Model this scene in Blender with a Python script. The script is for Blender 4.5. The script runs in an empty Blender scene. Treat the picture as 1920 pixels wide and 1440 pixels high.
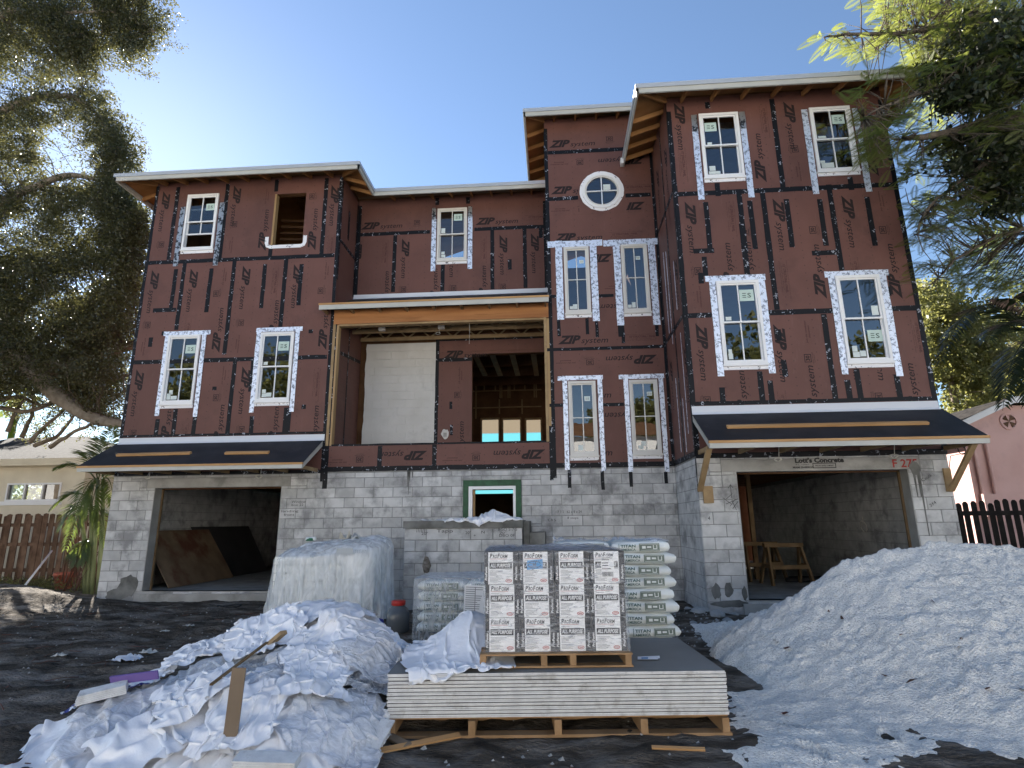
import bpy, bmesh, math, random
import numpy as np
from mathutils import Vector, Matrix
random.seed(7); RNG = np.random.default_rng(11)
scene = bpy.context.scene
COL = scene.collection
# ------------------------------------------------------------------ camera
FPX, PITCH, ROLL, YAW, CAMZ = 1085.0, 0.2350, 0.0101, -0.0683, 1.48
def _rows():
    cy, sy = math.cos(YAW), math.sin(YAW); cp, sp = math.cos(PITCH), math.sin(PITCH); cr, sr = math.cos(ROLL), math.sin(ROLL)
    yaw = Matrix(((cy, -sy, 0), (sy, cy, 0), (0, 0, 1)))
    pit = Matrix(((1, 0, 0), (0, -sp, cp), (0, cp, sp)))      # rows: right, up, forward
    rol = Matrix(((cr, -sr, 0), (sr, cr, 0), (0, 0, 1)))
    return rol @ pit @ yaw
CAMM = _rows(); CAMT = CAMM.transposed()
cam = bpy.data.cameras.new('camera'); cam.sensor_width = 36; cam.lens = 36 * FPX / 1920; cam.clip_start = 0.05; cam.clip_end = 900
camo = bpy.data.objects.new('camera', cam); COL.objects.link(camo); scene.camera = camo
camo.matrix_world = Matrix(((CAMM[0][0], CAMM[1][0], -CAMM[2][0], 0), (CAMM[0][1], CAMM[1][1], -CAMM[2][1], 0), (CAMM[0][2], CAMM[1][2], -CAMM[2][2], CAMZ), (0, 0, 0, 1)))
# ------------------------------------------------------------------ sky, sun, exposure
SUN = Vector((-0.564, 0.663, 0.493)).normalized()
world = bpy.data.worlds.new('World'); scene.world = world; world.use_nodes = True
nt = world.node_tree; nt.nodes.clear()
sky = nt.nodes.new('ShaderNodeTexSky'); sky.sky_type = 'NISHITA'; sky.sun_disc = False
sky.sun_elevation = math.asin(SUN.z); sky.sun_rotation = math.atan2(SUN.x, SUN.y)
sky.air_density = 1.0; sky.dust_density = 0.1; sky.ozone_density = 2.4; sky.altitude = 0
bg = nt.nodes.new('ShaderNodeBackground'); bg.inputs[1].default_value = 0.05
wo = nt.nodes.new('ShaderNodeOutputWorld'); nt.links.new(sky.outputs[0], bg.inputs[0]); nt.links.new(bg.outputs[0], wo.inputs[0])
sl = bpy.data.lights.new('sun', 'SUN'); sl.energy = 5.0; sl.angle = math.radians(0.5); sl.color = (1.0, 0.95, 0.88)
so = bpy.data.objects.new('sun', sl); COL.objects.link(so); so.rotation_euler = SUN.to_track_quat('Z', 'Y').to_euler(); so.location = SUN * 60
scene.view_settings.view_transform = 'Standard'; scene.view_settings.look = 'None'
scene.view_settings.exposure = 2.1; scene.view_settings.gamma = 1.0; scene.view_settings.use_curve_mapping = False
scene.cycles.use_denoising = True; scene.cycles.max_bounces = 8; scene.cycles.transparent_max_bounces = 12; scene.cycles.caustics_reflective = False; scene.cycles.caustics_refractive = False
# ------------------------------------------------------------------ picture point -> place in the world
def ray(p):
    return CAMT @ Vector(((p[0] - 960) / FPX, (720 - p[1]) / FPX, 1.0))
CO = Vector((0, 0, CAMZ))
def onY(p, Y): d = ray(p); return CO + d * (Y / d.y)
def onX(p, X): d = ray(p); return CO + d * (X / d.x)
def onZ(p, Z): d = ray(p); return CO + d * ((Z - CAMZ) / d.z)
def crop(x0, y0, s): return lambda X, Y: (x0 + X / s, y0 + Y / s)
A = crop(180, 280, 3.692); B = crop(180, 580, 3.692); C = crop(580, 320, 4); D4 = crop(580, 560, 4); E = crop(960, 150, 3.789)
F = crop(1000, 420, 2.825); G = crop(1150, 120, 3.491); H = crop(1230, 420, 3.491); I = crop(1240, 720, 3); J = crop(140, 790, 3.4286)
Q = crop(600, 860, 2.743)
P0, PM, PR = 11.90, 13.05, 10.14          # facade planes: main, recessed upper wall, right wing
XL, XLW, XT0, XT1, XR = -9.39, -4.78, 0.0, 2.45, 6.56
# ------------------------------------------------------------------ materials
def node_mat(name):
    m = bpy.data.materials.new(name); m.use_nodes = True; t = m.node_tree; t.nodes.clear()
    out = t.nodes.new('ShaderNodeOutputMaterial'); p = t.nodes.new('ShaderNodeBsdfPrincipled'); t.links.new(p.outputs[0], out.inputs[0])
    return m, t, p, out
def mat(name, c1, c2=None, scale=6, rough=0.75, metal=0, bump=0.0, bscale=40, rnd=0.0, stretch=None, spec=0.35, detail=6, lo=0.35, hi=0.65, bdist=0.02, c3=None, s3=2.0, t3=(0.55, 0.7)):
    m, t, p, out = node_mat(name); N, L = t.nodes.new, t.links.new
    p.inputs['Roughness'].default_value = rough; p.inputs['Metallic'].default_value = metal; p.inputs['Specular IOR Level'].default_value = spec if rough < .85 else .06
    geo = N('ShaderNodeTexCoord'); vec = geo.outputs['Object']
    oi = N('ShaderNodeObjectInfo')
    ad = N('ShaderNodeVectorMath'); ad.operation = 'ADD'; L(vec, ad.inputs[0])
    sc = N('ShaderNodeVectorMath'); sc.operation = 'SCALE'; L(oi.outputs['Location'], sc.inputs[0]); sc.inputs['Scale'].default_value = 1.0
    L(sc.outputs[0], ad.inputs[1]); vec = ad.outputs[0]
    if stretch:
        mp = N('ShaderNodeMapping'); mp.inputs['Scale'].default_value = stretch; L(vec, mp.inputs[0]); vec = mp.outputs[0]
    col = None
    if c2:
        n = N('ShaderNodeTexNoise'); n.inputs['Scale'].default_value = scale; n.inputs['Detail'].default_value = detail; L(vec, n.inputs['Vector'])
        r = N('ShaderNodeValToRGB'); r.color_ramp.elements[0].position = lo; r.color_ramp.elements[1].position = hi
        r.color_ramp.elements[0].color = (*c1, 1); r.color_ramp.elements[1].color = (*c2, 1); L(n.outputs[0], r.inputs[0]); col = r.outputs[0]
    else:
        v = N('ShaderNodeRGB'); v.outputs[0].default_value = (*c1, 1); col = v.outputs[0]
    if c3:
        n = N('ShaderNodeTexNoise'); n.inputs['Scale'].default_value = s3; n.inputs['Detail'].default_value = 8; n.inputs['Roughness'].default_value = 0.65; L(vec, n.inputs['Vector'])
        r = N('ShaderNodeMapRange'); r.inputs[1].default_value = t3[0]; r.inputs[2].default_value = t3[1]; L(n.outputs[0], r.inputs[0])
        x = N('ShaderNodeMix'); x.data_type = 'RGBA'; L(r.outputs[0], x.inputs[0]); L(col, x.inputs[6]); x.inputs[7].default_value = (*c3, 1); col = x.outputs[2]
    if rnd:
        mr = N('ShaderNodeMapRange'); mr.inputs[3].default_value = 1 - rnd; mr.inputs[4].default_value = 1 + rnd; L(oi.outputs['Random'], mr.inputs[0])
        x = N('ShaderNodeVectorMath'); x.operation = 'SCALE'; L(col, x.inputs[0]); L(mr.outputs[0], x.inputs['Scale']); col = x.outputs[0]
    L(col, p.inputs['Base Color'])
    if bump:
        n = N('ShaderNodeTexNoise'); n.inputs['Scale'].default_value = bscale; n.inputs['Detail'].default_value = 5; L(vec, n.inputs['Vector'])
        b = N('ShaderNodeBump'); b.inputs['Strength'].default_value = bump; b.inputs['Distance'].default_value = bdist; L(n.outputs[0], b.inputs['Height']); L(b.outputs[0], p.inputs['Normal'])
    return m
def film(name, tint, opac, rough=0.25, bscale=14, bump=0.5, wr=(1, 1, 1), var=.18, tilt=0.0):
    """plastic film: part diffuse and translucent, part clear, with glossy wrinkles"""
    m, t, p, out = node_mat(name); N, L = t.nodes.new, t.links.new
    p.inputs['Base Color'].default_value = (*tint, 1); p.inputs['Roughness'].default_value = rough; p.inputs['Specular IOR Level'].default_value = 0.6
    tc = N('ShaderNodeTexCoord'); mp = N('ShaderNodeMapping'); mp.inputs['Scale'].default_value = wr; mp.inputs['Rotation'].default_value = (0, tilt, 0); L(tc.outputs['Object'], mp.inputs[0])
    n = N('ShaderNodeTexNoise'); n.inputs['Scale'].default_value = bscale; n.inputs['Detail'].default_value = 4; n.inputs['Distortion'].default_value = 1.2; L(mp.outputs[0], n.inputs['Vector'])
    b = N('ShaderNodeBump'); b.inputs['Strength'].default_value = bump; b.inputs['Distance'].default_value = 0.03; L(n.outputs[0], b.inputs['Height']); L(b.outputs[0], p.inputs['Normal'])
    tr = N('ShaderNodeBsdfTransparent'); tl = N('ShaderNodeBsdfTranslucent'); tl.inputs[0].default_value = (*tint, 1)
    m1 = N('ShaderNodeMixShader'); m1.inputs[0].default_value = 0.25; L(p.outputs[0], m1.inputs[1]); L(tl.outputs[0], m1.inputs[2])
    r = N('ShaderNodeMapRange'); r.inputs[1].default_value = 0.3; r.inputs[2].default_value = 0.7; r.inputs[3].default_value = max(0, opac - var); r.inputs[4].default_value = min(1, opac + var); L(n.outputs[0], r.inputs[0])
    m2 = N('ShaderNodeMixShader'); L(r.outputs[0], m2.inputs[0]); L(tr.outputs[0], m2.inputs[1]); L(m1.outputs[0], m2.inputs[2]); L(m2.outputs[0], out.inputs[0])
    return m
def leafmat(name, c1, c2, tl, rough=0.45, amt=0.45):
    m, t, p, out = node_mat(name); N, L = t.nodes.new, t.links.new
    n = N('ShaderNodeTexNoise'); n.inputs['Scale'].default_value = 3.5; n.inputs['Detail'].default_value = 3; g = N('ShaderNodeNewGeometry'); L(g.outputs['Position'], n.inputs['Vector'])
    r = N('ShaderNodeValToRGB'); r.color_ramp.elements[0].color = (*c1, 1); r.color_ramp.elements[1].color = (*c2, 1); r.color_ramp.elements[0].position = .35; r.color_ramp.elements[1].position = .65; L(n.outputs[0], r.inputs[0])
    w = N('ShaderNodeTexWhiteNoise'); w.noise_dimensions = '1D'; L(g.outputs['Random Per Island'], w.inputs['W'])
    h = N('ShaderNodeMapRange'); h.inputs[3].default_value = .7; h.inputs[4].default_value = 1.3; L(w.outputs[0], h.inputs[0])
    s = N('ShaderNodeVectorMath'); s.operation = 'SCALE'; L(r.outputs[0], s.inputs[0]); L(h.outputs[0], s.inputs['Scale']); L(s.outputs[0], p.inputs['Base Color'])
    p.inputs['Roughness'].default_value = rough; p.inputs['Specular IOR Level'].default_value = .4
    tb = N('ShaderNodeBsdfTranslucent'); tb.inputs[0].default_value = (*tl, 1)
    x = N('ShaderNodeMixShader'); x.inputs[0].default_value = amt; L(p.outputs[0], x.inputs[1]); L(tb.outputs[0], x.inputs[2]); L(x.outputs[0], out.inputs[0])
    return m
def printed(name, base, ink, scale, lo, hi, rough, metal=0.0, wr=(1, 1, 1), bump=0.0):
    """flat print of irregular marks on tape"""
    m, t, p, out = node_mat(name); N, L = t.nodes.new, t.links.new
    tc = N('ShaderNodeTexCoord'); mp = N('ShaderNodeMapping'); mp.inputs['Scale'].default_value = wr; L(tc.outputs['Object'], mp.inputs[0])
    n = N('ShaderNodeTexNoise'); n.inputs['Scale'].default_value = scale; n.inputs['Detail'].default_value = 3; L(mp.outputs[0], n.inputs['Vector'])
    v = N('ShaderNodeTexNoise'); v.inputs['Scale'].default_value = scale * .28; v.inputs['Detail'].default_value = 1; L(mp.outputs[0], v.inputs['Vector'])
    mu = N('ShaderNodeMath'); mu.operation = 'MULTIPLY'; L(n.outputs[0], mu.inputs[0]); L(v.outputs[0], mu.inputs[1])
    r = N('ShaderNodeMapRange'); r.inputs[1].default_value = lo; r.inputs[2].default_value = hi; L(mu.outputs[0], r.inputs[0])
    x = N('ShaderNodeMix'); x.data_type = 'RGBA'; L(r.outputs[0], x.inputs[0]); x.inputs[6].default_value = (*base, 1); x.inputs[7].default_value = (*ink, 1); L(x.outputs[2], p.inputs['Base Color'])
    p.inputs['Roughness'].default_value = rough; p.inputs['Metallic'].default_value = metal; p.inputs['Specular IOR Level'].default_value = .22 if not metal else .5
    if bump:
        b = N('ShaderNodeBump'); b.inputs['Strength'].default_value = bump; b.inputs['Distance'].default_value = .01; L(n.outputs[0], b.inputs['Height']); L(b.outputs[0], p.inputs['Normal'])
    return m
def glass_mat(name):
    m, t, p, out = node_mat(name); N, L = t.nodes.new, t.links.new
    gl = N('ShaderNodeBsdfGlossy'); gl.inputs['Roughness'].default_value = 0.0; gl.inputs[0].default_value = (.95, .97, 1, 1)
    tr = N('ShaderNodeBsdfTransparent'); tr.inputs[0].default_value = (.42, .46, .48, 1)
    fr = N('ShaderNodeFresnel'); fr.inputs[0].default_value = 1.6
    mr = N('ShaderNodeMapRange'); mr.inputs[3].default_value = .09; L(fr.outputs[0], mr.inputs[0])
    tc = N('ShaderNodeTexCoord'); n = N('ShaderNodeTexNoise'); n.inputs['Scale'].default_value = 2.2; L(tc.outputs['Object'], n.inputs['Vector'])
    b = N('ShaderNodeBump'); b.inputs['Strength'].default_value = .05; b.inputs['Distance'].default_value = .02; L(n.outputs[0], b.inputs['Height']); L(b.outputs[0], gl.inputs['Normal'])
    x = N('ShaderNodeMixShader'); L(mr.outputs[0], x.inputs[0]); L(tr.outputs[0], x.inputs[1]); L(gl.outputs[0], x.inputs[2]); L(x.outputs[0], out.inputs[0])
    return m
MT = {}
MT['zip'] = mat('zip_sheathing', (.120, .053, .042), (.141, .063, .050), 1.6, .62, bump=.08, bscale=60, rnd=.08, c3=(.101, .046, .038), s3=1.1)
def nail_rows(m):
    """fastener heads in rows 0.15 m apart on studs 0.41 m apart, and faint scuffs"""
    t = m.node_tree; N, L = t.nodes.new, t.links.new; p = next(n for n in t.nodes if n.type == 'BSDF_PRINCIPLED'); src = p.inputs['Base Color'].links[0].from_socket
    tc = N('ShaderNodeTexCoord'); sp = N('ShaderNodeSeparateXYZ'); L(tc.outputs['Object'], sp.inputs[0]); q = []
    for ax, st in ((0, .203), (2, .075)):
        k = N('ShaderNodeMath'); k.operation = 'PINGPONG'; L(sp.outputs[ax], k.inputs[0]); k.inputs[1].default_value = st; w = N('ShaderNodeMath'); w.operation = 'POWER'; L(k.outputs[0], w.inputs[0]); w.inputs[1].default_value = 2; q.append(w)
    a = N('ShaderNodeMath'); a.operation = 'ADD'; L(q[0].outputs[0], a.inputs[0]); L(q[1].outputs[0], a.inputs[1])
    r = N('ShaderNodeMapRange'); r.inputs[1].default_value = .00005; r.inputs[2].default_value = .00022; r.inputs[3].default_value = .55; r.inputs[4].default_value = 0; L(a.outputs[0], r.inputs[0])
    x = N('ShaderNodeMix'); x.data_type = 'RGBA'; L(r.outputs[0], x.inputs[0]); L(src, x.inputs[6]); x.inputs[7].default_value = (.04, .022, .02, 1)
    n = N('ShaderNodeTexNoise'); n.inputs['Scale'].default_value = 7; n.inputs['Detail'].default_value = 10; n.inputs['Roughness'].default_value = .75; mp = N('ShaderNodeMapping'); mp.inputs['Scale'].default_value = (1.5, 1, .35); L(tc.outputs['Object'], mp.inputs[0]); L(mp.outputs[0], n.inputs['Vector'])
    r2 = N('ShaderNodeMapRange'); r2.inputs[1].default_value = .56; r2.inputs[2].default_value = .80; r2.inputs[4].default_value = .45; L(n.outputs[0], r2.inputs[0])
    y = N('ShaderNodeMix'); y.data_type = 'RGBA'; L(r2.outputs[0], y.inputs[0]); L(x.outputs[2], y.inputs[6]); y.inputs[7].default_value = (.20, .12, .10, 1); L(y.outputs[2], p.inputs['Base Color'])
nail_rows(MT['zip'])
MT['ink'] = mat('ink_print', (.016, .009, .009), rough=.7)
MT['inkfaint'] = mat('ink_print_faint', (.062, .024, .020), rough=.7)
MT['tape'] = printed('seam_tape', (.006, .007, .010), (.30, .32, .37), 34, .355, .385, .55, bump=.2)
MT['foil'] = printed('foil_flashing', (.74, .80, .92), (.20, .23, .30), 62, .27, .33, .30, .5, bump=1.0)
MT['foildark'] = printed('foil_dark_reflection', (.50, .50, .50), (.07, .07, .07), 22, .24, .32, .3, .75, bump=1.0)  # copy of the foil with a dark reflection painted into its colour
MT['wrap'] = printed('flex_wrap', (.80, .80, .82), (.14, .14, .16), 34, .35, .37, .5)
MT['frame'] = mat('white_vinyl', (.80, .80, .80), rough=.35)
MT['frame2'] = mat('almond_vinyl', (.66, .64, .60), rough=.4)
MT['glass'] = glass_mat('window_glass')
MT['sticker'] = mat('pale_green_sticker', (.50, .62, .56), rough=.6)
MT['stickerw'] = mat('white_sticker', (.62, .68, .66), rough=.6)
MT['inkgreen'] = mat('dark_green_ink', (.03, .07, .055), rough=.6)
MT['cmu'] = mat('concrete_block', (.42, .42, .415), (.54, .538, .53), 5, .92, bump=.5, bscale=70, rnd=.15, c3=(.25, .25, .25), s3=2.0, t3=(.49, .64), bdist=.012)
MT['mortar'] = mat('mortar', (.20, .20, .195), (.27, .27, .26), 9, .95, bump=.4, bscale=60)
MT['conc'] = mat('cast_concrete', (.27, .265, .25), (.36, .355, .34), 3, .9, bump=.25, bscale=50, c3=(.19, .19, .18), s3=1.2)
MT['wetconc'] = mat('stained_concrete', (.10, .10, .092), (.20, .20, .19), 4, .85, bump=.3, bscale=50)
MT['whiteblock'] = mat('white_painted_block', (.52, .51, .485), (.58, .57, .55), 2, .85, bump=.35, bscale=30, c3=(.43, .42, .40), s3=1.0)
MT['stud'] = mat('lumber', (.30, .19, .085), (.42, .28, .14), 3, .75, stretch=(1, 1, .15), bump=.15, bscale=40)
MT['studv'] = mat('lumber_weathered', (.27, .18, .09), (.38, .265, .14), 4, .8, bump=.15, bscale=40, c3=(.24, .16, .09), s3=3)
MT['beam'] = mat('glulam_beam', (.29, .115, .036), (.41, .185, .066), 2.2, .6, stretch=(.25, 1, 3), bump=.1, bscale=30, c3=(.25, .10, .03), s3=3)
MT['deck'] = mat('roof_deck_plywood', (.30, .145, .055), (.40, .21, .085), 3, .85, stretch=(.5, 1, 1))
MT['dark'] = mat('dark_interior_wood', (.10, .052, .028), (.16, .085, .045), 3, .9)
MT['fascia'] = mat('primed_fascia', (.43, .43, .39), (.50, .49, .45), 1.5, .6)
MT['drip'] = mat('drip_edge_metal', (.46, .48, .50), rough=.4, metal=.25)
MT['felt'] = mat('roof_underlayment', (.014, .015, .019), (.026, .027, .032), 3, .6, bump=.1, bscale=20, c3=(.05, .05, .055), s3=2.5, t3=(.6, .75))
MT['flash'] = mat('white_flashing', (.62, .64, .68), rough=.45)
MT['oldwood'] = mat('old_lumber', (.13, .085, .045), (.20, .135, .075), 4, .85)
MT['batten'] = mat('pine_batten', (.40, .22, .09), (.52, .31, .14), 4, .8, stretch=(.3, 1, 1))
MT['green'] = mat('green_sealant', (.012, .055, .025), (.025, .10, .045), 8, .5, bump=.5, bscale=20)
MT['pvc'] = mat('white_trim', (.74, .74, .74), rough=.4)
MT['soil'] = mat('dark_soil', (.040, .033, .026), (.135, .113, .09), 4.2, .97, bump=1.0, bscale=26, bdist=.06, c3=(.30, .27, .235), s3=1.5, t3=(.47, .68), lo=.3, hi=.7, detail=10, stretch=(.8, 1.6, 1))
MT['sand'] = mat('white_sand', (.60, .57, .52), (.87, .845, .785), 52, .95, bump=.8, bscale=58, bdist=.04, c3=(.72, .69, .63), s3=2.2, lo=.30, hi=.50, detail=3)  # darker specks paint the shade of small pits into the colour
MT['road'] = mat('pale_gravel_road', (.52, .50, .47), (.62, .60, .57), 2, .95)
MT['render'] = mat('white_render', (.70, .68, .64), (.76, .74, .70), 1, .9)
MT['black'] = mat('black_metal', (.012, .012, .013), rough=.5)
MT['wire'] = mat('pale_wire', (.55, .53, .48), rough=.6)
# ------------------------------------------------------------------ mesh building
class MB:
    def __init__(s): s.v = []; s.f = []; s.m = []; s.sm = []
    def add(s, vs, fs, m=0, sm=False):
        b = len(s.v); s.v += [tuple(v) for v in vs]; s.f += [tuple(b + i for i in f) for f in fs]; s.m += [m] * len(fs); s.sm += [sm] * len(fs)
    def box(s, x0, x1, y0, y1, z0, z1, m=0):
        s.add([(x0, y0, z0), (x1, y0, z0), (x1, y1, z0), (x0, y1, z0), (x0, y0, z1), (x1, y0, z1), (x1, y1, z1), (x0, y1, z1)],
              [(0, 3, 2, 1), (4, 5, 6, 7), (0, 1, 5, 4), (1, 2, 6, 5), (2, 3, 7, 6), (3, 0, 4, 7)], m); return s
    def prism(s, pts, depth, m=0):
        """closed outline pts (3D, planar) pushed along vector depth"""
        n = len(pts); d = Vector(depth); a = [Vector(p) for p in pts]
        s.add(a + [p + d for p in a], [tuple(range(n))[::-1], tuple(range(n, 2 * n))] + [(i, (i + 1) % n, n + (i + 1) % n, n + i) for i in range(n)], m); return s
    def bar(s, a, b, w, h, up=(0, 0, 1), m=0):
        """square-cut bar from a to b, w wide, h along up"""
        a, b = Vector(a), Vector(b); d = (b - a).normalized(); u = Vector(up); r = d.cross(u)
        if r.length < 1e-4: r = d.cross(Vector((0, 1, 0)))
        r.normalize(); u = r.cross(d).normalized(); r = r * w / 2; u = u * h / 2
        vs = [a - r - u, a + r - u, a + r + u, a - r + u, b - r - u, b + r - u, b + r + u, b - r + u]
        s.add(vs, [(0, 3, 2, 1), (4, 5, 6, 7), (0, 1, 5, 4), (1, 2, 6, 5), (2, 3, 7, 6), (3, 0, 4, 7)], m); return s
    def tube(s, pts, rad, n=6, m=0):
        pts = [Vector(p) for p in pts]; k = len(pts); rr = rad if hasattr(rad, '__len__') else [rad] * k
        vs = []; ref = Vector((0.3, 0.2, 1)).normalized()
        for i, p in enumerate(pts):
            d = (pts[min(i + 1, k - 1)] - pts[max(i - 1, 0)]); d = d.normalized() if d.length > 1e-6 else Vector((0, 0, 1))
            r = d.cross(ref)
            if r.length < 1e-3: r = d.cross(Vector((1, 0, 0)))
            r.normalize(); u = r.cross(d)
            for j in range(n):
                a = 2 * math.pi * j / n; vs.append(p + (r * math.cos(a) + u * math.sin(a)) * rr[i])
        fs = [(i * n + j, i * n + (j + 1) % n, (i + 1) * n + (j + 1) % n, (i + 1) * n + j) for i in range(k - 1) for j in range(n)]
        fs += [tuple(range(n))[::-1], tuple(range((k - 1) * n, k * n))]
        s.add(vs, fs, m, True); return s
    def mesh(s, name, mats, org=(0, 0, 0)):
        me = bpy.data.meshes.new(name); o = Vector(org)
        me.from_pydata([tuple(Vector(v) - o) for v in s.v], [], s.f)
        for m in (mats if isinstance(mats, (list, tuple)) else [mats]): me.materials.append(MT[m] if isinstance(m, str) else m)
        me.polygons.foreach_set('material_index', s.m); me.polygons.foreach_set('use_smooth', s.sm); me.update(); return me
def root_loc(o):
    while o.parent: o = o.parent
    return o.location
def link(name, data, parent=None, loc=None, rot=None, **props):
    o = bpy.data.objects.new(name, data); COL.objects.link(o)
    if parent: o.parent = parent
    if loc is not None: o.location = loc
    if rot is not None: o.rotation_euler = rot
    for k, v in props.items(): o[k] = v
    return o
def thing(name, loc, label, cat, group=None, rot=None):
    o = link(name, None, None, loc, rot, label=label, category=cat)
    if group: o['group'] = group
    return o
def part(name, mb, mats, parent, **props):
    """mesh in world coordinates, child of a thing that is not rotated (any depth)"""
    return link(name, mb.mesh(name, mats, root_loc(parent)), parent, **props)
def solo(name, mb, mats, loc, label, cat, group=None, bevel=0, **props):
    o = link(name, mb.mesh(name, mats, loc), None, loc, label=label, category=cat, **props)
    if group: o['group'] = group
    if bevel:
        b = o.modifiers.new('bevel', 'BEVEL'); b.width = bevel; b.segments = 2; b.limit_method = 'ANGLE'
    return o
def copy_tree(o, parent=None):
    c = o.copy(); COL.objects.link(c)
    if parent: c.parent = parent
    for ch in o.children: copy_tree(ch, c)
    return c
def np_mesh(name, V, Fq, mats, smooth=False):
    """fast mesh from arrays, all faces with the same number of corners"""
    me = bpy.data.meshes.new(name); V = np.asarray(V, np.float32); Fq = np.asarray(Fq, np.int32); k = Fq.shape[1]
    me.vertices.add(len(V)); me.vertices.foreach_set('co', V.ravel()); me.loops.add(Fq.size); me.loops.foreach_set('vertex_index', Fq.ravel())
    me.polygons.add(len(Fq)); me.polygons.foreach_set('loop_start', np.arange(0, Fq.size, k, dtype=np.int32))
    if smooth: me.polygons.foreach_set('use_smooth', np.ones(len(Fq), bool))
    for m in (mats if isinstance(mats, (list, tuple)) else [mats]): me.materials.append(MT[m] if isinstance(m, str) else m)
    me.update(); me.validate(); return me
def grid_faces(nx, ny):
    i, j = np.meshgrid(np.arange(nx - 1), np.arange(ny - 1), indexing='ij'); a = i * ny + j
    return np.stack([a, a + ny, a + ny + 1, a + 1], -1).reshape(-1, 4)
def vnoise(x, y, seed=0):
    """smooth value noise on arrays"""
    xi = np.floor(x).astype(np.int64); yi = np.floor(y).astype(np.int64); xf = x - xi; yf = y - yi
    def h(a, b):
        n = (a * 374761393 + b * 668265263 + seed * 974711) & 0x7fffffff; n = ((n ^ (n >> 13)) * 1274126177) & 0x7fffffff; return ((n ^ (n >> 16)) & 0xffff) / 65535.0
    u = xf * xf * (3 - 2 * xf); v = yf * yf * (3 - 2 * yf)
    return (h(xi, yi) * (1 - u) + h(xi + 1, yi) * u) * (1 - v) + (h(xi, yi + 1) * (1 - u) + h(xi + 1, yi + 1) * u) * v
def fbm(x, y, o=4, seed=0):
    s = 0; a = .5
    for k in range(o): s = s + a * vnoise(x * 2 ** k, y * 2 ** k, seed + k); a *= .5
    return s
# lettering: flat outlines of the built-in font, in the x-z plane facing -y, height 1 unit = cap height about 0.7
_T = {}
def text_raw(s, shear=0.0, bold=0.0, sx=1.0):
    cu = bpy.data.curves.new('lettering', 'FONT'); cu.body = s; cu.shear = shear; cu.offset = bold; cu.resolution_u = 2; cu.fill_mode = 'FRONT'; cu.dimensions = '2D'
    o = bpy.data.objects.new('lettering', cu); me = o.to_mesh()
    vs = [(v.co.x * sx, v.co.y) for v in me.vertices]; fs = [tuple(p.vertices) for p in me.polygons]
    o.to_mesh_clear(); bpy.data.objects.remove(o); bpy.data.curves.remove(cu)
    return vs, fs
def text_into(mb, s, x, z, y, h, ang=0, m=0, fit=None, **kw):
    """write s with its lower left at (x, z) on the plane Y=y, cap height h, turned ang degrees; fit = total length"""
    key = (s, tuple(sorted(kw.items())))
    if key not in _T: _T[key] = text_raw(s, **kw)
    vs, fs = _T[key]
    if not vs: return mb
    k = h / .70; w = max(v[0] for v in vs) - min(v[0] for v in vs); mn = min(v[0] for v in vs); kx = fit / w if fit else k
    c, sn = math.cos(math.radians(ang)), math.sin(math.radians(ang))
    mb.add([(x + (vx - mn) * kx * c - vy * k * sn, y, z + (vx - mn) * kx * sn + vy * k * c) for vx, vy in vs], fs, m); return mb
# ================================================================== GROUND
def ground_h(x, y):
    h = .05 * (fbm(x * .9, y * .9, 3, 3) - .45) + .03 * (fbm(x * 3.5, y * 3.5, 3, 9) - .45)
    g = lambda cx, cy, rx, ry, a: a * np.exp(-(((x - cx) / rx) ** 2 + ((y - cy) / ry) ** 2))
    rough = .03 * (vnoise(x * 8, y * 8, 21) - .5) + .03 * (vnoise(x * 14, y * 14, 22) - .5) * vnoise(x * 1.3, y * 1.3, 23) + .09 * np.maximum(0, fbm(x * 2.6, y * 4.5, 3, 55) - .5)
    h = h + g(-10.6, 11.3, 1.2, .8, .28) + g(-12.2, 12.4, 1.5, 1.0, .30) + g(-8.6, 11.2, .7, .35, .07)
    h = h + g(2.2, 9.7, .6, .8, .07) + g(-9.0, 8.0, 2.2, .5, .06)
    rut = -.05 * np.exp(-((y - 8.4 - .18 * (x + 5)) / .35) ** 2) * (x < -3)
    return h + rough + rut
gx = np.arange(-14.5, 9.01, .06); gy = np.arange(1.0, 13.01, .06)
GX, GY = np.meshgrid(gx, gy, indexing='ij'); GZ = ground_h(GX, GY)
edge = np.minimum.reduce([GX + 14.5, 9 - GX, GY - 1.0, 13.0 - GY]); GZ = np.where(edge < .5, GZ * np.clip(edge / .5, 0, 1) + .0, GZ)
GZ = np.where(GY > 11.9, np.minimum(GZ, GZ * 0 + np.where((GX > XL) & (GX < XR), -.03, GZ)), GZ)
GZ = np.where((GY > 10.1) & (GX > XT1) & (GX < XR), np.minimum(GZ, -.03), GZ)
link('ground', np_mesh('ground', np.stack([GX, GY, GZ], -1).reshape(-1, 3), grid_faces(len(gx), len(gy)), 'soil', True), kind='structure')
far = MB(); R = 420
def rect_ring(mb, z):
    for x0, x1, y0, y1 in ((-R, -14.5, -R, R), (9, R, -R, R), (-14.5, 9, -R, 1.0), (-14.5, 9, 13.0, R)):
        mb.add([(x0, y0, z), (x1, y0, z), (x1, y1, z), (x0, y1, z)], [(0, 1, 2, 3)])
rect_ring(far, 0); part_mesh = far.mesh('far_ground', 'soil'); link('lot_ground', part_mesh, kind='structure')
road = MB(); road.box(-60, 60, -14.5, -2.6, -.06, .006); link('road', road.mesh('road', 'road'), kind='structure')  # unseen road behind the viewpoint, made pale and wide for bounce light
fr_ = MB()                                                    # added house fronts, unseen behind the viewpoint, to bounce sunlight onto the site
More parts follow.
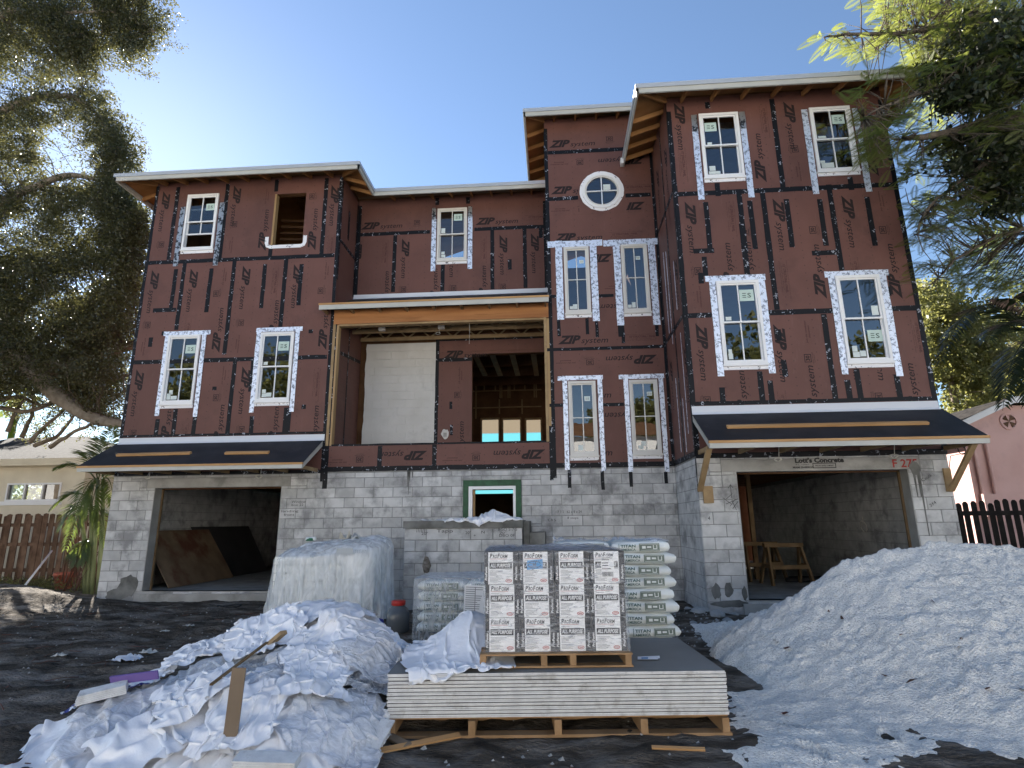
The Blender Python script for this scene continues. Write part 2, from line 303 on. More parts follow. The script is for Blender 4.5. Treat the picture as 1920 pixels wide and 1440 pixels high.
for x0, x1, h in ((-46, -30, 6.5), (-28, -12, 7.8), (-10, 9, 7.0), (11, 27, 8.0), (29, 46, 6.5)):
    fr_.box(x0, x1, -24, -15, 0, h)
    for k in range(3): xx = x0 + 2 + k * (x1 - x0 - 4) / 3; fr_.box(xx, xx + 1.3, -14.99, -14.94, 1, 2.5, 1)
    fr_.prism([(x0 - .5, -14.6, h + .01), (x1 + .5, -14.6, h + .01), (x1 - 2, -19, h + 1.6), (x0 + 2, -19, h + 1.6)], (0, .05, .0), 1)
link('bounce_frontage', fr_.mesh('bounce_frontage', ['render', 'dark']), kind='structure')
def gz(x, y): return float(ground_h(np.array([x]), np.array([y]))[0]) if (-14 < x < 8.5 and 1.5 < y < 12.5) else 0.0
# ================================================================== THE HOUSE
HOUSE = thing('unfinished_house', (-1.4, 11.9, 0), 'large three storey house under construction in reddish brown sheathing over grey concrete block', 'house')
def cells(x0, x1, z0, z1, holes):
    xs = sorted({x0, x1} | {min(max(v, x0), x1) for h in holes for v in h[:2]}); zs = sorted({z0, z1} | {min(max(v, z0), z1) for h in holes for v in h[2:]})
    out = []
    for i in range(len(xs) - 1):
        for j in range(len(zs) - 1):
            cx, cz = (xs[i] + xs[i + 1]) / 2, (zs[j] + zs[j + 1]) / 2
            if xs[i + 1] - xs[i] > 1e-4 and zs[j + 1] - zs[j] > 1e-4 and not any(h[0] < cx < h[1] and h[2] < cz < h[3] for h in holes): out.append((xs[i], xs[i + 1], zs[j], zs[j + 1]))
    return out
def rect(cr, tl, tr, br, bl, Y):
    p = [onY(cr(*q), Y) for q in (tl, tr, br, bl)]
    return ((p[0].x + p[3].x) / 2, (p[1].x + p[2].x) / 2, (p[2].z + p[3].z) / 2, (p[0].z + p[1].z) / 2)
# windows: picture corners -> rectangles on their walls
WIN = dict(
 w1=(P0, rect(A, (640, 318), (860, 310), (808, 690), (594, 700), P0)), opening=(P0, rect(A, (1238, 300), (1455, 310), (1428, 665), (1210, 668), P0)),
 w3=(P0, rect(B, (508, 185), (730, 175), (672, 650), (447, 662), P0)), w4=(P0, rect(B, (1145, 165), (1378, 155), (1338, 632), (1105, 645), P0)),
 w5=(PM, rect(C, (962, 290), (1185, 280), (1180, 668), (957, 680), PM)),
 w6=(P0, rect(F, (160, 125), (293, 122), (305, 472), (170, 478), P0)), w7=(P0, rect(F, (462, 112), (603, 108), (618, 465), (480, 470), P0)),
 w8=(P0, rect(F, (185, 835), (330, 832), (343, 1225), (195, 1230), P0)), w9=(P0, rect(F, (508, 828), (655, 825), (680, 1215), (525, 1222), P0)),
 w10=(PR, rect(G, (555, 335), (810, 317), (860, 735), (597, 752), PR)), w11=(PR, rect(G, (1272, 292), (1540, 280), (1610, 695), (1340, 710), PR)),
 w12=(PR, rect(H, (393, 378), (665, 368), (730, 915), (440, 925), PR)), w13=(PR, rect(H, (1168, 345), (1455, 332), (1548, 900), (1250, 912), PR)))
RC = onY(E(637, 789), P0); RR = .455       # round window centre and radius
hole = lambda k: WIN[k][1]
CMUTOP = 2.555
# --- structural walls behind the sheathing (studs and sheathing backs are not seen, one part per wall)
def wall(name, x0, x1, y0, y1, z0, z1, holes, m, round_=None):
    mb = MB()
    for c in cells(x0, x1, z0, z1, holes): mb.box(c[0], c[1], y0, y1, c[2], c[3])
    return part(name, mb, m, HOUSE)
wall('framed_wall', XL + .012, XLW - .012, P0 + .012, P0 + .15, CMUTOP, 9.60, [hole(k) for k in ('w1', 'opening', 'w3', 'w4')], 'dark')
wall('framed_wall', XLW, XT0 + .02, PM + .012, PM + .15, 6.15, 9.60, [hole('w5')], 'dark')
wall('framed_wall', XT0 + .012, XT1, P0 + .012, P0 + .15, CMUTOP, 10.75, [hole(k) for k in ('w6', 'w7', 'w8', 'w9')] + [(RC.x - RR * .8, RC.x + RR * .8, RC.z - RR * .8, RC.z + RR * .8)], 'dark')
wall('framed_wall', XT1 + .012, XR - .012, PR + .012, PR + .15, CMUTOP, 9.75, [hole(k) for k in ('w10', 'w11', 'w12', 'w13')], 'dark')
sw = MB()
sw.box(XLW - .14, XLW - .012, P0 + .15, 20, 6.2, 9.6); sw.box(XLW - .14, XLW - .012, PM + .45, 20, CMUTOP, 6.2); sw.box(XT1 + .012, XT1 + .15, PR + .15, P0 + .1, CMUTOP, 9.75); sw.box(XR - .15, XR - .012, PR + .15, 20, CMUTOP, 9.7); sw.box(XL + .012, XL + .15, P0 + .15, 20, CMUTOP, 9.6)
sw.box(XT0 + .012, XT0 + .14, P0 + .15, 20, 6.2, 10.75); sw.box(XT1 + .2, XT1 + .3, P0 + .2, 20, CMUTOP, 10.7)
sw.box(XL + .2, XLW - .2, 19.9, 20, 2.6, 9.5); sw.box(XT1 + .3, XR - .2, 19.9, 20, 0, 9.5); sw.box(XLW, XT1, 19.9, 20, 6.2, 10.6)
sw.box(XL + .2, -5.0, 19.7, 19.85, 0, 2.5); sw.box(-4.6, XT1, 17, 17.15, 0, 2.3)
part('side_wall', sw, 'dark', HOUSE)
fl = MB()
fl.box(XL + .15, XR - .15, P0 + .3, 19.9, 2.56, 2.74); fl.box(XT1 + .2, XR - .2, PR + .2, P0 + .3, 2.56, 2.74); fl.box(XLW + .02, XT0 - .02, P0 + .1, P0 + .3, 2.6, 2.74)
fl.box(XL + .2, XLW - .2, P0 + .2, 19.9, 5.9, 6.1); fl.box(XT1 + .3, XR - .2, PR + .2, 19.9, 5.9, 6.1); fl.box(XLW, XT0, PM + .2, 19.9, 6.25, 6.4); fl.box(XT0 + .2, XT1 + .2, P0 + .2, 19.9, 5.9, 6.1)
part('floor_deck', fl, 'dark', HOUSE)
gs = MB()
gs.box(XL + .25, -4.9, P0 + .0, 19.7, -.1, .19); part('garage_slab', gs, 'conc', HOUSE); gs = MB(); gs.box(XT1 + .15, XR - .2, PR + .0, 19.8, -.1, .22); part('garage_slab', gs, 'conc', HOUSE)
# --- concrete block walls
_blk = {}
def block_mesh(w, h, d=.05):
    k = (round(w, 3), round(h, 3), d)
    if k not in _blk:
        bm = bmesh.new(); bmesh.ops.create_cube(bm, size=1)
        for v in bm.verts: v.co = Vector((v.co.x * w, v.co.y * d, v.co.z * h))
        bmesh.ops.bevel(bm, geom=[e for e in bm.edges if abs(e.verts[0].co.y + d / 2) < 1e-5 and abs(e.verts[1].co.y + d / 2) < 1e-5], offset=.006, segments=1, affect='EDGES')
        me = bpy.data.meshes.new('block'); bm.to_mesh(me); bm.free(); me.materials.append(MT['cmu']); _blk[k] = me
    return _blk[k]
NBLK = [0]; HL = HOUSE.location
def block_wall(x0, x1, ztop, nrows, y, holes, zlim, keep, parent, skip=(), side=False):
    """courses of 0.406 x 0.203 m blocks on the plane Y=y (or, side=True, on X=y with x running along Y)"""
    rest = MB(); g = .005
    for r in range(nrows):
        zt = min(ztop - .2032 * r, zlim) if r else zlim; zb = ztop - .2032 * (r + 1) if r else ztop
        if r: zt = ztop - .2032 * (r - 1); zb = ztop - .2032 * r
        off = .2032 if r % 2 else 0; x = x0 - off
        while x < x1 - .02:
            a, b = max(x, x0), min(x + .4064, x1); x += .4064
            if b - a < .03: continue
            for c in cells(a, b, zb, zt, [h for h in holes if h[0] < b and h[1] > a and h[2] < zt and h[3] > zb]):
                w, h = c[1] - c[0] - 2 * g, c[3] - c[2] - 2 * g
                if w < .015 or h < .015: continue
                cx, cz = (c[0] + c[1]) / 2, (c[2] + c[3]) / 2; dy = random.uniform(-.0015, .0015)
                if keep(cx, cz) and NBLK[0] < 300:
                    NBLK[0] += 1
                    o = link('block', block_mesh(w, h), parent)
                    if side: o.location = (y + .025 + dy - HL.x, cx - HL.y, cz - HL.z); o.rotation_euler = (0, 0, -math.pi / 2)
                    else: o.location = (cx - HL.x, y + .025 + dy - HL.y, cz - HL.z)
                else:
                    if side: rest.box(y + dy, y + .05, c[0] + g, c[1] - g, c[2] + g, c[3] - g)
                    else: rest.box(c[0] + g, c[1] - g, y + dy, y + .05, c[2] + g, c[3] - g)
    if rest.v: part('block', rest, 'cmu', parent, kind='stuff')
LG = (-8.435, -5.668, .19, 2.27); RG = (3.105, 5.892, .22, 2.285)
wb = rect(Q, (737, 110), (1036, 110), (1036, 300), (737, 300), P0); WB = (wb[0], wb[1], 1.45, wb[3])
def core(name, x0, x1, y0, y1, holes, z0=-.1):
    mb = MB()
    for c in cells(x0, x1, z0, CMUTOP, holes): mb.box(c[0], c[1], y0, y1, c[2], c[3])
    return part(name, mb, 'mortar', HOUSE)
LINT_L = (-8.62, -5.48, 2.27, 2.47); LINT_R = (2.86, 6.10, 2.285, 2.49)
WBi = (WB[0] + .1, WB[1] - .1, 1.45, WB[3] - .1)
bw = core('block_wall', XL, XT1 + .1, P0 + .008, P0 + .2, [LG, WBi])
block_wall(XL, XT1, 2.4171, 13, P0, [LG, WB, LINT_L], CMUTOP - .03, lambda x, z: (x < -8.3 and z > 0) or z > 1.0, bw)
bwr = core('block_wall', XT1 + .008, XR - .008, PR + .008, PR + .2, [RG])
block_wall(XT1, XR, 2.4301, 13, PR, [RG, LINT_R], CMUTOP - .03, lambda x, z: z > -.05, bwr)
sc_ = MB(); sc_.box(XT1 + .008, XT1 + .2, PR + .2, P0 + .1, -.1, CMUTOP); bws = part('block_wall', sc_, 'mortar', HOUSE)
block_wall(PR + .02, P0 - .004, 2.42, 13, XT1, [], CMUTOP - .03, lambda x, z: z > .2, bws, side=True)
for nm, l, y, x0, x1 in (('lintel', LINT_L, P0, 0, 0), ('lintel', LINT_R, PR, 0, 0)):
    mb = MB(); mb.box(l[0] + .004, l[1] - .004, y + .002, y + .203, l[2] - .005, l[3] - .004); part(nm, mb, 'conc', HOUSE)
# garage jambs, edge strips, inner block walls
gw = MB()
def inner_blocks(mb, X, y0, y1, z0, z1, face):
    r = 0; z = z0
    while z < z1 - .05:
        y = y0 - (.2032 if r % 2 else 0)
        while y < y1:
            a, b = max(y, y0), min(y + .4064, y1); y += .4064
            if b - a > .05: mb.box(X, X + face * .05, a + .005, b - .005, z + .005, min(z + .198, z1)) if face > 0 else mb.box(X + face * .05, X, a + .005, b - .005, z + .005, min(z + .198, z1))
        z += .2032; r += 1
inner_blocks(gw, XL + .19, P0 + .21, 19.6, .19, 2.5, 1); inner_blocks(gw, XR - .19, PR + .21, 19.6, .22, 2.5, -1)
part('block', gw, 'cmu', bw, kind='stuff')
for b in ((XL + .1, XL + .195, P0 + .2), (XR - .195, XR - .1, PR + .2), (-5.0, -4.85, P0 + .2), (XT1 + .1, XT1 + .2, P0 + .1)): gw = MB(); gw.box(b[0], b[1], b[2], 19.7, 0, 2.55); part('garage_wall', gw, 'mortar', HOUSE)
for (g, y) in ((LG, P0), (RG, PR)):
    for x in (g[0], g[1]):
        s = 1 if x == g[0] else -1
        mb = MB(); mb.box(min(x + s * .004, x - s * .1), max(x + s * .004, x - s * .1), y + .006, y + .23, g[2], g[3] - .006); part('door_jamb', mb, 'conc', HOUSE)
        mb = MB(); mb.box(min(x, x + s * .035), max(x, x + s * .035), y + .232, y + .27, g[2], g[3]); part('jamb_board', mb, 'oldwood', HOUSE)
    mb = MB(); mb.box(g[0], g[1], y + .232, y + .27, g[3] - .03, g[3] + .02); part('header_board', mb, 'dark', HOUSE)
    mb = MB(); mb.box(g[0] - .1, g[1] + .3, y - .06, y + .05, -.08, g[2] - .05); part('threshold', mb, 'conc', HOUSE)
# mortar repairs at the foot of the right pier and left pier, runs of stain
def smear(pl, pts, m, t=.006):
    mb = MB(); n = len(pts); mb.prism([(x, pl - t, z) for x, z in pts], (0, t * .8, 0)); part('mortar_and_hole_patch', mb, m, HOUSE)
def blob(cx, cz, rx, rz, n=14, sd=0):
    r = random.Random(sd); return [(cx + rx * math.cos(a) * r.uniform(.75, 1.15), cz + rz * math.sin(a) * r.uniform(.75, 1.15)) for a in [2 * math.pi * i / n for i in range(n)]]
smear(PR, blob(2.60, .36, .075, .13, 12, 1), 'wetconc'); smear(PR, blob(2.80, .38, .07, .13, 12, 2), 'wetconc'); smear(PR, blob(3.05, .33, .045, .11, 12, 3), 'wetconc'); smear(PR, blob(2.82, .17, .32, .06, 16, 4), 'wetconc')
smear(P0, blob(-8.75, .30, .22, .22, 18, 5), 'wetconc', .008); smear(P0, blob(-8.95, .12, .25, .12, 16, 6), 'wetconc', .007)
c = onY(J(1450, 0), P0)
for q, l in (((740, 62), .34), ((748, 62), .5), ((755, 62), .22), ((775, 62), .16)):
    a = onY(D4(q[0], 1285), P0); smear(P0, [(a.x - .02, a.z), (a.x + .02, a.z), (a.x + .006, a.z - l), (a.x - .006, a.z - l)], 'wetconc', .005)
for q in ((1430, 445, .55), (1442, 470, 1.1), (1420, 500, .4)):
    a = onY(I(q[0], q[1]), PR); smear(PR, [(a.x - .02, a.z), (a.x + .02, a.z), (a.x + .006, a.z - q[2]), (a.x - .006, a.z - q[2])], 'wetconc', .005)
a = onY(I(1425, 470), PR); smear(PR, blob(a.x, a.z, .09, .12, 14, 9), 'wetconc', .006)
# --- sheathing panels: columns between seams, rows between seams
def panel(pl, x0, x1, z0, z1, holes, name='sheathing_panel', par=None):
    mb = MB(); gp = .002
    for c in cells(x0 + gp, x1 - gp, z0 + gp, z1 - gp, [h for h in holes if h[0] < x1 and h[1] > x0 and h[2] < z1 and h[3] > z0]): mb.box(c[0], c[1], pl, pl + .011, c[2], c[3])
    return part(name, mb, 'zip', par or HOUSE) if mb.v else None
zA = onY(A(870, 757), P0).z; zB = onY(B(870, 348), P0).z
PANELS = []
def panels(pl, xs, z0, z1, holes):
    xs = sorted(xs)
    for a, b in zip(xs, xs[1:]):
        o = panel(pl, a, b, z0, z1, holes)
        if o: PANELS.append((o, pl, a, b, z0, z1))
xa = lambda cr, x, y, pl: onY(cr(x, y), pl).x
hl = [hole(k) for k in ('w1', 'opening', 'w3', 'w4')]
panels(P0, [XL, xa(A, 545, 500, P0), xa(A, 880, 500, P0), xa(A, 1215, 700, P0), xa(A, 1582, 450, P0), XLW], zA, 9.55, hl)
panels(P0, [XL, xa(A, 588, 1000, P0), xa(A, 925, 1000, P0), xa(A, 1300, 1000, P0), XLW], zB, zA, hl)
panels(P0, [XL, xa(B, 545, 780, P0), xa(B, 935, 600, P0), xa(B, 1322, 750, P0), XLW], CMUTOP, zB, hl)
zC = onY(C(345, 478), PM).z
panels(PM, [XLW, xa(C, 1190, 400, PM), 0.0], zC, 9.55, [hole('w5')])
panels(PM, [XLW, xa(C, 636, 700, PM), xa(C, 1000, 800, PM), xa(C, 1372, 700, PM), xa(C, 1619, 700, PM), 0.0], 6.15, zC, [hole('w5')])
zt = [onY(E(520, 504), P0).z, onY(E(360, 844), P0).z, onY(F(385, 380), P0).z, onY(F(400, 658), P0).z, onY(F(420, 958), P0).z]
ht = [hole(k) for k in ('w6', 'w7', 'w8', 'w9')]
def round_panel(z0, z1):
    """tower panel with half of the round opening cut from it"""
    mb = MB(); n = 14; up = z0 >= RC.z - .3 and z1 > RC.z + RR
    zc = RC.z; x0, x1 = XT0, XT1
    bm = bmesh.new(); outer = [(x0, z0), (x1, z0), (x1, z1), (x0, z1)]
    ins = [(RC.x + RR * math.cos(2 * math.pi * i / 40), zc + RR * math.sin(2 * math.pi * i / 40)) for i in range(40)]
    vo = [bm.verts.new((x, P0, z)) for x, z in outer]; vi = [bm.verts.new((x, P0, z)) for x, z in ins]
    eg = [bm.edges.new((vo[i], vo[(i + 1) % 4])) for i in range(4)] + [bm.edges.new((vi[i], vi[(i + 1) % 40])) for i in range(40)]
    bmesh.ops.triangle_fill(bm, edges=eg, use_beauty=True, use_dissolve=False, normal=(0, -1, 0))
    me = bpy.data.meshes.new('sheathing_panel'); 
    for v in bm.verts: v.co -= HL
    bm.to_mesh(me); bm.free(); me.materials.append(MT['zip']); return link('sheathing_panel', me, HOUSE)
for a, b in ((zt[0], 10.75), (zt[2], zt[1] - .42), (zt[3], zt[2]), (zt[4], zt[3]), (CMUTOP, zt[4])):
    o = panel(P0, XT0, XT1, a, b, ht); PANELS.append((o, P0, XT0, XT1, a, b))
PANELS.append((round_panel(zt[1] - .42, zt[0]), P0, XT0, XT1, zt[1] - .42, zt[0]))
hr = [hole(k) for k in ('w10', 'w11', 'w12', 'w13')]
zR1 = onY(G(1000, 830), PR).z; zR2 = onY(H(900, 576), PR).z
panels(PR, [XT1, xa(G, 1072, 500, PR), XR], zR1, 9.7, hr)
panels(PR, [XT1, xa(G, 845, 1050, PR), xa(G, 1000, 1050, PR), xa(G, 1440, 1030, PR), XR], zR2, zR1, hr)
panels(PR, [XT1, xa(H, 688, 1050, PR), xa(H, 1140, 900, PR), XR], CMUTOP, zR2, hr)
# parapet of the balcony, side returns
for a, b in ((XLW, xa(D4, 530, 1190, P0)), (xa(D4, 530, 1190, P0), xa(D4, 938, 1190, P0)), (xa(D4, 938, 1190, P0), 0.0)):
    o = panel(P0, a, b, CMUTOP, 3.09, []); PANELS.append((o, P0, a, b, CMUTOP, 3.09))
mb = MB(); mb.box(XLW + .01, -.01, P0 + .012, P0 + .14, CMUTOP, 3.085); part('parapet_core', mb, 'dark', HOUSE)
for (x, y0, y1, zz) in ((XLW, P0 + .012, PM, (6.15, onX(C(270, 570), XLW).z, 9.5)), ):
    for a, b in zip(zz, zz[1:]):
        mb = MB(); mb.box(x - .011, x, y0, y1, a + .002, b - .002); part('sheathing_panel', mb, 'zip', HOUSE)
SRZ = (CMUTOP, onX(F(740, 570), XT1).z, onX(G(330, 1000), XT1).z, 9.7)
for a, b in zip(SRZ, SRZ[1:]):
    for ya, yb in ((PR + .012, 10.95), (10.95, P0)):
        mb = MB(); mb.box(XT1, XT1 + .011, ya + .002, yb - .002, a + .002, b - .002); part('sheathing_panel', mb, 'zip', HOUSE)
mb = MB(); mb.box(XT0, XT0 + .011, P0 + .012, PM + .5, 6.2, 10.7); part('sheathing_panel', mb, 'zip', HOUSE)
mb = MB(); mb.box(XL, XL + .011, P0 + .012, 19.9, CMUTOP, 9.5); part('sheathing_panel', mb, 'zip', HOUSE)
mb = MB(); mb.box(XR - .011, XR, PR + .012, 19.9, CMUTOP, 9.6); part('sheathing_panel', mb, 'zip', HOUSE)
# --- black seam tape, foil flashing
def strip(pl, cr, p, q, w, m='tape', name='seam_tape', lift=.004, th=.002, snap=True):
    a, b = onY(cr(*p), pl), onY(cr(*q), pl)
    if snap:
        if abs(a.x - b.x) < .3 * abs(a.z - b.z): a.x = b.x = (a.x + b.x) / 2
        elif abs(a.z - b.z) < .2 * abs(a.x - b.x): a.z = b.z = (a.z + b.z) / 2
    return strip_xz(pl, a.x, a.z, b.x, b.z, w, m, name, lift, th)
NST = [0]
def strip_xz(pl, x0, z0, x1, z1, w, m='tape', name='seam_tape', lift=.004, th=.002):
    NST[0] += 1; lift += (NST[0] * .618034) % 1.0 * .0026
    d = Vector((x1 - x0, 0, z1 - z0)); L = d.length; d /= L; n = Vector((-d.z, 0, d.x)); k = max(2, int(L / .22)); a = Vector((x0, pl - lift, z0)); top = []; bot = []
    for i in range(k + 1):                                   # hand-laid tape: edges wander slightly
        c = a + d * (L * i / k) + n * random.uniform(-.003, .003); top.append(c + n * (w / 2 + random.uniform(-.003, .003))); bot.append(c - n * (w / 2 + random.uniform(-.003, .003)))
    mb = MB(); vs = top + bot; vs = vs + [v + Vector((0, th, 0)) for v in vs]; N = k + 1
    fs = []
    for i in range(k): fs += [(i, N + i, N + i + 1, i + 1), (2 * N + i, 2 * N + i + 1, 3 * N + i + 1, 3 * N + i), (i, i + 1, 2 * N + i + 1, 2 * N + i), (N + i + 1, N + i, 3 * N + i, 3 * N + i + 1)]
    fs += [(0, 2 * N, 3 * N, N), (k, N + k, 3 * N + k, 2 * N + k)]
    mb.add(vs, fs); o = part(name, mb, m, HOUSE); o.data.flip_normals() if False else None
    return o
TW = .096
for cr, p, q in ((A, (355, 783), (1650, 738)), (B, (245, 370), (1600, 328)), (A, (570, 262), (505, 765)), (A, (912, 240), (858, 770)), (A, (1252, 210), (1250, 292)), (A, (1595, 200), (1565, 728)), (A, (1208, 690), (1205, 745)),
    (A, (552, 830), (522, 1110)), (A, (395, 1118), (555, 1108)), (A, (612, 785), (560, 1250)), (A, (800, 825), (765, 1128)), (A, (965, 768), (885, 1420)), (A, (1170, 795), (1145, 1100)), (A, (1320, 760), (1275, 1230)), (A, (1420, 795), (1405, 1080)),
    (B, (962, 360), (910, 865)), (B, (1090, 350), (1070, 570)), (B, (430, 760), (412, 875)), (B, (552, 690), (535, 870)), (B, (712, 610), (662, 870)), (B, (1083, 740), (1070, 860)), (B, (455, 168), (475, 167)), (B, (380, 195), (376, 260)), (B, (1488, 140), (1488, 166)),
    (B, (1440, 660), (1438, 690)), (B, (820, 535), (822, 560))): strip(P0, cr, p, q, TW)
strip(P0, B, (1325, 680), (1320, 855), .17)
for x in (XL + .03, XLW - .035): strip_xz(P0, x, CMUTOP if x < -9 else 2.35, x, 9.5, .075)
for p, q in (((345, 480), (905, 462)), ((1238, 440), (1770, 418)), ((641, 485), (632, 910)), ((1000, 705), (1000, 905)), ((1370, 440), (1376, 890)), ((1614, 435), (1622, 880)), ((1735, 430), (1737, 505)), ((960, 205), (960, 258)), ((1190, 200), (1190, 248)), ((1503, 665), (1503, 742))): strip(PM, C, p, q, TW)
strip_xz(PM, XLW + .05, 6.95, XLW + .05, 9.4, .08); strip_xz(PM, -.04, 6.95, -.04, 9.3, .07)
for p, q in (((255, 518), (812, 490)), ((255, 848), (470, 838)), ((805, 822), (985, 814))): strip(P0, E, p, q, TW)
for p, q in (((70, 668), (690, 648)), ((85, 962), (180, 958)), ((362, 958), (480, 955)), ((85, 385), (120, 384)), ((345, 380), (425, 379)), ((134, 508), (137, 595)), ((284, 500), (287, 585)), ((335, 515), (338, 600)), ((456, 538), (460, 598)), ((474, 538), (477, 632)), ((655, 535), (655, 595)),
             ((190, 1303), (194, 1398)), ((365, 1308), (369, 1408)), ((514, 1313), (520, 1392)), ((701, 1313), (703, 1375)), ((95, 1070), (95, 1358))): strip(P0, F, p, q, .07, lift=.0065)
strip_xz(P0, .035, 2.35, .035, 10.5, .085); strip_xz(P0, XT1 - .03, CMUTOP, XT1 - .03, 10.4, .05)
strip_xz(P0, XLW, 2.60, XT1, 2.60, .10, lift=.006); strip_xz(P0, XLW + .05, 3.10, -.05, 3.10, .04)
strip(P0, D4, (530, 1105), (527, 1285), TW); strip(P0, D4, (938, 1095), (936, 1275), TW)
strip_xz(P0, XLW + .035, 2.2, XLW + .035, 5.95, .1, lift=.006)
for p, q in (((400, 858), (1840, 785)), ((1038, 230), (1108, 815)), ((612, 250), (620, 292)), ((680, 780), (685, 865)), ((820, 820), (865, 1240)), ((892, 895), (930, 1212)), ((600, 905), (638, 1220)), ((525, 1225), (660, 1222)), ((970, 838), (1030, 1250)), ((1130, 885), (1173, 1200)), ((1348, 885), (1395, 1190)), ((1412, 790), (1475, 1250)), ((1660, 870), (1713, 1190)), ((1548, 740), (1558, 825))): strip(PR, G, p, q, TW)
for p, q in (((195, 600), (365, 597)), ((735, 578), (1160, 570)), ((1530, 555), (1720, 550)), ((315, 215), (325, 340)), ((293, 320), (297, 390)), ((1098, 590), (1175, 1155)), ((680, 965), (697, 1165)), ((747, 1025), (760, 1165)), ((432, 1070), (438, 1165)), ((833, 890), (847, 1000)), ((800, 690), (806, 765)), ((1250, 1020), (1272, 1160)), ((1310, 950), (1345, 1155)), ((1570, 985), (1602, 1150)), ((1515, 410), (1520, 470)), ((555, 0), (600, 330)), ((725, 0), (790, 562)), ((1175, 0), (1213, 305)), ((1020, 192), (1185, 186))): strip(PR, H, p, q, TW)
for x in (XT1 + .035, XR - .03): strip_xz(PR, x, CMUTOP, x, 9.4, .085)
strip_xz(PR, XT1, 3.47, XR, 3.47, .07, lift=.006); strip_xz(PR, XT1, 2.56, XR, 2.56, .09, lift=.02); strip_xz(P0, XL, 3.385, XLW, 3.385, .05, lift=.006); strip_xz(P0, XL, 2.56, XLW, 2.56, .07, lift=.02)
def side_strip(X, y0, z0, y1, z1, w, m='tape', name='seam_tape', s=-1):
    d = Vector((0, y1 - y0, z1 - z0)); n = Vector((0, -d.z, d.y)).normalized() * w / 2; a, b = Vector((X + s * .005, y0, z0)), Vector((X + s * .005, y1, z1))
    mb = MB(); mb.prism([a - n, b - n, b + n, a + n], (-s * .003, 0, 0)); part(name, mb, m, HOUSE)
for z in SRZ[1:3]: side_strip(XT1, PR, z, P0, z, .085)
for y in (PR + .04, 10.95, P0 - .05): side_strip(XT1, y, CMUTOP, y, 9.6, .08)
side_strip(XT1, PR, CMUTOP + .05, P0, CMUTOP + .05, .1); side_strip(XT1, PR + .02, 1.95, PR + .02, CMUTOP, .05)
for y, z0, z1 in ((10.5, 3.0, 4.9), (10.75, 2.7, 3.7), (11.2, 2.75, 4.2), (11.45, 5.2, 7.0), (11.2, 4.9, 6.9), (10.6, 5.4, 6.4)): side_strip(XT1, y, z0, y, z1, .035, 'foil', 'flashing_tape')
side_strip(XLW, P0 + .03, 6.9, P0 + .03, 9.4, .09, s=1); side_strip(XLW, PM - .04, 6.9, PM - .04, 9.4, .09, s=1); z = onX(C(270, 570), XLW).z; side_strip(XLW, P0, z, PM, z, .085, s=1); side_strip(XLW, 12.45, z + .25, 12.45, z + 1.0, .1, s=1)
# --- lettering printed on the sheathing: shared flat meshes
def shared_text(name, rows, m):
    """rows: (text, x, z, cap height, total length, kwargs)"""
    mb = MB()
    for s, x, z, h, fit, kw in rows: text_into(mb, s, x, z, 0, h, 0, 0, fit, **kw)
    return mb.mesh(name, m)
LOGO = shared_text('wordmark', [('ZIP', 0, 0, .172, .49, dict(shear=.35, bold=.05)), ('system', .50, 0, .125, .57, dict(shear=.25, bold=.006))], 'ink')
mb = MB(); 
for b in ((0, .15, 0, .012), (0, .15, .108, .12), (0, .012, .012, .108), (.138, .15, .012, .108)): mb.add([(b[0], 0, b[2]), (b[1], 0, b[2]), (b[1], 0, b[3]), (b[0], 0, b[3])], [(0, 1, 2, 3)])
text_into(mb, '30', .028, .03, 0, .065, 0, 0, .095, bold=.03); text_into(mb, 'YEAR SYSTEM', -.03, -.035, 0, .02, 0, 0, .21); text_into(mb, 'WARRANTY', -.01, -.062, 0, .014, 0, 0, .16)
BADGE = mb.mesh('year_badge', 'ink')
SLOGAN = shared_text('slogan', [('Join the revolution', 0, .05, .03, .42, dict(bold=.02, shear=.2)), ('#zipsystem', .1, 0, .028, .23, dict(bold=.02, shear=.2))], 'inkfaint')
SPEC = shared_text('panel_spec', [('STRUCTURAL 1 ROOF SHEATHING RATED', 0, .13, .018, .75, {}), ('1/2" STRUCTURAL 1 PANEL', .08, .07, .042, .55, dict(bold=.03)), ('EXPOSURE 1  SIZED FOR SPACING', .12, .03, .018, .42, {}), ('PS 2-10  SHEATHING SPAN', .02, 0, .016, .60, {})], 'inkfaint')
def pr_(me, pl, cr, p, ang):
    a = onY(cr(*p), pl)
    best = HOUSE
    for o, ppl, x0, x1, z0, z1 in PANELS:
        if o and abs(ppl - pl) < .01 and x0 - .02 <= a.x <= x1 + .02 and z0 - .05 <= a.z <= z1 + .05: best = o; break
    c_, s_ = math.cos(math.radians(ang)), math.sin(math.radians(ang)); xz = [(v.co.x * c_ - v.co.z * s_ + a.x, v.co.x * s_ + v.co.z * c_ + a.z) for v in me.vertices]
    bnd = PANB.get(best.name); hs_ = [w[1] for w in WIN.values() if abs(w[0] - pl) < .01] + ([(RC.x - RR, RC.x + RR, RC.z - RR, RC.z + RR)] if pl == P0 else [])
    inside = [any(h[0] - .05 < x < h[1] + .05 and h[2] - .09 < z < h[3] + .05 for h in hs_) or (bnd and not (bnd[0] < x < bnd[1] and bnd[2] < z < bnd[3])) for x, z in xz]
    if any(inside):                                               # print ends where the sheet is cut for a window or at its edge
        m2 = bpy.data.meshes.new(me.name); m2.from_pydata([tuple(v.co) for v in me.vertices], [], [tuple(p.vertices) for p in me.polygons if not any(inside[i] for i in p.vertices)]); m2.materials.append(me.materials[0]); me = m2
        if not len(m2.polygons): return
    link('printed_lettering', me, best, loc=(a.x - HL.x, pl - .0022 - HL.y, a.z - HL.z), rot=(0, -math.radians(ang), 0))
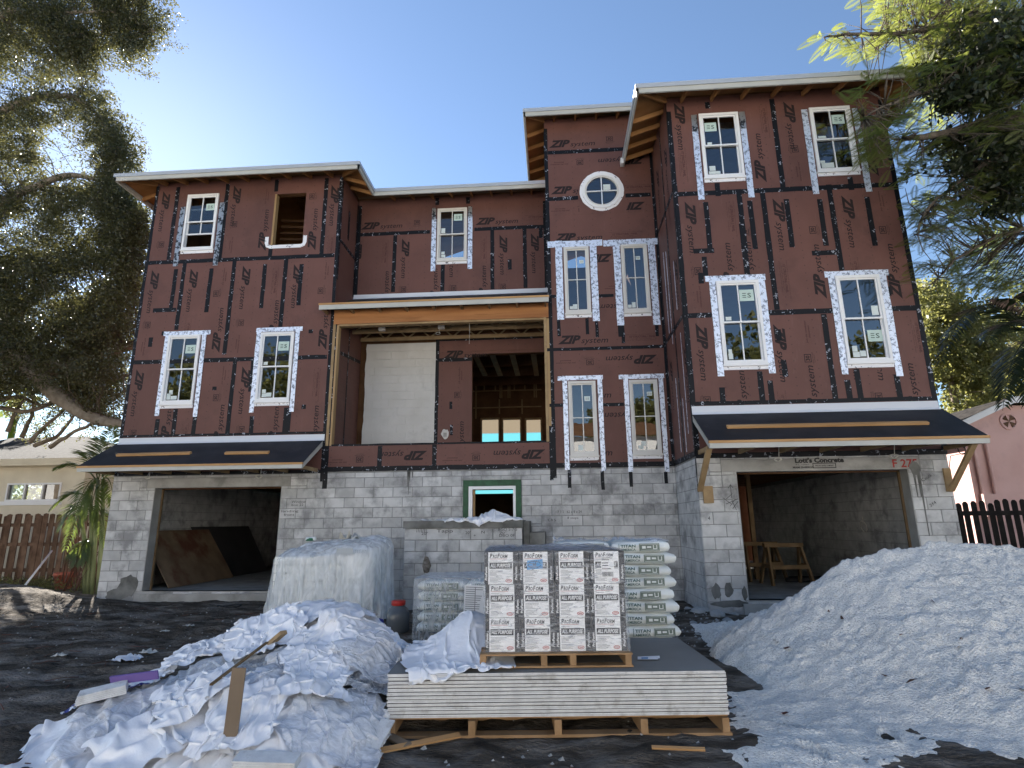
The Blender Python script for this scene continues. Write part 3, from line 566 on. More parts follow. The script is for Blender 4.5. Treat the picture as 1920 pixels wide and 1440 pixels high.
PANB = {o.name: (x0, x1, z0, z1) for o, ppl, x0, x1, z0, z1 in PANELS if o}
UP, DN, RT, FL = 90, -90, 0, 180
Lw = [  # (mesh, plane, crop, start of the line of writing, direction)
 (LOGO, P0, A, (470, 290), DN), (LOGO, P0, A, (960, 250), DN), (LOGO, P0, A, (1170, 705), UP), (LOGO, P0, A, (1515, 700), UP), (LOGO, P0, A, (1635, 245), DN), (LOGO, P0, A, (392, 835), DN), (LOGO, P0, A, (660, 825), DN), (LOGO, P0, A, (1022, 805), DN), (LOGO, P0, A, (1375, 795), DN), (LOGO, P0, A, (850, 1410), UP), (LOGO, P0, A, (1590, 1390), UP), (LOGO, P0, B, (1240, 250), UP), (LOGO, P0, B, (285, 415), DN), (LOGO, P0, B, (1018, 395), DN),
 (LOGO, P0, B, (490, 960), UP), (LOGO, P0, B, (855, 1000), UP), (LOGO, P0, B, (1240, 1000), UP), (LOGO, P0, B, (1520, 1010), UP),
 (BADGE, P0, A, (945, 500), DN), (BADGE, P0, A, (1510, 345), UP), (BADGE, P0, A, (845, 1020), UP), (BADGE, P0, A, (990, 1180), DN), (BADGE, P0, A, (345, 1195), DN), (BADGE, P0, A, (1570, 1000), UP), (BADGE, P0, A, (440, 640), DN), (BADGE, P0, B, (845, 635), UP), (BADGE, P0, B, (992, 810), DN), (BADGE, P0, B, (245, 835), DN),
 (SLOGAN, P0, A, (930, 605), DN), (SLOGAN, P0, A, (895, 940), UP), (SLOGAN, P0, A, (1605, 900), UP), (SLOGAN, P0, A, (975, 1285), DN), (SLOGAN, P0, A, (325, 1305), DN), (SLOGAN, P0, B, (890, 520), UP), (SLOGAN, P0, A, (1190, 380), UP),
 (SPEC, P0, A, (1225, 820), DN), (SPEC, P0, A, (1610, 590), DN), (SPEC, P0, B, (1510, 410), DN), (SPEC, P0, A, (620, 1180), DN), (SPEC, P0, B, (600, 790), DN), (SPEC, P0, A, (1340, 1180), DN),
 (LOGO, PM, C, (385, 440), RT), (LOGO, PM, C, (1245, 405), RT), (LOGO, PM, C, (345, 530), DN), (LOGO, PM, C, (700, 510), DN), (LOGO, PM, C, (1430, 480), DN), (LOGO, PM, C, (1665, 468), DN), (LOGO, PM, C, (955, 1040), UP), (LOGO, PM, C, (1325, 1020), UP), (LOGO, PM, C, (585, 1060), UP), (LOGO, PM, C, (1055, 500), DN),
 (BADGE, PM, C, (785, 405), RT), (BADGE, PM, C, (690, 870), DN), (BADGE, PM, C, (1065, 860), DN), (BADGE, PM, C, (1435, 850), DN), (SPEC, PM, C, (550, 520), DN), (SPEC, PM, C, (1285, 490), DN), (SPEC, PM, C, (1620, 375), RT),
 (LOGO, P0, E, (262, 480), RT), (LOGO, P0, E, (275, 810), RT), (LOGO, P0, E, (945, 868), FL), (LOGO, P0, E, (300, 1145), RT), (LOGO, P0, E, (945, 545), FL), (BADGE, P0, E, (670, 435), RT), (BADGE, P0, E, (505, 570), FL), (BADGE, P0, E, (520, 905), FL), (SLOGAN, P0, E, (400, 580), FL), (SLOGAN, P0, E, (410, 910), FL), (SPEC, P0, E, (690, 1125), RT), (SPEC, P0, E, (790, 790), RT),
 (LOGO, P0, F, (130, 635), RT), (LOGO, P0, F, (655, 695), FL), (LOGO, P0, F, (420, 160), FL), (LOGO, P0, F, (610, 418), FL), (LOGO, P0, F, (140, 925), RT), (LOGO, P0, F, (640, 995), FL), (LOGO, P0, F, (140, 1230), RT), (BADGE, P0, F, (318, 718), FL), (SLOGAN, P0, F, (225, 720), FL), (SPEC, P0, F, (490, 620), RT), (SLOGAN, P0, F, (480, 325), FL),
 (LOGO, PR, G, (400, 255), DN), (LOGO, PR, G, (1000, 775), UP), (LOGO, PR, G, (1115, 245), DN), (LOGO, PR, G, (1735, 735), UP), (LOGO, PR, G, (470, 900), DN), (LOGO, PR, G, (1045, 880), DN), (LOGO, PR, G, (1495, 860), DN), (LOGO, PR, H, (1610, 490), UP), (LOGO, PR, H, (520, 475), UP), (LOGO, PR, H, (660, 470), UP), (LOGO, PR, H, (1115, 490), UP), (LOGO, PR, H, (262, 650), DN), (LOGO, PR, H, (770, 655), DN), (LOGO, PR, H, (1240, 640), DN), (LOGO, PR, H, (615, 1330), UP), (LOGO, PR, H, (1080, 1320), UP), (LOGO, PR, H, (1750, 1310), UP), (LOGO, PR, H, (1395, 640), DN),
 (BADGE, PR, G, (1165, 535), DN), (BADGE, PR, G, (1790, 1110), UP), (BADGE, PR, G, (890, 1125), UP), (BADGE, PR, G, (1330, 1110), UP), (BADGE, PR, H, (250, 285), DN), (BADGE, PR, H, (1020, 905), UP), (BADGE, PR, H, (310, 1130), DN), (BADGE, PR, H, (1430, 1105), DN), (SLOGAN, PR, G, (1190, 640), DN), (SLOGAN, PR, G, (1780, 965), UP), (SLOGAN, PR, H, (262, 405), DN), (SLOGAN, PR, H, (1015, 780), UP),
 (SPEC, PR, G, (420, 550), DN), (SPEC, PR, G, (735, 900), DN), (SPEC, PR, H, (800, 240), DN), (SPEC, PR, H, (1660, 620), DN), (SPEC, PR, G, (950, 270), DN), (SPEC, PR, H, (1265, 220), DN), (SPEC, PR, H, (790, 1090), DN),
 (LOGO, P0, D4, (885, 1145), FL), (LOGO, P0, D4, (1770, 1135), FL), (BADGE, P0, D4, (405, 1185), FL), (BADGE, P0, D4, (1278, 1170), FL), (SLOGAN, P0, D4, (285, 1205), FL), (SLOGAN, P0, D4, (1150, 1190), FL)]
for a in Lw: pr_(*a)
# writing on the side wall of the right wing
for y, z, me in ((10.62, 8.9, LOGO), (10.5, 6.4, LOGO), (11.5, 9.0, LOGO), (11.4, 6.3, SPEC), (10.35, 4.6, LOGO), (11.62, 4.7, LOGO), (10.7, 7.9, SPEC)):
    link('printed_lettering', me, HOUSE, loc=(XT1 - .0025 - HL.x, y - HL.y, z - HL.z), rot=Matrix(((0, -1, 0), (0, 0, -1), (1, 0, 0))).transposed().to_euler() if False else (Matrix.Rotation(-math.pi / 2, 3, 'Z') @ Matrix.Rotation(math.pi / 2, 3, 'Y')).to_euler())
# --- writing on the concrete
MT['redspray'] = mat('red_spray_paint', (.30, .035, .03), rough=.8); MT['pencil'] = mat('marker_ink', (.05, .05, .05), rough=.8); MT['stencil'] = mat('black_stencil', (.03, .03, .03), rough=.8)
mb = MB()
def wr(s, cr, p, pl, h, fit, m=0, ang=0, **kw):
    a = onY(cr(*p), pl); q = MB(); text_into(q, s, a.x, a.z, pl - .004, h, ang, 0, fit, **kw); part('printed_lettering', q, ('stencil', 'redspray', 'pencil')[m], HOUSE)
wr("Lott's Concrete", I, (752, 443), PR, .075, .80, bold=.05); wr('P.L. 17067', I, (757, 458), PR, .025, .22); wr('MIAMI 20-0808.04', I, (740, 474), PR, .03, .33, bold=.03); wr('PRECAST LINTEL COMPANY', I, (866, 464), PR, .025, .30, bold=.02)
a = onY(I(853, 474), PR)
for b in ((0, .38, 0, .012), (0, .38, .075, .087), (0, .012, .012, .075), (.368, .38, .012, .075)): mb.add([(a.x + b[i], PR - .004, a.z + b[j]) for i, j in ((0, 2), (1, 2), (1, 3), (0, 3))], [(0, 1, 2, 3)])
wr('F 275', I, (1303, 468), PR, .13, .40, 1, bold=.02); wr('Caulk', I, (1468, 550), PR, .05, .2, 2, ang=28); wr('3f4', I, (1515, 692), PR, .05, .12, 2, ang=30); wr('4', I, (262, 765), PR, .06, .04, 2)
wr('7 1/2   62 x 8 x 24', Q, (1222, 280), P0, .05, .48, 2); wr('8 steps', Q, (1272, 310), P0, .045, .22, 2); wr('CB 5', Q, (1172, 322), P0, .05, .16, 2); wr('Window', J, (1395, 525), P0, .05, .3, 2); wr('box 22', J, (1395, 545), P0, .05, .25, 2); wr('landing', J, (1330, 585), P0, .05, .36, 2); wr('front', J, (1345, 608), P0, .05, .22, 2)
part('printed_lettering', mb, 'stencil', HOUSE); mb = MB()
a = onY(I(395, 640), PR)   # pencilled arrow
for p, q in (((0, 0), (0, .22)), ((0, .22), (-.04, .16)), ((0, .22), (.04, .16)), ((-.09, -.02), (.02, .07)), ((-.1, -.1), (.1, -.02)), ((-.04, -.14), (.06, -.02)), ((.0, -.18), (.1, -.06)), ((-.14, .0), (-.02, -.1)), ((.06, -.2), (.0, -.04))):
    d = Vector((q[0] - p[0], 0, q[1] - p[1])); n = Vector((-d.z, 0, d.x)).normalized() * .004; b0 = Vector((a.x + p[0], PR - .004, a.z + p[1])); b1 = b0 + d
    mb.add([b0 - n, b1 - n, b1 + n, b0 + n], [(3, 2, 1, 0)], 2)
part('printed_lettering', mb, ['stencil', 'redspray', 'pencil'], HOUSE)
# --- windows: frame > panes, bars, stickers, flashing
def window(key, kind, es=None, labels=(), mframe='frame', up=0.0, sill=True, recolor=None):
    pl, (x0, x1, z0, z1) = WIN[key]; fy, by = pl - .035, pl + .075; w = .05
    mb = MB()
    mb.box(x0, x0 + w, fy, by, z0, z1); mb.box(x1 - w, x1, fy, by, z0, z1); mb.box(x0 + w, x1 - w, fy, by, z1 - w, z1); mb.box(x0 + w, x1 - w, fy, by, z0, z0 + w + .01)
    g = .012; a0, a1, b0, b1 = x0 + w - g, x1 - w + g, z0 + w, z1 - w + g      # outer brick-mould lip
    fr = part('window', mb, mframe, HOUSE)
    def sub(nm, mb, m, **k): return part(nm, mb, m, fr, **k)
    zm = (z0 + z1) / 2; xm = (x0 + x1) / 2; X0, X1, Z0, Z1 = x0 + w, x1 - w, z0 + w + .01, z1 - w
    panes = []
    if kind == 'hung':
        r = .032
        def sash(za, zb, y, bars, nm):
            mb = MB(); mb.box(X0, X0 + r, y, y + .03, za, zb); mb.box(X1 - r, X1, y, y + .03, za, zb); mb.box(X0 + r, X1 - r, y, y + .03, zb - r, zb); mb.box(X0 + r, X1 - r, y, y + .03, za, za + r); sub(nm, mb, mframe)
            if bars: mb = MB(); mb.box(xm - .011, xm + .011, y + .002, y + .02, za + r, zb - r); sub('muntin', mb, mframe)
            for c0, c1 in ((X0 + r, xm - .011), (xm + .011, X1 - r)):
                mb = MB(); mb.add([(c0, y + .018, za + r), (c1, y + .018, za + r), (c1, y + .018, zb - r), (c0, y + .018, zb - r)], [(0, 1, 2, 3)]); sub('pane', mb, 'glass'); panes.append((c0, c1, za + r, zb - r, y))
        sash(zm - .015, Z1, pl - .012, True, 'upper_sash'); sash(Z0 + up, zm + .02 + up, pl + .02, True, 'lower_sash')
    else:
        r = .03; y = pl - .01
        mb = MB(); mb.box(X0, X0 + r, y, y + .03, Z0, Z1); mb.box(X1 - r, X1, y, y + .03, Z0, Z1); mb.box(X0 + r, X1 - r, y, y + .03, Z1 - r, Z1); mb.box(X0 + r, X1 - r, y, y + .03, Z0, Z0 + r); sub('sash', mb, mframe)
        zc = (Z0 + Z1) / 2
        mb = MB(); mb.box(xm - .010, xm + .010, y + .002, y + .024, Z0 + r, Z1 - r); sub('muntin', mb, mframe)
        for c0, c1 in ((X0 + r, xm - .010), (xm + .010, X1 - r)):
            mb = MB(); mb.box(c0, c1, y + .002, y + .024, zc - .010, zc + .010); sub('muntin', mb, mframe)
            for d0, d1 in ((Z0 + r, zc - .010), (zc + .010, Z1 - r)):
                mb = MB(); mb.add([(c0, y + .018, d0), (c1, y + .018, d0), (c1, y + .018, d1), (c0, y + .018, d1)], [(0, 1, 2, 3)]); sub('pane', mb, 'glass'); panes.append((c0, c1, d0, d1, y))
    if es is not None:
        k, u, v, s = es; p = panes[k]; W = (p[1] - p[0]) * s; cx = p[0] + (p[1] - p[0]) * u; cz = p[2] + (p[3] - p[2]) * v; hh = W * .86
        mb = MB(); y = p[4] + .014; mb.add([(cx, y, cz), (cx + W, y, cz), (cx + W, y, cz + hh), (cx, y, cz + hh)], [(0, 1, 2, 3)], 0)
        for i in range(3): zz = cz + hh * (.3 + .17 * i); mb.add([(cx + W * .2, y - .001, zz), (cx + W * .46, y - .001, zz), (cx + W * .46, y - .001, zz + hh * .06), (cx + W * .2, y - .001, zz + hh * .06)], [(0, 1, 2, 3)], 1)
        text_into(mb, 'S', cx + W * .55, cz + hh * .3, y - .001, hh * .4, 0, 1, W * .26, bold=.01); sub('sticker', mb, ['sticker' if kind == 'hung' else 'stickerw', 'inkgreen'])
    for (k, u, v, a, b) in labels:
        p = panes[k]; W, Hh = p[1] - p[0], p[3] - p[2]; y = p[4] + .014; mb = MB(); xx, zz = p[0] + W * u, p[2] + Hh * v
        mb.add([(xx, y, zz), (xx + W * a, y, zz), (xx + W * a, y, zz + Hh * b), (xx, y, zz + Hh * b)], [(0, 1, 2, 3)]); sub('label_sticker', mb, 'stickerw')
    if sill:
        mb = MB(); mb.box(x0 - .015, x1 + .015, fy - .012, pl, z0 - .03, z0 + .006); sub('sill', mb, mframe)
        mb = MB(); mb.box(x0 - .005, x1 + .005, pl - .016, pl, z0 - .095, z0 - .031); sub('sill_wrap', mb, 'wrap')
    return fr
def foils(fr, pl, cr, left, right, head=None, w=.115, dark=None):
    for st in (left, right):
        a, b = onY(cr(*st[0]), pl), onY(cr(*st[1]), pl); x = (a.x + b.x) / 2
        o = strip_xz(pl, x, a.z, x, b.z, w, 'foil' if not dark else dark, 'flashing_tape', .012, .003); o.parent = fr
    if head:
        a, b = onY(cr(*head[0]), pl), onY(cr(*head[1]), pl); z = (a.z + b.z) / 2; o = strip_xz(pl, a.x, z, b.x, z, w, 'foil' if not dark else dark, 'flashing_tape', .014, .003); o.parent = fr
LB = ((0, .08, .05, .3, .12), )
f_ = window('w1', 'hung', (1, .25, .45, .7), up=.34); foils(f_, P0, A, ((598, 400), (558, 810)), ((882, 370), (822, 805)), dark='foildark', w=.12)
fr = window('w3', 'hung', (1, .12, .5, .82), ((2, .05, .03, .3, .2), (2, .38, .03, .5, .12), (2, .2, .2, .3, .14))); foils(fr, P0, B, ((498, 160), (425, 738)), ((758, 160), (683, 745)), ((472, 168), (795, 163)), w=.10)
fr = window('w4', 'hung', (1, .05, .5, .85), ((2, .1, .03, .35, .12), (2, .1, .16, .3, .12), (2, .45, .04, .4, .13), (0, .08, .04, .32, .1))); foils(fr, P0, B, ((1128, 140), (1080, 715)), ((1402, 132), (1352, 710)), ((1112, 142), (1432, 137)), w=.10)
fr = window('w5', 'hung', (1, .1, .58, .75), ((2, .08, .03, .35, .12), (2, .08, .17, .3, .12), (0, .06, .04, .35, .22)), mframe='frame2'); foils(fr, PM, C, ((936, 365), (928, 755)), ((1207, 345), (1204, 738)))
foils(fr, PM, C, ((936, 280), (936, 370)), ((1207, 270), (1207, 350)), dark='foildark', w=.10)
fr = window('w6', 'fixed', (3, .3, .55, .5), ((0, .1, .03, .4, .1), (0, .45, .03, .5, .16)), mframe='frame2'); foils(fr, P0, F, ((135, 90), (142, 508)), ((318, 90), (330, 515)), ((75, 108), (365, 103)), w=.15)
fr = window('w7', 'fixed', (3, .12, .6, .5), ((0, .05, .03, .4, .1), (0, .5, .03, .4, .18)), mframe='frame2'); foils(fr, P0, F, ((442, 85), (458, 538)), ((632, 85), (645, 535)), ((370, 102), (658, 95)), w=.15)
fr = window('w8', 'fixed', (3, .18, .5, .6), ((0, .45, .03, .5, .16), ), mframe='frame2'); foils(fr, P0, F, ((168, 805), (178, 1303)), ((355, 805), (367, 1308)), ((128, 818), (368, 813)), w=.095)
fr = window('w9', 'fixed', (3, .3, .62, .5), ((0, .2, .03, .5, .1), (0, .5, .12, .45, .14)), mframe='frame2'); foils(fr, P0, F, ((492, 805), (512, 1313)), ((680, 800), (701, 1313)), ((452, 812), (692, 805)), w=.095)
fr = window('w10', 'hung', (0, .06, .5, .8), ((2, .1, .03, .75, .1), (2, .15, .15, .4, .17), (0, .15, .02, .3, .08)), mframe='frame'); foils(fr, PR, G, ((535, 445), (578, 890)), ((850, 420), (905, 875))); foils(fr, PR, G, ((527, 335), (535, 450)), ((840, 315), (850, 425)), dark='foildark')
fr = window('w11', 'hung', (1, .06, .52, .82), ((2, .1, .03, .8, .18), (2, .05, .2, .3, .1), (0, .1, .03, .5, .08))); foils(fr, PR, G, ((1250, 300), (1323, 853)), ((1590, 290), (1662, 838)))
fr = window('w12', 'hung', (1, .04, .55, .9), ((2, .1, .03, .28, .15), (2, .12, .18, .22, .12), (0, .12, .03, .35, .1))); foils(fr, PR, H, ((370, 355), (420, 998)), ((692, 345), (755, 978)), ((320, 362), (714, 348)), w=.115)
fr = window('w13', 'hung', (3, .15, .42, .85), ((2, .2, .03, .4, .13), (2, .2, .17, .3, .15), (2, .62, .04, .35, .15), (1, .55, .05, .4, .25))); foils(fr, PR, H, ((1150, 325), (1230, 985)), ((1492, 315), (1580, 997)), ((1100, 330), (1520, 320)), w=.115)
# round window
def ring(mb, cx, cz, ra, rb, y0, y1, n=48, m=0):
    vs = []
    for i in range(n):
        a = 2 * math.pi * i / n; c, s = math.cos(a), math.sin(a); vs += [(cx + ra * c, y0, cz + ra * s), (cx + rb * c, y0, cz + rb * s), (cx + rb * c, y1, cz + rb * s), (cx + ra * c, y1, cz + ra * s)]
    mb.add(vs, [(4 * i + k, 4 * i + (k + 1) % 4, 4 * ((i + 1) % n) + (k + 1) % 4, 4 * ((i + 1) % n) + k) for i in range(n) for k in range(4)], m); return mb
fr = part('round_window', ring(MB(), RC.x, RC.z, .385, .44, P0 - .035, P0 + .08), 'frame', HOUSE)
mb = MB(); n = 48; rs = [.50 + random.uniform(-.006, .006) for _ in range(n)]; vs = []
for i in range(n):
    a = 2 * math.pi * i / n; vs += [(RC.x + .435 * math.cos(a), P0 - .010, RC.z + .435 * math.sin(a)), (RC.x + rs[i] * math.cos(a), P0 - .010, RC.z + rs[i] * math.sin(a)), (RC.x + rs[i] * math.cos(a), P0 - .001, RC.z + rs[i] * math.sin(a))]
mb.add(vs, [(3 * i + k, 3 * i + k + 1, 3 * ((i + 1) % n) + k + 1, 3 * ((i + 1) % n) + k) for i in range(n) for k in (0, 1)]); part('flashing_tape', mb, 'wrap', fr)
part('sash', ring(MB(), RC.x, RC.z, .345, .388, P0 - .02, P0 + .05), 'frame2', fr)
mb = MB(); mb.box(RC.x - .012, RC.x + .012, P0 - .012, P0 + .02, RC.z - .35, RC.z + .35); part('muntin', mb, 'frame', fr)
mb = MB(); mb.box(RC.x - .35, RC.x - .012, P0 - .011, P0 + .02, RC.z - .012, RC.z + .012); mb.box(RC.x + .012, RC.x + .35, P0 - .011, P0 + .02, RC.z - .012, RC.z + .012); part('muntin', mb, 'frame', fr)
for q in range(4):
    pts = [(RC.x, P0 + .01, RC.z)] + [(RC.x + .352 * math.cos(math.pi * (q / 2 + i / 20)), P0 + .01, RC.z + .352 * math.sin(math.pi * (q / 2 + i / 20))) for i in range(11)]
    mb = MB(); mb.add(pts, [tuple(range(12))]); part('pane', mb, 'glass', fr)
mb = MB(); y = P0 + .008; mb.add([(RC.x + .04, y, RC.z + .03), (RC.x + .2, y, RC.z + .03), (RC.x + .2, y, RC.z + .17), (RC.x + .04, y, RC.z + .17)], [(0, 1, 2, 3)]); part('label_sticker', mb, 'stickerw', fr)
# curtain of dark behind round window lower half is the unlit room; block window low in the wall
x0, x1, z0, z1 = WB
mb = MB()
for b in ((x0 - .0, x0 + .11, z0, z1), (x1 - .11, x1, z0, z1), (x0 + .11, x1 - .11, z1 - .12, z1)): mb.box(b[0], b[1], P0 - .035, P0 + .05, b[2], b[3])
fr = part('basement_window', mb, 'green', HOUSE)
mb = MB(); f0, f1, fz = x0 + .115, x1 - .115, z1 - .125
for b in ((f0, f0 + .075, z0, fz), (f1 - .05, f1, z0, fz), (f0 + .075, f1 - .05, fz - .06, fz), (f0, f1, z0 - .05, z0 + .02)): mb.box(b[0], b[1], P0 - .05, P0 + .06, b[2], b[3])
part('window_frame', mb, 'pvc', fr)
mb = MB(); mb.box(f0 + .08, f0 + .12, P0 + .02, P0 + .10, z0, fz - .06); part('jamb_board', mb, 'stud', fr)
# rough opening in the left wing
pl, (x0, x1, z0, z1) = WIN['opening']
mb = MB()
mb.box(x0, x0 + .045, P0 + .003, P0 + .13, z0, z1); ro_ = part('rough_opening', mb, 'stud', HOUSE)
a, b = onY(A(1175, 610), P0), onY(A(1452, 690), P0); zt_, zb_ = onY(A(1175, 608), P0).z, onY(A(1320, 680), P0).z
path = [(a.x + .035, zt_), (a.x + .035, zb_ + .13), (a.x + .06, zb_ + .06), (a.x + .13, zb_ + .03), (b.x - .13, zb_ + .03), (b.x - .06, zb_ + .06), (b.x - .035, zb_ + .13), (b.x - .035, zt_)]
mb = MB(); ww = .042; L_, R_ = [], []
for i, p in enumerate(path):
    q0, q1 = path[max(0, i - 1)], path[min(len(path) - 1, i + 1)]; d = Vector((q1[0] - q0[0], 0, q1[1] - q0[1])).normalized(); n = Vector((-d.z, 0, d.x)) * ww; c = Vector((p[0], P0 - .009, p[1])); L_.append(c + n); R_.append(c - n)
k = len(path); mb.add(L_ + R_, [(i, i + 1, k + i + 1, k + i) for i in range(k - 1)]); mb.add([v + Vector((0, .006, 0)) for v in L_ + R_], [(i, k + i, k + i + 1, i + 1) for i in range(k - 1)]); part('sill_wrap', mb, 'wrap', ro_)
# rafters seen in the room behind
for i in range(7):
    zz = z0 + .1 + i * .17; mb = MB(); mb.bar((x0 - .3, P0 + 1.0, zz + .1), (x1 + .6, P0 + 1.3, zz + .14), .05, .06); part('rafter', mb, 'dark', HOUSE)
mb = MB(); pl, (x0, x1, z0, z1) = WIN['w1']
mb.bar((x0 + .05, P0 + 1.2, z0 + 1.05), (x0 + .55, P0 + 1.3, z0 + .75), .1, .04); mb.bar((x0 + .52, P0 + 1.3, z0 + .78), (x0 + .5, P0 + 1.3, z0 - .3), .1, .04); mb.bar((x0 + .7, P0 + 1.35, z0 + .7), (x0 + .7, P0 + 1.3, z0 - .3), .1, .04); part('stud', mb, 'stud', HOUSE)
# ------------------------------------------------------------------ balcony
ZB, ZTB = 2.74, 6.10
bal = onY(D4(180, 130), P0)
for x0, x1, m in ((XLW, XLW + .125, 'stud'), (-.115, 0.0, 'stud')):
    mb = MB(); mb.box(x0 + .002, x0 + .06, P0 - .012, P0 + .14, 3.095, 5.80); part('post', mb, 'studv' , HOUSE)
    mb = MB(); mb.box(x0 + .064, x1, P0 - .006, P0 + .14, 3.095, 5.775); part('post', mb, m, HOUSE)
mb = MB(); mb.box(XLW + .01, -.004, P0 - .022, P0 + .16, 5.80, 6.13); part('beam', mb, 'beam', HOUSE)
mb = MB(); mb.box(XLW + .12, -.11, P0 - .004, P0 + .14, 5.755, 5.797); part('beam_plate', mb, 'studv', HOUSE)
PB = 13.45
mb = MB(); mb.box(XLW + .0, XLW + .12, P0 + .16, PB, ZB, 6.1); part('side_lining', mb, 'zip', HOUSE)
for y in (12.6, ): side_strip(XLW + .12, y, ZB, y, 5.9, .05, s=1)
side_strip(XLW + .12, P0 + .2, 5.2, PB, 5.35, .08, s=1)
mb = MB(); mb.box(-.11, -.0, P0 + .16, PB, ZB, 6.1); part('side_lining', mb, 'zip', HOUSE)
wx0, wx1 = onY(D4(420, 700), PB).x, onY(D4(948, 700), PB).x; wz = onY(D4(690, 335), PB).z
ox0, ox1, oz = onY(D4(1220, 700), PB).x, onY(D4(1748, 700), PB).x, onY(D4(1480, 408), PB).z
# whitewashed block panel: individual blocks
mb = MB(); mb.box(wx0, wx1, PB + .012, PB + .15, ZB, wz); ww_ = part('white_block_panel', mb, 'whiteblock', HOUSE)
r = 0; z = wz
mb0 = {}
while z > ZB + .02:
    zb = max(z - .2032, ZB); x = wx0 - (.2032 if r % 2 else .0)
    while x < wx1 - .02:
        a, b = max(x, wx0), min(x + .4064, wx1); x += .4064
        if b - a < .04: continue
        w, h = b - a - .004, z - zb - .004; k = (round(w, 3), round(h, 3))
        if k not in mb0:
            m_ = MB(); m_.box(-w / 2, w / 2, 0, .02, -h / 2, h / 2); mb0[k] = m_.mesh('white_block', 'whiteblock')
        link('block', mb0[k], ww_, loc=((a + b) / 2 - HL.x, PB + random.uniform(-.002, .002) - HL.y, (z + zb) / 2 - HL.z))
    z -= .2032; r += 1
def rag(x, z0, z1, w, m='whiteblock'):
    mb = MB(); n = 24; vs = []
    for i in range(n + 1):
        z = z0 + (z1 - z0) * i / n; vs += [(x + random.uniform(-.02, .01), PB - .004, z), (x + w, PB - .004, z)]
    mb.add(vs, [(2 * i, 2 * i + 1, 2 * i + 3, 2 * i + 2) for i in range(n)]); part('paint_edge', mb, m, HOUSE)
rag(wx0 - .02, ZB, wz, .05)
mb = MB(); mb.box(wx1 + .055, ox0, PB, PB + .011, ZB, oz + .078); o1 = part('sheathing_panel', mb, 'zip', HOUSE)
mb = MB(); mb.box(wx1 + .055, -.11, PB, PB + .011, oz - .12 + .2, 6.0); mb.box(ox0 + .0, -.11, PB, PB + .011, oz, oz + .07); o2 = part('sheathing_panel', mb, 'zip', HOUSE)
mb = MB(); mb.box(wx1 + .05, ox0, PB + .02, PB + .16, ZB, 6.1); mb.box(ox0, -.1, PB + .02, PB + .16, oz, 6.1); mb.box(wx0 - .3, wx1 + .05, PB + .16, PB + .2, ZB, 6.1); part('framed_wall', mb, 'dark', HOUSE)
strip_xz(PB, wx1 + .025, ZB, wx1 + .025, 5.9, .085); strip_xz(PB, wx1 + .05, oz - .13, ox0, oz - .13, .09); strip_xz(PB, wx1 + .05, 5.86, -.15, 5.86, .05)
for me, p, ang in ((LOGO, (1005, 445), 0), (LOGO, (1155, 1260), 90), (BADGE, (1125, 745), 90), (SLOGAN, (1145, 640), 90)):
    a = onY(D4(*p), PB); link('printed_lettering', me, o1, loc=(a.x - HL.x, PB - .0025 - HL.y, a.z - HL.z), rot=(0, -math.radians(ang), 0))
for (q, w, h) in (((1062, 800), .07, .18), ((1066, 985), .07, .25)):
    a = onY(D4(*q), PB); strip_xz(PB, a.x, a.z - h / 2, a.x, a.z + h / 2, w)
a = onY(D4(1018, 1015), PB); mb = MB(); mb.prism(blob(a.x, 0, .09, .11, 14, 33) and [(x, PB - .008, z + a.z) for x, z in blob(a.x, 0, .09, .12, 14, 33)], (0, .006, 0)); part('white_patch', mb, 'whiteblock', HOUSE); mb = MB(); mb.box(a.x - .04, a.x + .04, PB - .012, PB - .009, a.z - .07, a.z + .03); part('outlet_box', mb, 'conc', HOUSE)
# white overspray at the foot of the side lining
mb = MB(); pts = [(XLW + .125, P0 + .2, ZB), (XLW + .125, PB, ZB)] + [(XLW + .125, PB - (PB - P0 - .2) * i / 12, ZB + .28 + random.uniform(-.06, .08)) for i in range(13)]; mb.add(pts, [tuple(range(len(pts)))]); part('paint_edge', mb, 'whiteblock', HOUSE)
# ceiling: floor trusses
for i, y in enumerate((12.15, 12.75, 13.35)):
    mb = MB(); z = 5.86
    mb.box(XLW + .13, -.12, y, y + .04, z, z + .09); mb.box(XLW + .13, -.12, y, y + .04, z + .28, z + .34)
    for k in range(8): x = XLW + .2 + k * .56; mb.bar((x, y + .02, z + .06), (x + .26, y + .02, z + .3), .03, .04, up=(0, 1, 0)); mb.bar((x + .54, y + .02, z + .06), (x + .28, y + .02, z + .3), .03, .04, up=(0, 1, 0))
    part('floor_truss', mb, 'studv', HOUSE)
for p in ((545, 225), (990, 210)):
    a = onY(D4(*p), 12.4); mb = MB(); mb.box(a.x - .07, a.x + .07, 12.36, 12.44, a.z - .05, a.z + .03); part('junction_box', mb, 'frame2', HOUSE)
a = onY(D4(1200, 170), 12.0); mb = MB(); mb.tube([(a.x, 12.0, 5.9), (a.x + .01, 12.0, 5.6), (a.x, 12.0, onY(D4(1200, 340), 12.0).z)], .004, 4); part('hanging_wire', mb, 'wire', HOUSE)
a = onY(D4(965, 260), 12.3); mb = MB(); mb.tube([(a.x + .08, 12.3, a.z + .2), (a.x + .02, 12.3, a.z + .05)] + [(a.x + .05 * math.cos(t), 12.3, a.z + .025 * math.sin(t)) for t in np.linspace(0, 12, 24)], .005, 4); part('hanging_wire', mb, 'wire', HOUSE)
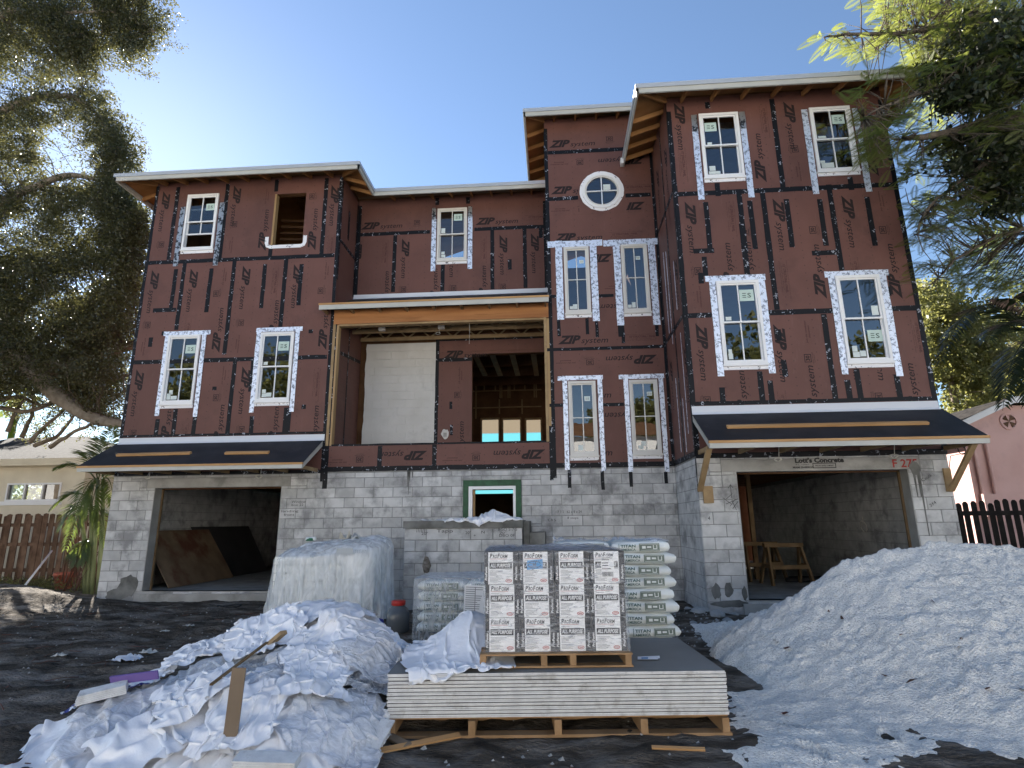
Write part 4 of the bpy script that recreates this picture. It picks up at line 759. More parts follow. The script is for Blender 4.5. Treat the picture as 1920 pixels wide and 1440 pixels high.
# room behind: end wall with three window openings, ceiling strips, studs
YR = 19.0
w3 = [rect(D4, (a, 893), (b, 893), (b, 1083), (a, 1083), YR) for a, b in ((1283, 1430), (1443, 1592), (1617, 1746))]
w3 = [(w[0], w[1], w[2] - .25, w[3]) for w in w3]
mb = MB()
for c_ in cells(-4.5, 2.4, 2.74, 6.2, w3): mb.box(c_[0], c_[1], YR, YR + .12, c_[2], c_[3])
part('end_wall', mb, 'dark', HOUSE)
for w in w3:
    mb = MB()
    for b in ((w[0], w[0] + .05, w[2], w[3]), (w[1] - .05, w[1], w[2], w[3]), (w[0] + .05, w[1] - .05, w[3] - .06, w[3])): mb.box(b[0], b[1], YR - .02, YR + .1, b[2], b[3])
    part('window_frame', mb, 'studv', HOUSE)
mb = MB(); mb.box(-4.5, 2.4, 19.9, 20, 6.2, 6.4); part('header_board', mb, 'dark', HOUSE)
for i, px in enumerate((1240, 1370, 1520, 1680)):
    a, b = onZ(D4(px, 420), 5.75), onZ(D4(px + 30, 575), 5.75)
    x0 = a.x; y1 = min(b.y, 18.8); mb = MB(); mb.bar((a.x, 13.7, 5.75), (a.x + .02, y1, 5.75), .14, .05); part('ceiling_strap', mb, 'studv', HOUSE)
for k in range(4): mb = MB(); y = 14.6 + k * 1.2; mb.box(-4.4, 2.3, y, y + .04, 5.82, 6.1); part('ceiling_joist', mb, 'dark', HOUSE)
for p, q in (((1225, 585), (1740, 570)), ((1225, 695), (1740, 685)), ((1230, 820), (1740, 810))):
    a, b = onY(D4(*p), YR - .05), onY(D4(*q), YR - .05); mb = MB(); mb.bar((a.x, YR - .05, a.z), (b.x, YR - .05, a.z), .04, .035); part('blocking', mb, 'studv', HOUSE)
for px, ya, yb in ((1250, 580, 900), (1312, 590, 690), (1395, 590, 690), (1430, 590, 745), (1442, 590, 745), (1490, 590, 745), (1503, 590, 745), (1537, 590, 690), (1615, 590, 690), (1685, 590, 740), (1700, 590, 740), (1425, 755, 865), (1595, 755, 865)):
    a, b = onY(D4(px, ya), YR - .03), onY(D4(px, yb), YR - .03); mb = MB(); mb.bar((a.x, YR - .03, a.z), (a.x, YR - .03, b.z), .045, .04, up=(0, 1, 0)); part('stud', mb, 'studv', HOUSE)
# ------------------------------------------------------------------ roofs
def roof(name, fn, xs, ys, inside, t=.02):
    mb = MB(); idx = {}
    def vt(i, j, k):
        if (i, j, k) not in idx: idx[(i, j, k)] = len(mb.v); mb.v.append((xs[i], ys[j], fn(xs[i], ys[j]) - (t if k else 0)))
        return idx[(i, j, k)]
    cs = [(i, j) for i in range(len(xs) - 1) for j in range(len(ys) - 1) if inside((xs[i] + xs[i + 1]) / 2, (ys[j] + ys[j + 1]) / 2)]; S = set(cs)
    def face(f, m): mb.f.append(f); mb.m.append(m); mb.sm.append(False)
    for i, j in cs:
        face((vt(i, j, 0), vt(i + 1, j, 0), vt(i + 1, j + 1, 0), vt(i, j + 1, 0)), 1); face((vt(i, j, 1), vt(i, j + 1, 1), vt(i + 1, j + 1, 1), vt(i + 1, j, 1)), 0)
        for di, dj, a, b in ((-1, 0, (i, j), (i, j + 1)), (1, 0, (i + 1, j + 1), (i + 1, j)), (0, -1, (i + 1, j), (i, j)), (0, 1, (i, j + 1), (i + 1, j + 1))):
            if (i + di, j + dj) not in S: face((vt(*a, 0), vt(*b, 0), vt(*b, 1), vt(*a, 1)), 0)
    return part(name, mb, ['deck', 'felt'], HOUSE)
SL = .33
def lin(a, b, st): n = max(1, int(round((b - a) / st))); return [a + (b - a) * i / n for i in range(n + 1)]
def fascia(rf, a, b, zt_, zb_, out):
    """two-step fascia from a to b (xy), facing out"""
    a, b, o = Vector((*a, 0)), Vector((*b, 0)), Vector((*out, 0)); zm = zt_ - (zt_ - zb_) * .38
    mb = MB(); mb.prism([a + Vector((0, 0, zb_)), b + Vector((0, 0, zb_)), b + Vector((0, 0, zm)), a + Vector((0, 0, zm))], -o * .035); part('fascia', mb, 'fascia', rf)
    e = (b - a).normalized() * .02; mb = MB(); mb.prism([a + o * .022 - e + Vector((0, 0, zm - .012)), b + o * .022 + e + Vector((0, 0, zm - .012)), b + o * .022 + e + Vector((0, 0, zt_ + .012)), a + o * .022 - e + Vector((0, 0, zt_ + .012))], -o * .03); part('drip_edge', mb, 'drip', rf)
def rafters(rf, p0, p1, inn, L, zb_, n, sl=SL):
    p0, p1 = Vector((*p0, 0)), Vector((*p1, 0)); i_ = Vector((*inn, 0))
    for k in range(n):
        c = p0.lerp(p1, (k + .5) / n) + i_ * .036; a = c + Vector((0, 0, zb_ + .055)); b = a + i_ * L + Vector((0, 0, L * sl)); mb = MB(); mb.bar(a, b, .04, .09); part('rafter', mb, 'deck', rf)
# left wing + recessed middle
LX0, LX1, LY = -9.99, -4.19, 11.30; LT, LBm = 9.455, 9.29; MY = 12.42
def fl_(x, y):
    hip = LT + SL * min(y - LY, x - LX0, LX1 - x); main = LT + SL * min(y - MY, x - LX0)
    return max(hip, main) if y > MY - 1e-6 else hip
xs = lin(LX0, LX1, .29) + lin(LX1, XT0, .3)[1:]; ys = lin(LY, MY, .28) + lin(MY, 20.3, .6)[1:]
rfL = roof('roof', fl_, xs, ys, lambda x, y: (x < LX1) or y > MY)
fascia(rfL, (LX0, LY), (LX1, LY), LT, LBm, (0, -1)); fascia(rfL, (LX0, 19), (LX0, LY), LT, LBm, (-1, 0)); fascia(rfL, (LX1, LY), (LX1, MY), LT, LBm, (1, 0)); fascia(rfL, (LX1, MY), (XT0, MY), LT, LBm, (0, -1))
rafters(rfL, (XL, LY), (XLW, LY), (0, 1), .58, LBm, 9); rafters(rfL, (LX0, P0), (LX0, 18.5), (1, 0), .58, LBm, 11); rafters(rfL, (LX1, P0 - .1), (LX1, MY + .2), (-1, 0), .55, LBm, 2); rafters(rfL, (LX1 + .1, MY), (XT0 - .1, MY), (0, 1), .58, LBm, 8)
for a, b in (((LX0, LY), (XL, P0)), ((LX1, LY), (XLW, P0))): mb = MB(); mb.bar((a[0] * .95 + b[0] * .05, a[1] * .95 + b[1] * .05, LBm + .06), (b[0], b[1], LBm + .25), .045, .1); part('rafter', mb, 'deck', rfL)
# tower
TX0, TX1, TY = -.45, 3.0, 11.45; TT, TBm = 10.70, 10.525
rfT = roof('roof', lambda x, y: TT + SL * min(y - TY, x - TX0, TX1 - x), lin(TX0, TX1, .3), lin(TY, 20.3, .45), lambda x, y: True)
fascia(rfT, (TX0, TY), (TX1, TY), TT, TBm, (0, -1)); fascia(rfT, (TX0, 18), (TX0, TY), TT, TBm, (-1, 0)); fascia(rfT, (TX1, TY), (TX1, 18), TT, TBm, (1, 0))
rafters(rfT, (XT0, TY), (XT1, TY), (0, 1), .43, TBm, 5); rafters(rfT, (TX0, P0 + .1), (TX0, 16), (1, 0), .43, TBm, 8)
mb = MB(); mb.bar((TX0 + .03, TY + .03, TBm + .06), (XT0, P0, TBm + .2), .045, .1); part('rafter', mb, 'deck', rfT)
# right wing
RX0, RX1, RY = 1.78, 7.16, 9.54; RT, RBm = 9.56, 9.385
rfR = roof('roof', lambda x, y: RT + SL * min(y - RY, x - RX0, RX1 - x), lin(RX0, RX1, .3), lin(RY, 20.3, .4), lambda x, y: y < P0 or x > XT1)
fascia(rfR, (RX0, RY), (RX1, RY), RT, RBm, (0, -1)); fascia(rfR, (RX0, P0), (RX0, RY), RT, RBm, (-1, 0)); fascia(rfR, (RX1, RY), (RX1, 19), RT, RBm, (1, 0))
rafters(rfR, (XT1, RY), (XR, RY), (0, 1), .58, RBm, 7); rafters(rfR, (RX0, RY + .7), (RX0, P0), (1, 0), .64, RBm, 4); rafters(rfR, (RX1, PR + .2), (RX1, 16), (-1, 0), .58, RBm, 9)
for a, b in (((RX0, RY), (XT1, PR)), ((RX1, RY), (XR, PR))): mb = MB(); mb.bar((a[0] * .95 + b[0] * .05, a[1] * .95 + b[1] * .05, RBm + .06), (b[0], b[1], RBm + .27), .045, .1); part('rafter', mb, 'deck', rfR)
a = onY(E(765, 593), 11.6); mb = MB(); mb.box(RX0 - .06, RX0 - .002, 11.72, 11.86, RBm - .02, RBm + .12); part('gutter_end', mb, 'pvc', rfR)
# lean-to roofs over the garages and the balcony
def lean(x0, x1, yw, zw, ye, zet, zeb, over=0.0, rake=(True, True)):
    mb = MB(); mb.prism([(x0, ye, zet), (x0, yw, zw), (x0, yw, zw - .02), (x0, ye, zet - .02)], (x1 - x0, 0, 0)); r = part('awning_roof', mb, 'felt', HOUSE)
    mb = MB(); mb.box(x0 - .01, x1 + .01, ye - .012, ye + .03, zet - .035, zet + .004); part('edge_board', mb, 'batten', r)
    mb = MB(); mb.box(x0, x1, ye, ye + .03, zeb, zet - .037); part('fascia', mb, 'fascia', r)
    d = Vector((0, yw - ye, zw - zet)); L = d.length
    for x, on in ((x0, rake[0]), (x1 - .03, rake[1])):
        if on: mb = MB(); mb.prism([(x, ye + .032, zet - .022), (x, yw - .005, zw - .03), (x, yw - .005, zw - .14), (x, ye + .032, zeb)], (.03, 0, 0)); part('rake_board', mb, 'fascia', r)
    n = int((x1 - x0) / .6)
    for k in range(n + 1):
        x = x0 + .06 + (x1 - x0 - .14) * k / n; mb = MB(); mb.bar((x, ye + .035, zet - .07), (x, yw - .01, zw - .07), .04, .09); part('rafter', mb, 'deck', r)
        mb = MB(); mb.box(x - .02, x + .02, ye + .04, yw - .02, zeb + .005, zeb + .075); part('rafter', mb, 'studv', r)
    return r
awL = lean(-9.44, -4.84, P0 - .01, 3.225, 10.95, 2.655, 2.545)
awR = lean(XT1, 6.60, PR - .01, 3.29, 9.19, 2.69, 2.575)
bR = lean(-4.99, .01, P0 + .14, 6.32, 11.55, 6.17, 6.03, rake=(True, False))
mb = MB(); mb.prism([(XLW, 12.04, 6.32), (XLW, PM - .005, 6.86), (XLW, PM - .005, 6.82), (XLW, 12.04, 6.28)], (-XLW, 0, 0)); part('roof_deck', mb, 'felt', bR)
for (x0, x1, y, z0, z1, r) in ((XL, -4.81, P0, 3.225, 3.345, awL), (XT1, XR, PR, 3.29, 3.425, awR), (XLW, XT0, PM, 6.86, 6.965, bR)):
    mb = MB(); mb.prism([(x0, y - .012, z1), (x0, y - .02, z0 + .02), (x0, y - .05, z0 - .02), (x0, y - .002, z0 - .02), (x0, y - .002, z1)], (x1 - x0, 0, 0)); part('flashing', mb, 'flash', r)
def slope_batten(r, cr, p, q, yw, zw, ye, zet):
    """a board lying across the slope: its ends found on the sloping plane"""
    def hit(px):
        d = ray(px); k = (zw - zet) / (yw - ye); t = (zet - CAMZ - k * ye) / (d.z - k * d.y); return CO + d * t
    a, b = hit(cr(*p)), hit(cr(*q)); n = Vector((0, -(zw - zet), yw - ye)).normalized() * .03; mb = MB(); mb.bar(a + n, b + n, .07, .04, up=n); part('batten', mb, 'batten', r)
slope_batten(awL, J, (275, 225), (748, 212), P0, 3.225, 10.95, 2.655); slope_batten(awL, J, (970, 212), (1250, 208), P0, 3.225, 10.95, 2.655); slope_batten(awR, I, (368, 250), (1498, 228), PR, 3.29, 9.19, 2.69)
for (p, q, r_) in (((268, 345), (217, 600), 0), ((1762, 335), (1630, 600), 1)):
    a = onY(I(*p), 9.32); a.z = 2.60; b = onY(I(*q), PR - .05); mb = MB(); mb.bar(a, b, .045, .09, up=(1, 0, 0)); part('brace', mb, 'studv', awR)
for q in ((230, 575, 293, 670), (1578, 475, 1640, 605)):
    a, b = onY(I(q[0], q[1]), PR), onY(I(q[2], q[3]), PR); mb = MB(); mb.box(a.x, b.x, PR - .045, PR - .003, b.z, a.z); part('brace_block', mb, 'studv', HOUSE)
def coil(cr, p, Y, rad, n=3, drop=.15, par=None):
    a = onY(cr(*p), Y); pts = [(a.x + .05, Y, a.z + drop), (a.x + .03, Y, a.z + drop * .5)]
    pts += [(a.x + rad * (1 + .15 * math.sin(3 * t)) * math.cos(t), Y + .03 * math.sin(t * .7), a.z - .02 + rad * .55 * math.sin(t)) for t in np.linspace(1, 2 * math.pi * n, 14 * n)]
    mb = MB(); mb.tube(pts, .006, 5); part('wire_coil', mb, 'wire' if par is None else par, HOUSE)
coil(J, (470, 355), 11.6, .045); coil(J, (1185, 348), 11.6, .06); coil(I, (655, 420), 9.9, .05, 3, .25); coil(I, (1305, 400), 9.9, .06, 3, .2)
a = onY(I(1690, 370), 10.3); mb = MB(); mb.tube([(a.x - .25, 10.3, a.z + .1), (a.x - .1, 10.3, a.z + .02), (a.x, 10.3, a.z + .08)] + [(a.x + .06 * math.cos(t), 10.3, a.z + .02 + .1 * math.sin(t)) for t in np.linspace(0, 18, 40)] + [(a.x - .2, 10.3, a.z - .1), (a.x - .3, 10.25, a.z - .35)], .007, 5); part('wire_coil', mb, 'black', HOUSE)
# ================================================================== NEIGHBOURS, FENCES
MT['cream'] = mat('cream_stucco', (.60, .54, .42), (.68, .62, .49), 2, .9, bump=.2, bscale=60)
MT['pink'] = mat('pink_stucco', (.60, .38, .34), (.68, .45, .41), 1.5, .9, bump=.25, bscale=60, c3=(.52, .34, .31), s3=.9)
MT['shingle'] = mat('grey_shingle', (.018, .016, .015), (.045, .040, .036), 9, .95, bump=.4, bscale=30)
MT['fencew'] = mat('weathered_fence', (.085, .050, .032), (.17, .105, .07), 5, .9, bump=.3, bscale=30, rnd=.25)
MT['fenceb'] = mat('black_fence', (.012, .011, .011), (.022, .02, .019), 5, .85, rnd=.2)
MT['terracotta'] = mat('terracotta', (.32, .085, .05), (.40, .12, .075), 4, .8)
def translucent(name, c):
    m, t, p, out = node_mat(name); tl = t.nodes.new('ShaderNodeBsdfTranslucent'); tl.inputs[0].default_value = (*c, 1); p.inputs['Base Color'].default_value = (*c, 1); p.inputs['Roughness'].default_value = .6
    x = t.nodes.new('ShaderNodeMixShader'); x.inputs[0].default_value = .6; t.links.new(p.outputs[0], x.inputs[1]); t.links.new(tl.outputs[0], x.inputs[2]); t.links.new(x.outputs[0], out.inputs[0]); return m
MT['turq'] = translucent('turquoise_sheeting', (.08, .30, .345)); MT['creamlit'] = translucent('cream_sheeting', (.15, .125, .09))  # walls made translucent so the sun behind makes them glow
# cream house on the left
YN = 16.6
wl = onY((-160, 900), YN).x; wr_ = onY((158, 900), YN).x; ez = onY((60, 866), YN).z
nh = thing('cream_house', ((wl + wr_) / 2, YN, 0), 'low cream stucco neighbouring house with dark shingle roof beyond the wooden fence', 'house')
wn = rect(lambda x, y: (x, y), (14, 903), (116, 908), (112, 941), (12, 938), YN)
mb = MB()
for c in cells(wl, wr_, 0, ez, [wn]): mb.box(c[0], c[1], YN, YN + .2, c[2], c[3])
mb.box(wr_ - .2, wr_, YN + .2, YN + 7, 0, ez); part('wall', mb, 'cream', nh)
mb = MB(); W = (wn[1] - wn[0]) / 3; t = .05
for b in [(wn[0], wn[1], wn[3] - t, wn[3]), (wn[0], wn[1], wn[2], wn[2] + t)] + [(wn[0] + W * k - (t if k == 3 else t / 2 if k else 0), wn[0] + W * k + (t if k == 0 else t / 2 if k < 3 else 0), wn[2] + t, wn[3] - t) for k in range(4)]: mb.box(b[0], b[1], YN - .03, YN + .06, b[2], b[3])
f_ = part('window', mb, 'pvc', nh)
for k in range(3): mb = MB(); mb.add([(wn[0] + W * k, YN + .03, wn[2]), (wn[0] + W * (k + 1), YN + .03, wn[2]), (wn[0] + W * (k + 1), YN + .03, wn[3]), (wn[0] + W * k, YN + .03, wn[3])], [(0, 1, 2, 3)]); part('pane', mb, 'glass', f_)
mb = MB(); mb.box(wn[0] - .1, wn[1] + .1, YN - .06, YN + .02, wn[2] - .12, wn[2] - .002); part('sill', mb, 'pvc', f_)
mb = MB(); mb.box(wn[0] - .2, wn[1] + .2, YN + 1.5, YN + 1.6, 0, 3); part('inner_wall', mb, 'dark', nh)
mb = MB(); o = .45; rz = ez + 1.3
mb.prism([(wl - o, YN - o, ez), (wr_ + o, YN - o, ez), (wr_ + o, YN - o, ez + .04), (wl - o, YN - o, ez + .04)], (0, .02, 0)); mb.add([(wl - o, YN - o, ez + .05), (wr_ + o, YN - o, ez + .05), (wr_ - 3, YN + 3.4, rz), (wl - o, YN + 3.4, rz), (wr_ + o, YN + 7.2, ez + .05), (wl - o, YN + 7.2, ez + .05)], [(0, 1, 2, 3), (1, 4, 2), (4, 5, 3, 2)]); part('roof', mb, 'shingle', nh)
mb = MB(); mb.box(wl - o, wr_ + o, YN - o - .03, YN - o - .004, ez - .16, ez + .045); mb.box(wr_ + o + .004, wr_ + o + .03, YN - o, YN + 7.2, ez - .16, ez + .045); mb.box(wl - o, wr_ + o, YN - o, YN, ez - .03, ez - .004); part('fascia', mb, 'cream', nh)
# wooden fence left
YF = 14.9; fx0, fx1 = onY((-70, 1000), YF).x, onY((196, 1000), YF).x
fe = thing('wooden_fence', ((fx0 + fx1) / 2, YF, 0), 'weathered brown board fence in front of the cream house, left of the building site', 'fence')
x = fx0; i = 0
while x < fx1:
    w = .135; zt_ = 1.80 + random.uniform(-.03, .03); y = YF + (.0 if i % 2 == 0 or x > fx1 - 1.9 else .075); mb = MB(); tl = random.uniform(-.012, .012)
    mb.prism([(x, y, .02), (x + w, y, .02), (x + w + tl, y, zt_), (x + w / 2 + tl, y, zt_ + .02), (x + tl, y, zt_)], (0, .02, 0)); part('picket', mb, 'fencew', fe); x += w + (.012 if x < fx1 - 1.9 else .055); i += 1
for z in (.35, 1.0, 1.5): mb = MB(); mb.box(fx0, fx1, YF + .024, YF + .072, z, z + .09); part('rail', mb, 'fencew', fe)
# pot and pipe by the fence
a = onY((119, 1099), 14.3); px_ = a.x
mb = MB(); n = 20; prof = [(.17, 0), (.22, .30), (.245, .30), (.25, .38), (.225, .38), (.20, .06), (0, .05)]
vs = [(px_ + r * math.cos(2 * math.pi * k / n), 14.3 + r * math.sin(2 * math.pi * k / n), z) for r, z in prof for k in range(n)]
mb.add(vs, [(j * n + k, j * n + (k + 1) % n, (j + 1) * n + (k + 1) % n, (j + 1) * n + k) for j in range(len(prof) - 1) for k in range(n)], 0, True); solo('plant_pot', mb, 'terracotta', (px_, 14.3, 0), 'empty terracotta coloured plant pot on the ground by the wooden fence', 'pot')
a, b = onY((32, 1118), 12.6), onY((97, 1033), 14.2); mb = MB(); mb.tube([(a.x, 12.6, .03), (b.x, 14.2, b.z)], .022, 8); solo('plastic_pipe', mb, 'pvc', (a.x, 12.6, 0), 'thin pale pipe leaning from the dirt towards the wooden fence', 'pipe')
# pink house on the right
YK = 15.5
kx0 = onY((1822, 900), YK).x; kz = onY((1818, 800), YK).z; pk = onY((1886, 757), YK)
px1 = kx0 + 2 * max(1.5, (pk.x - kx0)) + 4
ph = thing('pink_house', (kx0 + 2, YK, 0), 'pink stucco neighbouring house with white gable trim beyond the black fence', 'house')
mb = MB(); gx1 = kx0 + 7.0; gz1 = pk.z - .05
mb.prism([(kx0, YK, 0), (gx1, YK, 0), (gx1, YK, kz), (pk.x + 2.2, YK, gz1), (pk.x, YK, gz1), (kx0, YK, kz)], (0, .2, 0)); mb.box(kx0, kx0 + .2, YK + .2, YK + 9, 0, kz); part('wall', mb, 'pink', ph)
mb = MB(); s_ = (gz1 - kz) / (pk.x - kx0)
P_ = [(kx0 - .5, kz - .5 * s_ + .02), (pk.x, gz1 + .02), (pk.x + 3.5, gz1 - .0)]
for (x0, z0), (x1, z1) in zip(P_, P_[1:]): mb.prism([(x0, YK - .3, z0), (x1, YK - .3, z1), (x1, YK - .3, z1 + .16), (x0, YK - .3, z0 + .16)], (0, .05, 0))
part('gable_trim', mb, 'pvc', ph)
mb = MB()
for (x0, z0), (x1, z1) in zip(P_, P_[1:]): mb.add([(x0, YK - .32, z0 + .17), (x1, YK - .32, z1 + .17), (x1, YK + 9, z1 + .17), (x0, YK + 9, z0 + .17)], [(0, 1, 2, 3)]); mb.add([(x0, YK - .25, z0 + .01), (x1, YK - .25, z1 + .01), (x1, YK + 9, z1 + .01), (x0, YK + 9, z0 + .01)], [(0, 1, 2, 3)])
part('roof', mb, 'shingle', ph)
a = onY((1891, 790), YK); mb = ring(MB(), a.x, a.z, .17, .22, YK - .03, YK + .01, 24); vt_ = part('vent', mb, 'pink', ph)
mb = MB()
for k in range(4): an = k * math.pi / 2 + .3; mb.add([(a.x, YK - .02, a.z), (a.x + .17 * math.cos(an), YK - .012, a.z + .17 * math.sin(an)), (a.x + .17 * math.cos(an + .9), YK - .02, a.z + .17 * math.sin(an + .9))], [(0, 1, 2)])
part('fan_blade', mb, 'fencew', vt_)
for pts in (((1826, 850), (1846, 935)), ((1848, 838), (1868, 925))):
    a, b = onY(pts[0], YK - .06), onY(pts[1], YK - .06); mb = MB(); mb.tube([(a.x, YK - .06, a.z + .3), (a.x + .02, YK - .06, a.z), (b.x - .02, YK - .06, b.z), (b.x, YK - .06, b.z - .4)], .045, 8); part('conduit', mb, 'pink', ph)
a = onY((1856, 930), YK - .1); mb = MB(); mb.box(a.x - .2, a.x + .25, YK - .18, YK - .003, a.z - .5, a.z + .05); part('meter_box', mb, 'pink', ph)
# black fence right
YB = 12.4; bx0 = onY((1795, 960), YB).x
fe = thing('black_picket_fence', (bx0 + 1.5, YB, 0), 'black wooden picket fence between the site and the pink house', 'fence')
x = bx0; i = 0
while x < bx0 + 3.2:
    w = .10; zt_ = onY((1850, 940), YB).z + random.uniform(-.05, .05); mb = MB(); mb.prism([(x, YB, .0), (x + w, YB, .0), (x + w, YB, zt_ - .04), (x + w * .7, YB, zt_), (x + w * .3, YB, zt_), (x, YB, zt_ - .04)], (0, .022, 0)); part('picket', mb, 'fenceb', fe); x += w + (.06 if i % 4 else .03); i += 1
for z in (.35, zt_ - .3): mb = MB(); mb.box(bx0, bx0 + 3.3, YB - .05, YB - .003, z, z + .09); part('rail', mb, 'fenceb', fe)
# turquoise building seen through the house
YT = 27.0
tz = onY(D4(1500, 1008), YT).z; tzz = onY(D4(1500, 900), YT).z
tq = thing('turquoise_house', (-4, YT, 0), 'turquoise and cream building with open rafters seen through the house', 'house')
mb = MB(); mb.add([(-9, YT, 0), (2, YT, 0), (2, YT, tz), (-9, YT, tz)], [(0, 1, 2, 3)]); part('wall', mb, 'turq', tq)
mb = MB(); mb.add([(-9, YT + .03, tz + .01), (2, YT + .03, tz + .01), (2, YT + .03, tzz + .8), (-9, YT + .03, tzz + .8)], [(0, 1, 2, 3)]); part('upper_wall', mb, 'creamlit', tq)
for k in range(12): mb = MB(); x = -8.5 + k * .9; mb.bar((x, YT - .9, tzz + .0), (x, YT, tzz + .45), .06, .12); part('rafter', mb, 'cream', tq)
# stoop with steps in the middle
YS = 10.75
sx0, sx1 = onY(Q(433, 400), YS).x, onY(Q(1041, 400), YS).x; sz = onY(Q(700, 319), YS).z; sz2 = onY(Q(700, 357), YS).z
st = thing('block_stoop', ((sx0 + sx1) / 2, YS + .5, 0), 'grey concrete block stoop with two steps under the green framed window', 'stoop')
mb = MB(); mb.box(sx0 + .01, sx1 - .01, YS + .012, P0 - .01, -.1, sz2 - .002); cr_ = part('core', mb, 'mortar', st)
mb = MB(); mb.box(sx0 - .02, sx1 + .01, YS - .02, P0 - .003, sz2, sz); part('slab', mb, 'wetconc', st)
r = 0; z = sz2 - .004
while z > 0:
    zb = z - .2032; x = sx0 - (.2032 if r % 2 else 0)
    while x < sx1 - .02:
        a, b = max(x, sx0), min(x + .4064, sx1); x += .4064
        if b - a > .05: link('block', block_mesh(b - a - .01, .193), st, loc=((a + b) / 2 - st.location.x, YS + .025 + random.uniform(-.003, .003) - st.location.y, (z + zb) / 2))
    z = zb; r += 1
for k, (e0, e1, zt_) in enumerate(((sx1 + .012, onY(Q(1076, 400), YS + .1).x, sz - .015), (onY(Q(1078, 400), YS + .1).x, onY(Q(1158, 400), YS + .1).x, onY(Q(1100, 380), YS + .1).z))):
    mb = MB(); mb.box(e0, e1, YS + .1, P0 - .005, -.1, zt_); part('step', mb, 'wetconc', st)
mb = MB()
for s, p, h, f in (('20"', (522, 392), .05, .12), ('Tapp', (600, 380), .06, .3), ('20"', (748, 388), .05, .1), ('+', (790, 402), .05, .04), ('N', (830, 385), .05, .06), ('BGO 5-7-5', (918, 372), .055, .34), ('70"', (925, 387), .04, .12), ('DBO 0F', (922, 402), .05, .28)):
    a = onY(Q(*p), YS); text_into(mb, s, a.x, a.z, YS - .006, h, 0, 0, f)
for k in range(6): a = onY(Q(496 + k * 8, 365), YS); mb.add([(a.x, YS - .006, a.z - .05), (a.x + .008, YS - .006, a.z - .05), (a.x + .018, YS - .006, a.z + .03), (a.x + .01, YS - .006, a.z + .03)], [(0, 1, 2, 3)])
part('printed_lettering', mb, 'pencil', st)
a = onY(Q(548, 550), YS); mb = MB(); mb.prism([(x, YS - .01, z) for x, z in blob(a.x, a.z, .08, .16, 16, 77)], (0, .008, 0)); part('mortar_and_hole_patch', mb, 'soil', st)  # flat dark patch painted in for a shaded hole in the blocks
# garage contents
mb = MB(); aP = onX(J(540, 725), XL + .8)
MT['ply'] = mat('stained_plywood', (.16, .105, .06), (.24, .165, .10), 2.5, .8, c3=(.13, .05, .028), s3=1.4, t3=(.48, .62))
MT['plyd'] = mat('dark_sheet', (.035, .033, .035), (.05, .047, .048), 2, .7)
def lean_sheet(y0, y1, z1, xb, xt, m, label):
    mb = MB(); t = .018; mb.prism([(xb, y0, .20), (xb, y1, .20), (xt, y1, z1), (xt, y0 + .02, z1)], (-t, 0, .003)); solo('plywood_sheet', mb, m, (xb, (y0 + y1) / 2, .2), label, 'plywood', 'boards leaning inside the left garage')
lean_sheet(12.35, 14.9, 1.38, -8.15, -8.95, 'ply', 'stained brown plywood sheet leaning on the wall at the front of the left garage')
lean_sheet(14.2, 17.0, 1.45, -8.3, -9.0, 'plyd', 'dark board leaning behind the brown plywood in the left garage')
def sawhorse(cx, cy, rz, s, label):
    o = thing('sawhorse', (cx, cy, .22), label, 'sawhorse', 'sawhorses in the right garage', (0, 0, rz))
    def lp(nm, mb): link(nm, mb.mesh(nm, 'oldwood'), o)
    mb = MB(); mb.box(-.45 * s, .45 * s, -.05, .05, .72, .80); lp('beam', mb)
    for sx in (-1, 1):
        for sy in (-1, 1): mb = MB(); mb.bar((sx * .38 * s, sy * .03, .73), (sx * .46 * s, sy * .26, 0), .09, .04, up=(1, 0, 0)); lp('leg', mb)
        mb = MB(); mb.box(sx * .43 * s - .02, sx * .43 * s + .02, -.15, .15, .33, .40); lp('brace', mb)
    mb = MB(); mb.box(-.40 * s, .40 * s, -.20, -.16, .30, .38); lp('stretcher', mb)
a = onY(I(700, 1060), 12.6); sawhorse(a.x, 12.6, .12, .9, 'rough wooden sawhorse standing in front inside the right garage')
a = onY(I(590, 1040), 13.4); sawhorse(a.x - .1, 13.4, .2, .9, 'rough wooden sawhorse standing behind the other in the right garage')
a = onY(I(505, 700), 13.6); mb = MB(); mb.box(a.x - .045, a.x + .045, 13.6, 13.69, .22, 2.55); part('garage_post', mb, 'oldwood', HOUSE)
a = onY(I(880, 1050), 13.2)
for k in range(6): mb = MB(); mb.tube([(a.x - .75 + .04 * k, 13.0 + .07 * k, .25 + .03 * (k % 2)), (a.x + 1.0 + .05 * k, 13.15 + .08 * k, .25 + .03 * (k % 2))], .028, 8); solo('black_pipe', mb, 'black', (a.x, 13.1 + .07 * k, .22), 'black pipe lying in a bundle on the right garage floor', 'pipe', 'black pipes on the right garage floor')
a = onX(I(1140, 780), XR - .25); mb = MB(); mb.tube([(XR - .26, a.y, a.z + .12), (XR - .27, a.y, a.z)] + [(XR - .27 - .02 * math.sin(t), a.y + .12 * math.cos(t), a.z - .08 + .11 * math.sin(t)) for t in np.linspace(0, 9, 20)], .01, 5); part('wire_coil', mb, 'wire', HOUSE)
